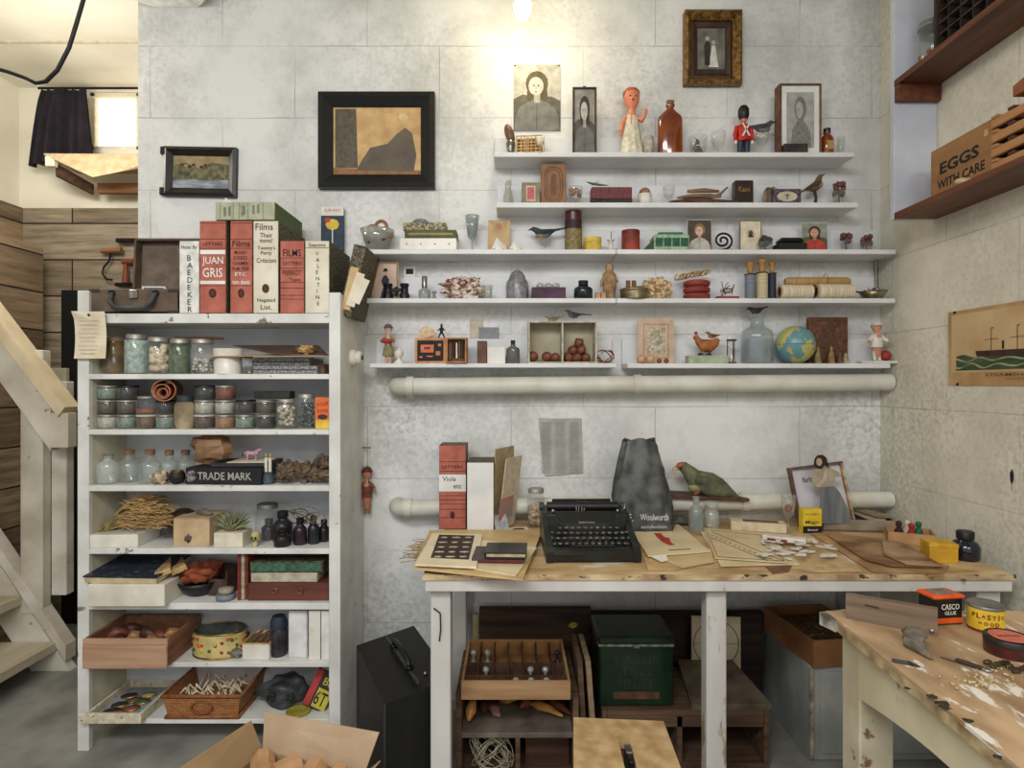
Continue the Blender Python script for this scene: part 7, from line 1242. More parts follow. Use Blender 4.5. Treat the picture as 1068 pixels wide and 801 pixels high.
# grey tray, small boxes, ink
(X,Y,z_) = G(893,552); t = thing('grey_wooden_tray','low grey wooden tray with black cards and paper strips','tray',(X,Y + .03,TZ + .001),-.12); w,d,h = .245,.15,.042; GW = M((150,136,116),(120,106,88),scale=12)
b = B(); [b.box((s * w / 2,0,h / 2),(.008,d,h),GW,.001) for s in (-1,1)]; [b.box((0,s * (d / 2 - .004),h / 2),(w,.008,h),GW,.001) for s in (-1,1)]; b.box((0,0,.004),(w,d,.006),GW); b.build('tray_body',t)
for k,(x,cc,a) in enumerate(((-.06,(30,30,34),.1),(.0,(26,26,30),-.15),(.06,(186,170,140),.05),(.085,(150,130,104),.2))): t2 = thing('paper_strip',['left black card','right black card','pale strip','tan strip at the right'][k] + ' lying in the low grey tray','card',(X + x,Y + .03,TZ + .014 + .008 * k),a - .1); B().box((0,0,.012),(.06,.125,.004),gmat(cc)).build('card_body',t2)
(X,Y,z_) = G(955,567); t = thing('small_wooden_box','small open wooden box of tiny figures near the right wall','box',(X,Y + .03,TZ + .001),-.45); WB_ = M((190,150,104),(156,116,76),scale=14); w,d,h = .13,.1,.036
b = B(); [b.box((s * w / 2,0,h / 2),(.005,d,h),WB_) for s in (-1,1)]; [b.box((0,s * d / 2,h / 2),(w,.005,h),WB_) for s in (-1,1)]; b.box((0,0,.003),(w,d,.005),WB_); b.build('box_body',t)
for k,(x,y,cc,lb) in enumerate(((-.03,.01,(60,34,30),'dark-haired red'),(.005,.02,(226,214,190),'cream'),(.03,.0,(40,110,70),'green'),(-.01,-.025,(170,40,40),'bright red'))): t2 = thing('tiny_figure',lb + ' tiny figure standing in the small wooden box','toy',(X + x,Y + .03 + y,TZ + .0075),.3 * k,'tiny figures in the wooden box'); b = B(); b.tube([(0,0,0),(0,0,.025),(0,0,.038),(0,0,.044),(0,0,.054),(0,0,.06)],[.013,.014,.006,.009,.01,.002],gmat(cc),10); b.build('body',t2)
t,w,h,Y = standing('yellow_small_box','small ochre yellow cardboard box near the ink bottle',968,997,566,586,'box',-.25); B().box((0,.02,h * .42),(w * .9,.065,h * .84),M((206,160,40),(180,132,28),scale=12),.001).build('box_body',t); B().box((0,.02,h * .9),(w * .93,.068,h * .2),M((216,172,56),(186,140,36)),.001).build('lid',t)
t,w,h,Y = standing('ink_bottle','squat blue-black ink bottle with a black screw cap near the right wall',996,1028,557,587,'bottle'); t.location.x *= (Y + .02) / Y; t.location.y += .02; w /= 1.18; B().lathe([(w * .46,0),(w * .5,h * .06),(w * .5,h * .45),(w * .4,h * .62),(w * .24,h * .7),(w * .24,h * .75)],M((26,28,44),(16,18,30),rough=.12,coat=.5),28,c=(0,.02,0)).build('glass_body',t); B().lathe([(w * .3,h * .72),(w * .31,h * .96),(w * .27,h)],BLACK,22,c=(0,.02,0)).build('cap',t)
# brown papers at the right
BP = M((166,128,88),(116,80,52),scale=9,contrast=(.4,.6)); BP2 = M((190,156,110),(146,108,70),scale=9)
sheetG('brown_card_sheet','long brown card sheet lying in front of the grey tray',[(845,556),(874,555),(990,590),(984,597),(912,597),(900,590)],TZ + .004,BP2,.002)
sheetG('stained_brown_paper','stained dark brown paper on top of the brown card sheet',[(862,557),(921,561),(923,578),(984,591),(930,590),(902,583)],TZ + .011,BP,.003)
sheetG('folded_brown_paper','folded brown paper leaf with a pale stripe near the small wooden box',[(920,563),(943,566),(984,590),(945,588),(922,578)],TZ + .017,M((196,164,124),(112,78,56),scale=10),.003)
sheetG('brown_leather_scrap','rounded brown leather scrap at the front table edge',[(796,588),(812,583),(828,588),(822,596),(806,598)],TZ + .003,M((130,88,58),(96,62,40)),.002,'scrap')
sheetG('tan_card_strip','tan card strip under the white paper scraps',[(770,585),(860,566),(900,596),(850,597)],TZ + .0025,M((204,176,132),(176,144,100)),.001)
t = thing('white_card_pack','white and red edged pack of cards by the white scraps','cards',(*G(818,568)[:2],TZ + .012),-.5); B().box((0,0,.008),(.13,.04,.016),M((226,218,206)),.002).build('card_stack',t); B().box((-.02,-.02,.005),(.06,.006,.008),M((150,40,40)),.001).build('red_edge',t)
random.seed(9)
for k in range(34):
    px,py = random.uniform(796,868),random.uniform(569,589); b = B(); rx,ry = random.uniform(.014,.028),random.uniform(.008,.014); pts = [(rx * cos(a) * random.uniform(.8,1.1),ry * sin(a) * random.uniform(.8,1.1)) for a in [2 * pi * i / 10 for i in range(10)]]
    b.slab(pts,0,.0012,M((226,222,214),(206,202,196))); solo(b,'paper_scrap','white paper scrap of the loose heap right of the ruled game sheet','paper scrap',(*G(px,py)[:2],TZ + .0125 + .0016 * (k % 8)),random.uniform(0,3),'white paper scraps on the table')
# ---------------------------------------------------------------- under the table
DKW = wood((84,62,46),(44,30,22),rough=.8); DKW2 = wood((104,80,58),(60,42,30),rough=.8)
Yq = YW - .06; solo(B().box(((U(500,Yq) + U(616,Yq)) / 2,Yq,V(633,Yq) / 2),(U(616,Yq) - U(500,Yq),.03,V(633,Yq) - .004),DKW),'dark_wooden_board','wide dark wooden board standing against the wall behind the type tray','board')
solo(B().box(((U(617,Yq) + U(795,Yq)) / 2,Yq,V(637,Yq) / 2),(U(795,Yq) - U(617,Yq),.03,V(637,Yq) - .004),wood((60,42,34),(32,22,18),rough=.8)),'reddish_dark_board','very dark board standing against the wall behind the green tin','board')
solo(B().box((U(496,Yq),Yq - .0,V(640,Yq) / 2),(.022,.02,V(640,Yq) - .004),M((170,156,116),(140,126,90))),'pale_batten','narrow pale batten standing at the left of the dark wooden board','batten')
solo(B().slab([(-.02,-.002),(-.005,.012),(.008,.01),(.018,.004),(.012,-.006),(.0,-.012),(-.01,-.01)],0,.0015,M((176,176,50),(140,146,40))),'yellow_leaf','small yellow-green leaf stuck on the dark board under the table','leaf',(U(598,Yq - .02),Yq - .0175,V(650,Yq)),rot=(pi / 2,0,0))
YK = 1.84; x0,x1 = U(475,YK),U(604,YK); t = thing('low_shelf_unit','low rough wooden shelf unit under the table carrying the type tray','shelf unit',(0,0,0)); zt_ = .292
for x in (x0 + .01,x1 - .01): B().box((x,YK + .15,zt_ / 2),(.018,.3,zt_),DKW2,.001).build('side_board',t)
for zz in (zt_ - .008,.162,.02): B().box(((x0 + x1) / 2,YK + .15,zz),(x1 - x0 - .038,.3,.016),M((118,108,96),(84,74,64),scale=12) if zz == .162 else DKW2,.001).build('shelf_board',t)
B().box((U(540,YK),YK + .14,.091),(.014,.28,.124),DKW2).build('divider',t); B().box(((x0 + x1) / 2,YK + .295,zt_ / 2),(x1 - x0 - .038,.01,zt_),DKW).build('back_board',t)
for k,(xx,a) in enumerate(((611,.16),(622,.22))): solo(B().box((0,0,.19),(.016,.2,.38),[DKW2,M((150,130,100),(110,90,66))][k]),'leaning_plank',['brown','narrower pale-edged'][k] + ' plank leaning between the shelf unit and the green tin','plank',(U(xx,YK + .05) + .0,YK + .13,.001),rot=(0,-a * .35,0))
# type tray
YV = 1.80; t = thing('type_tray','pale wooden compartment tray of glass bits on the low shelf unit','tray',(U(538,YV),YV + .15,.2935)); w,d,h = .332,.3,.056; TW_ = wood((176,140,100),(132,98,64)); OW = M((172,128,78),(132,92,52),scale=14); DV = M((84,56,38),(58,38,26))
B().box((0,-d / 2 + .005,h / 2),(w,.01,h),TW_,.001).build('front_board',t); B().box((0,d / 2 - .004,h / 2),(w,.008,h),OW,.001).build('back_board',t)
for s in (-1,1): B().box((s * (w / 2 - .004),0,h / 2),(.008,d - .018,h),TW_,.001).build('side_board',t)
B().box((0,0,.004),(w - .018,d - .02,.006),OW).build('bottom_board',t)
for k in range(6): B().box((-w / 2 + w * (k + 1) / 7,0,h * .5),(.004,d - .02,h * .8),DV).build('divider',t)
for y in (-.095,-.01): B().box((0,y,h * .47),(w - .018,.004,h * .76),DV).build('cross_divider',t)
random.seed(14)
for k,(c,r) in enumerate(((0,2),(1,1),(1,2),(3,0),(4,0),(4,1),(5,0),(5,1),(6,2))):
    x = U(538,YV) - w / 2 + w * (c + .5) / 7; y = YV + .15 + (-.12,-.05,.07)[r]; solo(B().lathe([(.013,0),(.013,.004),(.005,.012),(.004,.024),(.011,.034),(.008,.042),(0,.045)],glass((205,208,206),.7) if k != 8 else M((60,60,70),(30,30,36),rough=.2),14),'glass_stopper',['back left corner','second column, middle','second column, back','fourth column, front','fifth column, front','fifth column, middle','sixth column, front','sixth column, middle','dark, back right corner'][k] + ' glass stopper in the type tray','stopper',(x,y,.302),group='glass stoppers in the type tray')
YWD = M((206,152,84),(160,104,50),scale=18,rough=.4)
for k,(px,L,a,tl,m,dy) in enumerate(((492,.09,1.35,.5,YWD,.03),(505,.08,1.6,.2,WOODD,.08),(515,.07,2.2,.2,M((150,110,96)),.05),(533,.08,.25,.2,YWD,.12),(550,.07,.9,.2,M((150,84,50),(110,56,36)),.1),(570,.13,-.65,.1,YWD,.06),(584,.12,-.8,.1,M((128,74,44),(90,50,30)),.07))):
    Y = YK + dy + .02; solo(B().tube([(-L * .5,0,.004),(-L * .2,0,.01),(L * .1,0,.012),(L * .5,0,.005)],[.004,.017,.012,.004],m,10,sx=1.1),'carved_wood',['upright golden','dark brown','pinkish','flat golden','reddish','long golden','long dark red-brown'][k] + ' carved wooden piece in the low shelf unit','wooden piece',(U(px,Y),Y + .03,.1705 + .007 + .028 * (k == 0)),rot=(0,-.6 * (k == 0),a),group='carved wooden pieces under the type tray')
b = B(); random.seed(51); WR = M((186,176,150),(140,130,106),rough=.5)
for i in range(20):
    a0,e = random.uniform(0,6.28),random.uniform(-.9,.9); r = random.uniform(.04,.058); b.tube([(r * 1.25 * cos(a0 + k * .42) * cos(e),.6 * r * sin(a0 + k * .42 + e),r * 1.05 * sin(a0 * 2 + k * .42) * (.7 + .3 * cos(e))) for k in range(14)],.0013,WR,5)
solo(b,'wire_bundle','tangled bundle of pale wire in the lowest bay of the shelf unit','wire',(U(512,YK),YK + .05,.094))
solo(B().box((0,0,.045),(.14,.2,.09),wood((84,54,38),(56,34,24))),'dark_brown_block','dark brown wooden block in the lower right bay of the shelf unit','block',(U(572,YK) ,YK + .16,.029))
# crates and green tin
YC = 1.93; t = thing('open_crate','rough dark open-fronted crate at the floor under the green tin','crate',(0,0,0)); cx0,cx1 = U(628,YC),U(802,YC); zc_ = .19
for zz,mm in ((zc_ - .008,DKW2),(.012,DKW2)): B().box(((cx0 + cx1) / 2,YC + .15,zz),(cx1 - cx0 - .034,.3,.016),mm,.001).build('horizontal_board',t)
for x in (cx0 + .008,cx1 - .008): B().box((x,YC + .15,zc_ / 2),(.016,.3,zc_),DKW2,.001).build('side_board',t)
B().box((U(709,YC),YC + .14,.096),(.016,.28,.148),DKW2).build('divider',t); B().box(((cx0 + cx1) / 2,YC + .005,zc_ - .035),(cx1 - cx0 - .036,.01,.036),DKW2).build('front_rail',t); B().box(((cx0 + cx1) / 2,YC + .296,zc_ / 2),(cx1 - cx0 - .034,.008,zc_),DKW).build('back_board',t)
Yg = 1.95; w = 80 * Yg / F; h = V(663,Yg) - .1915; t = thing('green_metal_tin','large dark green metal deed box with faint lettering on the open crate','tin',(U(663.5,Yg),Yg + .09,.1915)); GG = M((12,40,20),(7,25,13),rough=.3,scale=14,chips=(24,30,22),chip_scale=9,chip_t=.62,coat=.3)
B().box((0,0,h * .44),(w * .97,.18,h * .88),GG,.006).build('box_body',t); B().box((0,0,h * .94),(w,.19,h * .12),GG,.006).build('lid',t); B().box((0,0,h * .865),(w * .985,.186,.006),M((150,150,136),(90,96,80),metal=.5,scale=60)).build('lid_rim',t); DL = M((50,48,30),(22,32,18))
for k,(s,wd) in enumerate((('HARRIS',.55),('TINS',.4),('FRUIT',.48))): text(s,w * wd,h * .13,DL,t,(0,-.0905,h * (.66 - .17 * k)),bold=0)
b = B(); b.box((0,-.0905,h * .16),(w * .6,.001,h * .1),M((96,60,40),(60,44,30))); b.build('printed_band',t); B().box((0,-.096,h * .86),(.02,.004,.012),STEEL,.001).build('latch',t)
b = B(); b.at((0,0,0)); solo(B().hexa([(-.13,-.14,0),(.13,-.14,0),(.1,.13,.02),(-.1,.13,.02),(-.13,-.14,.02),(.13,-.14,.02),(.1,.13,.04),(-.1,.13,.04)],M((112,98,80),(66,54,42),scale=12,rough=.7)),'stained_slab','stained grey-brown slab lying on the crate beside the green tin','slab',(U(755,2.0),2.07,.191))
Yr = 2.2; t = thing('circle_board','cream board with a thin black circle behind the middle table leg','board',(U(746.5,Yr),Yr,V(699,Yr)),rot=(-.06,.02,0)); w,h = 51 * Yr / F,55 * Yr / F; B().box((0,0,h / 2),(w,.01,h),M((200,188,158),(176,162,130),scale=8)).build('board',t); b = B(); b.ring((0,-.0055,h / 2),w * .46,.0014,INK,'y',40,5); [b.box((0,-.0055,h / 2),q,INK) for q in ((w * .9,.001,.0012),(.0012,.001,w * .9))]; b.build('drawn_circle',t)
# grey cabinet, box of nails
YG = 1.967; GC = M((164,165,158),(128,130,124),rough=.5,scale=7,chips=(176,166,140),chip_scale=8,chip_t=.64,st=(1,1,.5)); t = thing('grey_metal_cabinet','low worn grey metal cabinet under the right end of the table','cabinet',(1.215,(YG + YW) / 2 - .01,0)); B().box((0,0,.1575),(.456,YW - YG - .03,.315),GC,.004).build('cabinet_body',t); b = B(); b.box((-.223,-(YW - YG) / 2 + .012,.16),(.012,.01,.3),M((176,166,140),(110,106,96),scale=30)); b.build('corner_seam',t); B().box((.01,-(YW - YG) / 2 + .0125,.16),(.4,.006,.27),GC,.003).build('door_panel',t)
t = thing('nail_carton','open brown cardboard carton of nails on the grey cabinet','carton',(1.09,2.12,.316),.12); w,d,h = .23,.3,.09; CB = M((150,104,66),(122,80,48),scale=8)
b = B(); [b.box((s * w / 2,0,h / 2),(.004,d,h),CB) for s in (-1,1)]; [b.box((0,s * d / 2,h / 2),(w,.004,h),CB) for s in (-1,1)]; b.box((0,0,.002),(w,d,.004),CB); b.build('carton_body',t); b = B(); random.seed(2); NM = M((110,84,66),(60,44,36),metal=.5,rough=.5)
b.box((0,0,.03),(w - .01,d - .01,.05),M((50,34,26),(96,72,54),scale=160,contrast=(.5,.6)))
for i in range(170): x,y = random.uniform(-.1,.1),random.uniform(-.13,.13); a = random.uniform(0,6.28); e = random.uniform(-.3,.5); b.tube([(x,y,.058 + .01 * random.random()),(x + .02 * cos(a),y + .02 * sin(a),.062 + .012 * e)],.0013,[NM,BRASS][i % 4 == 0],4)
solo(b,'loose_nails','rusty loose nails filling the brown carton','nails',(1.09,2.12,.316),.12,kind='stuff')
# black case
def quad(name,pts,z0,z1,m,p_,bev=.0): return B().slab(pts,z0,z1,m).build(name,p_)
t = thing('black_trunk_case','tall black instrument case with a handle standing between bookcase and table','case',(-.36,1.68,0),R(27)); BC_ = M((22,22,23),(12,12,13),rough=.5,scale=18,bump=.2); hh = .345
b = B(); b.hexa([(0,0,0),(.2,0,0),(.2,.36,0),(0,.36,0),(0,0,hh),(.2,0,hh + .03),(.2,.36,hh + .055),(0,.36,hh + .025)],BC_); b.build('case_body',t)
B().box((.1,.18,hh + .034),(.012,.36,.012),M((44,44,46),rough=.4),.003).build('seam',t); B().tube([(.1,.09,hh + .03),(.1,.1,hh + .06),(.1,.18,hh + .07),(.1,.25,hh + .065),(.1,.26,hh + .04)],.008,BLACK,10).build('handle',t)
for y in (.09,.26): B().ell((.1,y,hh + .042),(.014,.012,.01),IRON,10,6).build('handle_mount',t)
B().ell((.14,.06,hh + .03),(.006,.006,.006),STEEL,10,6).build('stud',t)
b = B(); b.tube([(0,0,0),(0,0,hh)],.004,M((60,60,62),rough=.4),8); b.build('edge_trim',t)
# cardboard box of wooden blocks
A = Vector((-.639,1.53)); ux = Vector((.31,-.105)).normalized(); uy = Vector((ux.y,-ux.x)); ang = math.atan2(ux.y,ux.x); t = thing('open_cardboard_box','open cardboard box of wooden offcuts on the floor at the bottom edge','box',(A.x,A.y,0),ang)
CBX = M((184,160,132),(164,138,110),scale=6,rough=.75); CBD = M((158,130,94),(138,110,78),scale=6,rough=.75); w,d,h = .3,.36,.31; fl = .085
B().box((w / 2,-.002,h / 2),(w,.004,h),CBX).build('back_panel',t); B().box((w / 2,-d,h / 2),(w,.004,h),CBX).build('front_panel',t)
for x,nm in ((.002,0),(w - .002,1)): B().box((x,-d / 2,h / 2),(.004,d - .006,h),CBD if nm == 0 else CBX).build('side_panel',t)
B().box((w / 2,-d / 2,.003),(w - .01,d - .01,.005),CBX).build('bottom_panel',t)
B().hexa([(0,-.004,h),(w,-.004,h),(w,0,h),(0,0,h),(-.012,.016,h + fl),(w + .02,.03,h + fl),(w + .02,.034,h + fl),(-.012,.02,h + fl)],CBX).build('back_flap',t)
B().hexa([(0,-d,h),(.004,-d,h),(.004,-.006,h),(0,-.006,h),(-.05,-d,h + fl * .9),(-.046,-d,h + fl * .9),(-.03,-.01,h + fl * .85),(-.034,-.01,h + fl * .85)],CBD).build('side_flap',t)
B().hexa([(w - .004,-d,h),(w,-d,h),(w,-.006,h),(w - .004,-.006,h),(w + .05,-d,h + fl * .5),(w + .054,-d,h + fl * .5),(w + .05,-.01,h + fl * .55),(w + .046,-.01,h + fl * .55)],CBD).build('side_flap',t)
OC = M((192,152,112),(164,122,84),scale=14); rz0 = ang; random.seed(18)
for k in range(12):
    lx,ly = .05 + .07 * (k % 4),-.06 - .1 * (k // 4); p_ = A + ux * lx + Vector((-ux.y,ux.x)) * ly; b = B(); s1 = random.uniform(.024,.034)
    b.prism([(-s1,0),(s1,0),(s1 * 1.1,s1),(s1 * .5,s1 * 1.7),(-s1 * .4,s1 * 1.75),(-s1 * 1.1,s1 * .9)],-.03,.03,OC)
    solo(b,'wooden_offcut',('%s offcut in the %s row of the cardboard box' % (['leftmost orange-tan','second orange-tan','third orange-tan','rightmost orange-tan'][k % 4],['back','middle','front'][k // 4])),'wooden offcut',(p_.x,p_.y,.295 - .02 * (k // 4)),random.uniform(-1.2,1.2),'wooden offcuts in the cardboard box')
b = B(); P4 = [A + ux * a + Vector((-ux.y,ux.x)) * c for a,c in ((.01,-.01),(w - .01,-.01),(w - .01,-d + .01),(.01,-d + .01))]; b.slab([(p.x,p.y) for p in P4],.008,.28,M((150,104,66),(96,62,38),scale=18,bump=.6)); solo(b,'packed_offcuts','layer of wooden offcuts filling the lower part of the cardboard box','wooden offcuts',kind='stuff')
# plywood stool
t = thing('plywood_stool','small worn plywood step stool with a hand slot in front of the table','stool',(0,0,0)); zs = .42; q = lambda px,py: G(px,py,zs)[:2]; PLYM = M((192,164,120),(160,128,86),scale=26,rough=.6,chips=(206,196,170),chip_scale=12,chip_t=.68); a0,a1 = q(598,748),q(692,752)
a3 = (a0[0] - .035,a0[1] - .34); a2 = (a1[0] - .015,a1[1] - .34); m0,m1 = q(645,772),q(657,773); m2,m3 = (m1[0] - .005,m1[1] - .12),(m0[0] - .005,m0[1] - .12)
b = B(); mid = lambda p,q_,f: (p[0] + (q_[0] - p[0]) * f,p[1] + (q_[1] - p[1]) * f)
for poly in ([a0,a1,m1,m0],[a1,a2,m2,m1],[a2,a3,m3,m2],[a3,a0,m0,m3]): b.slab([(x,y) for x,y in poly],zs - .018,zs,PLYM)
b.build('seat',t)
for (px_,py_) in ((a0[0] + .02,a0[1] - .02),(a1[0] - .02,a1[1] - .02),(a2[0] - .02,a2[1] + .02),(a3[0] + .02,a3[1] + .02)): B().box((px_,py_,(zs - .018) / 2),(.03,.03,zs - .019),PLYM,.002).build('leg',t)
t = thing('metal_clamp','small black and grey metal tool seen in the slot of the plywood stool','tool',(m0[0] + .015,m0[1] - .05,zs)); B().box((0,0,-.03),(.012,.06,.06),IRON,.003).build('tool_body',t); B().box((0,.01,.003),(.014,.03,.006),STEEL,.001).build('jaw',t)

# ---------------------------------------------------------------- the near bench at the right
BZ = .72; BY = YP(637,BZ); BX = .734
BT = M((196,166,130),(146,116,84),scale=13,rough=.5,st=(1,.4,1),chips=(224,218,206),chip_scale=16,chip_t=.585)
t = thing('near_workbench','paint-splashed wooden bench with cream apron in the right foreground','bench',(0,0,0))
B().slab([(BX,BY),(XR - .01,BY),(XR - .01,.45),(BX - .055,.45)],BZ - .006,BZ,BT).build('benchtop',t)
EG = M((196,176,136),(120,92,62),scale=22,chips=(60,56,50),chip_scale=24,chip_t=.64,rough=.55)
B().slab([(BX,BY),(XR - .01,BY),(XR - .01,.45),(BX - .055,.45)],BZ - .026,BZ - .0062,EG).build('top_edge',t)
B().slab([(BX - .018,BY - .005),(BX + .05,BY + .012),(BX + .05,BY - .006),(BX - .004,BY - .05)],BZ - .03,BZ - .001,M((206,200,186),(90,84,76),scale=30)).build('corner_block',t)
BA = M((216,206,174),(194,182,148),rough=.5,scale=7,chips=(134,134,132),chip_scale=9,chip_t=.64)
pr = [(BX + .01,BZ - .026),(BX + .01,BZ - .15)]; n = 14; top = []; bot = []
for i in range(n + 1):
    q = i / n; y = BY - .03 - q * (BY - .5); x = BX + .022 - .055 * q; top.append((x,y,BZ - .027)); bot.append((x,y,BZ - .027 - (.14 - .055 * sin(min(1,q * 2.2) * pi / 2))))
vs = top + bot + [(x + .02,y,z) for x,y,z in top] + [(x + .02,y,z) for x,y,z in bot]; N = n + 1
b = B().add(vs,[f for i in range(n) for f in ((i,i + 1,N + i + 1,N + i),(2 * N + i,3 * N + i,3 * N + i + 1,2 * N + i + 1),(N + i,N + i + 1,3 * N + i + 1,3 * N + i),(i,2 * N + i,2 * N + i + 1,i + 1))],BA); b.build('side_apron',t)
B().box(((BX + XR) / 2,BY - .02,BZ - .07),(XR - BX - .1,.02,.085),BA,.002).build('back_apron',t)
for x,y in ((BX + .055,BY - .07),(XR - .08,BY - .07),(BX + .02,.56),(XR - .08,.56)): B().box((x,y,(BZ - .027) / 2),(.075,.07,BZ - .028),M((204,194,168),(176,164,136),scale=7,chips=(120,92,66),chip_scale=10,chip_t=.62),.004).build('leg',t)
def GB(px,py): return G(px,py,BZ)
def onb(name,label,x0,x1,yt,yb,cat,rz=0): (X,Y,z) = GB((x0 + x1) / 2,yb); return thing(name,label,cat,(X,Y,BZ + .0005),rz),(x1 - x0) * Y / F,V(yt,Y) - BZ,Y
t,w,h,Y = onb('glue_tin','orange and black rectangular glue tin on the near bench',962,999,622,651,'tin',.12); t.location.x *= (Y + .015) / Y; t.location.y += .015
B().box((0,0,h / 2),(w * .9,.045,h),M((30,28,28),(20,18,18),rough=.35),.003).build('tin_body',t); OG = M((226,92,36),(196,70,26),rough=.4); b = B(); b.box((0,0,h * .16),(w * .905,.046,h * .24),OG,.002); b.build('orange_band',t); B().box((0,0,h * 1.0),(w * .98,.052,h * .14),OG,.003).box((0,0,h * 1.08),(w * .6,.03,h * .06),STEEL,.002).build('lid',t)
text('CASCO',w * .55,h * .2,WPAPER,t,(.004,-.0232,h * .66)); text('GLUE',w * .35,h * .13,WPAPER,t,(.004,-.0232,h * .44))
t,w,h,Y = onb('wood_filler_can','round yellow and red lettered filler can on the near bench',1009,1047,634,662,'can',.1); t.location.x *= (Y + .03) / Y; t.location.y += .03; r = w / 2 / 1.16; B().lathe([(r,.0),(r,h * .1)],M((140,40,28)),32).lathe([(r,h * .1),(r,h * .85)],M((226,194,56),(206,170,44)),32,cap=False).build('can_body',t)
B().lathe([(r * 1.02,h * .85),(r * 1.02,h * .95),(r * .93,h),(r * .9,h * .97),(r * .5,h * .97),(0,h * .98)],M((150,148,140),(104,100,92),metal=.6,rough=.4,scale=14),32,cap=False).build('lid',t)
RD_ = M((150,30,26))
def arc_text(s,zc,hh,m,rr,span,a0=0):
    n = len(s)
    for i,c in enumerate(s):
        a = -pi / 2 + a0 + (i - (n - 1) / 2) * span / n
        text(c,rr * span / n * .8,hh,m,t,((rr + .0006) * cos(a),(rr + .0006) * sin(a),zc),(pi / 2,0,a + pi / 2),bold=.04,stretch=False)
arc_text('PLASTIC',h * .62,h * .2,RD_,r,1.9,-.6); arc_text('WOOD',h * .36,h * .2,RD_,r,1.2,-.6)
t,w,h,Y = onb('flat_round_tin','flat round dark red tin with a pink printed lid on the near bench',1026,1078,672,690,'tin'); t.location.x *= (Y + .035) / Y; t.location.y += .035; r = w / 2 * .84; B().lathe([(r,0),(r,.022)],M((96,40,30),(50,26,22),rough=.35),36).build('tin_body',t); B().lathe([(r * 1.02,.02),(r * 1.02,.032),(r * .97,.034),(r * .9,.032),(0,.032)],M((40,34,30),rough=.35),36,cap=False).build('lid',t); b = B(); b.lathe([(r * .82,.0335),(0,.0336)],M((206,120,96),(186,96,76),scale=30),32,cap=False); b.build('printed_disc',t); text('SHOE POLISH',r * 1.1,r * .2,M((90,40,36)),t,(0,0,.0342),(0,0,0))
# wooden block
p0,p1 = GB(882,645),GB(978,664); L = math.hypot(p1[0] - p0[0],p1[1] - p0[1]); a = math.atan2(p1[1] - p0[1],p1[0] - p0[0]); t = thing('notched_wooden_block','worn brown wooden plank piece standing on edge on the near bench','wood block',((p0[0] + p1[0]) / 2,(p0[1] + p1[1]) / 2,BZ + .0005),a); hL,hR = V(621,p0[1]) - BZ,V(637,p1[1]) - BZ
WBM = wood((142,120,100),(96,78,64)); B().prism([(-L / 2,0),(L / 2,0),(L / 2,hR),(-L / 2,hL)],0,.022,WBM).build('block_body',t); B().prism([(-L * .28,hL * .76),(-L * .12,hL * .74),(-L * .12,hL * .66),(-L * .28,hL * .7)],-.0006,.002,M((58,40,32))).build('slot',t); B().ell((L * .44,-.001,hR * .15),(.005,.002,.005),STEEL,8,6).build('screw_head',t)
solo(B().blob((0,0,.017),(.019,.033,.018),M((128,118,104),(84,76,68),scale=26,rough=.85),5,.35),'grey_rag_lump','grey-brown twisted lump in front of the wooden plank piece','stone',GB(953,674),-.35)
solo(B().tube([(-.006,.03,.012),(-.004,.0,.01),(-.002,-.03,.004)],[.014,.01,.003],M((128,118,104),(84,76,68),scale=26,rough=.85),9),'pointed_tail','pointed grey tail piece beside the grey lump','stone',(GB(962,682)[0],GB(962,682)[1],BZ))
solo(B().box((0,0,.003),(.03,.008,.005),M((80,82,84),metal=.5),.001).tube([(.01,0,.004),(.03,-.006,.003)],[.004,.001],IRON),'metal_shaving','small dark metal bit near the left edge of the near bench','metal bit',GB(940,692),-.5)
t = thing('pocket_knife','small dark pocket knife with a bright end on the near bench','knife',GB(1011,695),-1.0); B().box((0,0,.004),(.045,.01,.007),M((60,48,38)),.002).build('handle',t); B().ell((.026,0,.004),(.01,.007,.004),STEEL,10,6).build('bolster',t); B().box((-.03,-.004,.0018),(.03,.005,.001),STEEL).build('blade',t)
b = B()
for i in range(13): q = i / 12; p_ = GB(1030 + 45 * q,693 + 10 * q + 3 * sin(i)); b.ring((p_[0],p_[1],BZ + .004 + .003 * (i % 2)),.007,.0018,M((90,74,50),(50,42,34),metal=.6),'z' if i % 2 else 'y',12,5,ry=.004)
solo(b,'small_chain','short dark chain lying on the near bench by the flat round tin','chain')
b = B(); random.seed(44)
for i in range(60): p_ = GB(random.gauss(1028,16),random.gauss(709,6)); b.blob((p_[0],p_[1],BZ + .003),random.uniform(.0012,.003),M((206,190,150),(170,150,110)),i,.4,n=7,k=5)
solo(b,'pale_crumbs','pale crumbs of shavings scattered in front of the chain','crumbs',kind='stuff')
b = B()
for k,(px,py,s) in enumerate(((972,727,.009),(983,734,.011),(985,738,.008),(1010,752,.008),(946,718,.005),(1040,790,.006))): p_ = GB(px,py); b.blob((p_[0],p_[1],BZ + .0008),(s,s * .8,.0012),M((50,44,38)),k,.5,n=12,k=6)
solo(b,'dried_paint_blots','dark dried paint blots along the left edge of the near bench','paint blots',kind='stuff')
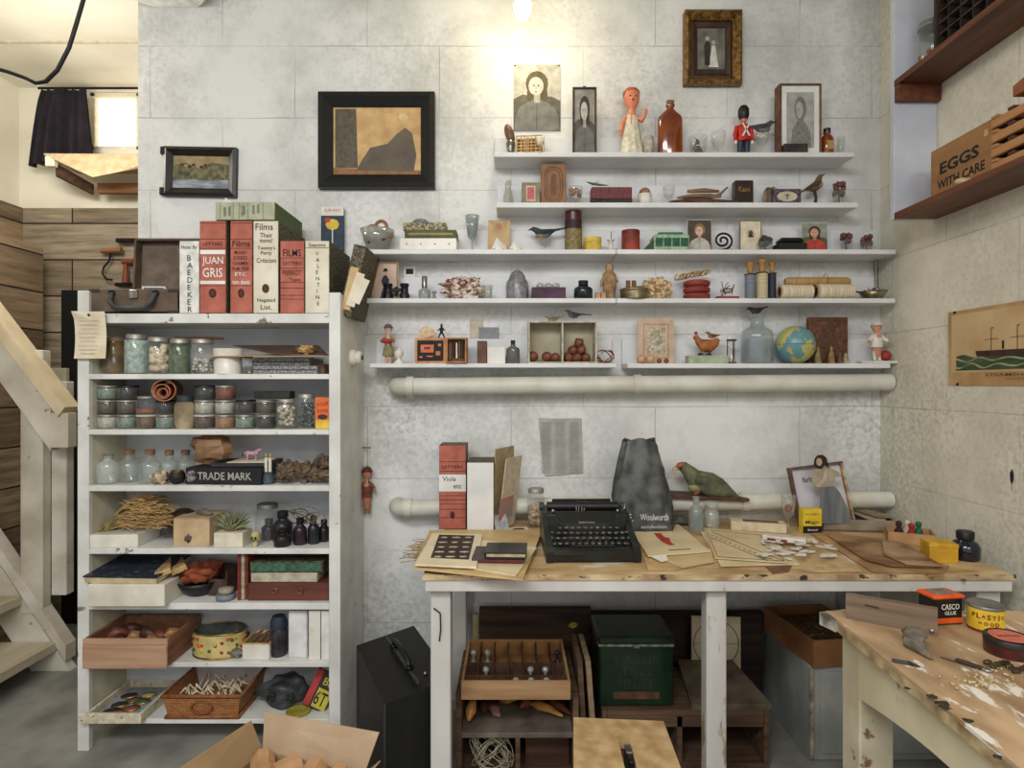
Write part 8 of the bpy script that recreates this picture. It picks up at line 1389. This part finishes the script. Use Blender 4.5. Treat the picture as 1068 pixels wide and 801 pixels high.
# ---------------------------------------------------------------- shelving on the right wall
YPn = 2.033; px0 = XR - .148; zlo = V(229,YPn); PNL = M((206,208,216),(186,188,198),rough=.5,scale=6)
t = thing('wall_shelving','dark wooden shelves hung from a pale end panel high on the right wall','shelving',(0,0,0)); B().box(((px0 + XR) / 2,YPn + .01,(zlo + CEIL) / 2),(XR - px0 - .001,.02,CEIL - zlo - .002),PNL,.001).build('end_panel',t)
RW_ = wood((118,70,44),(76,42,26),'y',rough=.5)
for z_,nm in ((V(84,YPn),1),(V(222,YPn),0)):
    B().box((XR - .0745,(YPn + .55) / 2,z_ - .011),(.146,YPn - .55,.021),RW_,.001).build('shelf_board',t)
    if nm: B().box((XR - .075,YPn - .014,z_ - .05),(.145,.022,.055),RW_,.001).build('cleat',t)
zU,zL = V(84,YPn),V(222,YPn)
# type case on the upper shelf
t = thing('compartment_case','dark grid-divided wooden type case standing on the upper right shelf','case',(XR - .075,1.9,zU + .0005),rot=(0,-.0,-pi / 2)); L,h = .75,.32; DC2 = M((58,44,36),(36,28,24))
B().box((L / 2,.02,h / 2),(L,.006,h),INK).build('back_board',t); b = B(); [b.box((L / 2,-.005,z_),(L,.045,.008),WOODM) for z_ in (.004,h - .004)]; b.build('rail',t)
for k in range(4): B().box((L * k / 3 * .997 + .004,-.005,h / 2),(.012,.048,h),[DC2,wood((150,108,70),(110,74,46),'z'),DC2,DC2][k]).build('stile',t)
b = B()
for k in range(1,15): b.box((L * k / 15,-.002,h / 2),(.003,.04,h - .016),DC2)
for k in range(1,9): b.box((L / 2,-.002,h * k / 9),(L - .02,.04,.003),M((96,84,74),(60,50,42)))
b.build('divider_grid',t)
Yj_ = 1.968; loc = (U(971.5,Yj_),Yj_,zU); jar('glass jar of copper bits at the end of the upper right shelf',957,986,24,zU + .0005,Yj_,M((196,130,100),(150,90,66),scale=60),'copper-coloured bits in the jar on the upper right shelf',gname='copper bits',chunks=.006,fillh=.42,seed=2,lid=M((170,170,166),metal=.7,rough=.35))
# egg crate
t = thing('egg_crate','brown wooden crate lettered EGGS WITH CARE on the lower right shelf','crate',(1.345,1.91,zL + .0005),-pi / 2); w,d,h = .262,.105,V(163,1.91) - zL + .012; EC = wood((166,122,78),(130,90,54),scale=8)
B().box((w / 2,d / 2 + .0,h / 2),(w,d,h),EC,.002).build('crate_body',t); B().box((w + .003,d / 2,h / 2),(.006,d,h),M((60,44,34),(36,26,20))).build('end_board',t); text('EGGS',w * .6,h * .23,INK,t,(w * .46,-.0008,h * .56),bold=.035); text('WITH CARE',w * .72,h * .18,INK,t,(w * .48,-.0008,h * .25),bold=.025); B().box((w * .86,-.001,h * .8),(.014,.002,.02),M((196,160,110))).build('paper_tag',t)
solo(B().blob((0,0,.011),(.026,.016,.012),M((216,192,152),(186,160,120)),2,.08),'pale_scoop','small pale wooden egg-shaped piece lying in front of the egg crate','wooden piece',(1.334 - .0,1.755,zL + .0005))
for k in range(4):
    t = thing('slatted_tray',['lowest','second from the bottom','third from the bottom','topmost'][k] + ' slatted wooden tray stacked right of the egg crate','tray',(1.39,1.6,zL + .001 + .04 * k),rot=(0,0,-pi / 2),group='slatted trays beside the egg crate'); SL = wood((190,140,92),(150,100,62)); L = .3
    for y in (-.055,.055): B().box((L / 2 - .15 + .1,y,.012),(L,.012,.024),SL,.001).build('rail',t)
    for i in range(6): B().box((-.04 + .055 * i,0,.03),(.02,.122,.008),[SL,WOODD][i % 2],.001).build('slat',t)
t = thing('wooden_rack','small red-brown wooden rack propped on top of the slatted trays','rack',(1.36,1.52,zL + .163),rot=(0,-.0,-pi / 2)); RK = wood((150,90,54),(110,60,36))
b = B(); b.hexa([(-.03,-.05,.0),(.25,-.05,.05),(.25,.05,.05),(-.03,.05,0),(-.03,-.05,.012),(.25,-.05,.062),(.25,.05,.062),(-.03,.05,.012)],RK); b.build('sloping_board',t)
for s in (-1,1): B().hexa([(-.03,s * .05 - .004,.0),(.25,s * .05 - .004,.0),(.25,s * .05 + .004,.0),(-.03,s * .05 + .004,0),(-.03,s * .05 - .004,.028),(.25,s * .05 - .004,.085),(.25,s * .05 + .004,.085),(-.03,s * .05 + .004,.028)],RK).build('side_board',t)
# ship poster
Ys = F * XR / (990 - CX); w = .62; h = 76 * Ys / F; t = thing('steamship_poster','yellowed print of a steamship on green waves pinned to the right wall','poster',(XR - .002,Ys - w / 2,V(402,Ys)),-pi / 2); OP = M((206,178,136),(184,152,108),scale=6)
B().box((0,0,h / 2),(w,.003,h),M((190,156,108),(160,122,80),scale=8)).build('card',t); b = B(); b.box((0,-.0018,h * .56),(w * .95,.0008,h * .78),OP); b.build('picture_field',t)
SEA = M((72,92,62),(36,52,38),scale=16,st=(.3,1,1)); SEA2 = M((176,170,120),(110,122,84),scale=20); b = B(); n = 40
def wave(z0,amp,ph,zb,y,m): P = [(-w * .44 + w * .88 * i / n,z0 + amp * sin(i * .8 + ph) * (1 + .4 * sin(i * .31))) for i in range(n + 1)]; b.flat([(-w * .44,zb)] + [(w * .44,zb)] + P[::-1],y,m)
wave(h * .385,.004,0,h * .2,-.0024,SEA); wave(h * .345,.005,2,h * .2,-.0026,SEA2); wave(h * .325,.005,2.2,h * .2,-.0028,SEA); wave(h * .265,.006,4,h * .2,-.003,SEA2); wave(h * .245,.006,4.3,h * .2,-.0032,SEA); b.build('sea',t)
b = B(); HUL = M((70,44,34),(48,30,24)); b.flat([(-w * .31,h * .445),(-w * .3,h * .37),(w * .28,h * .37),(w * .33,h * .455),(w * .1,h * .43)],-.0034,HUL)
for x in (-.21,-.06,.08,.2): b.box((w * x,-.0036,h * .57),(.0016,.0006,h * .3),HUL)
for x in (-.21,-.06,.08): b.box((w * x,-.0036,h * .58),(.05,.0006,.0012),HUL); b.box((w * x + .004,-.0036,h * .72),(.009,.0006,.003),M((150,50,40)))
b.box((-.14 * w,-.0036,h * .5),(.007,.0006,h * .1),INK); b.build('ship',t); text('STEAMSHIP AMERICA',w * .5,h * .035,M((96,74,52)),t,(0,-.0022,h * .135)); text('OCEAN LINE',w * .26,h * .025,M((120,96,70)),t,(0,-.0022,h * .085))
for x,z_ in ((-w * .45,h * .985),(-w * .43,.004)): B().ell((x,-.003,z_),.0045,IRON,8,6).build('pin',t)
t = thing('black_feather','small black feather hanging on the right wall above the ink bottle','feather',(XR - .004,1.725,V(505,1.725)),-pi / 2); B().prism([(0,0),(.005,.012),(.006,.03),(.001,.044),(-.005,.03),(-.004,.012)],-.001,.001,INK).build('vane',t); B().tube([(0,0,-.02),(0,0,.03)],.0006,INK,5).build('quill',t)

# small fittings hang from the part that carries them
SUBS = {'finger_pull': ('spine',),'printed_rule': ('spine',),'white_band': ('spine',),'paper_band': ('spine',),'handle_ring': ('handle',),'lock': ('base',),'corner_patch': ('base',),'corner_tab': ('frame',),'inner_frame': ('frame',),
        'platen_knob': ('platen',),'latch': ('lid',),'pin': ('paper_sheet','card'),'eye_sockets': ('skull',),'lid_picture': ('box_body',),'handle_mount': ('handle',),'rim': ('stone','tin_body','dish_body'),'lettering': ('spine','header','box_body','cover','tin_body','can_body','packet_body','crate_body','bag_body','lining','body','card'),
        'page_edge': ('cover',),'stud': ('box_body',),'gold_panel': ('box_body',),'corner_seam': ('cabinet_body',),'screw_head': ('block_body',),'bow': ('box_body',),'space_bar': ('body',),'stringer_cap': ('stringer',),'cleat': ('end_panel',),'wick': ('wax',),'beak': ('body',),'face': ('body',)}
for o in list(SC.objects):
    k = o.name.split('.')[0]
    if o.parent and k in SUBS and o.parent.parent is None:
        for want in SUBS[k]:
            p_ = next((c for c in o.parent.children if c.name.split('.')[0] == want and c is not o and c.location.length < 1e-6 and Vector(c.rotation_euler).length < 1e-6),None)
            if p_: o.parent = p_; break
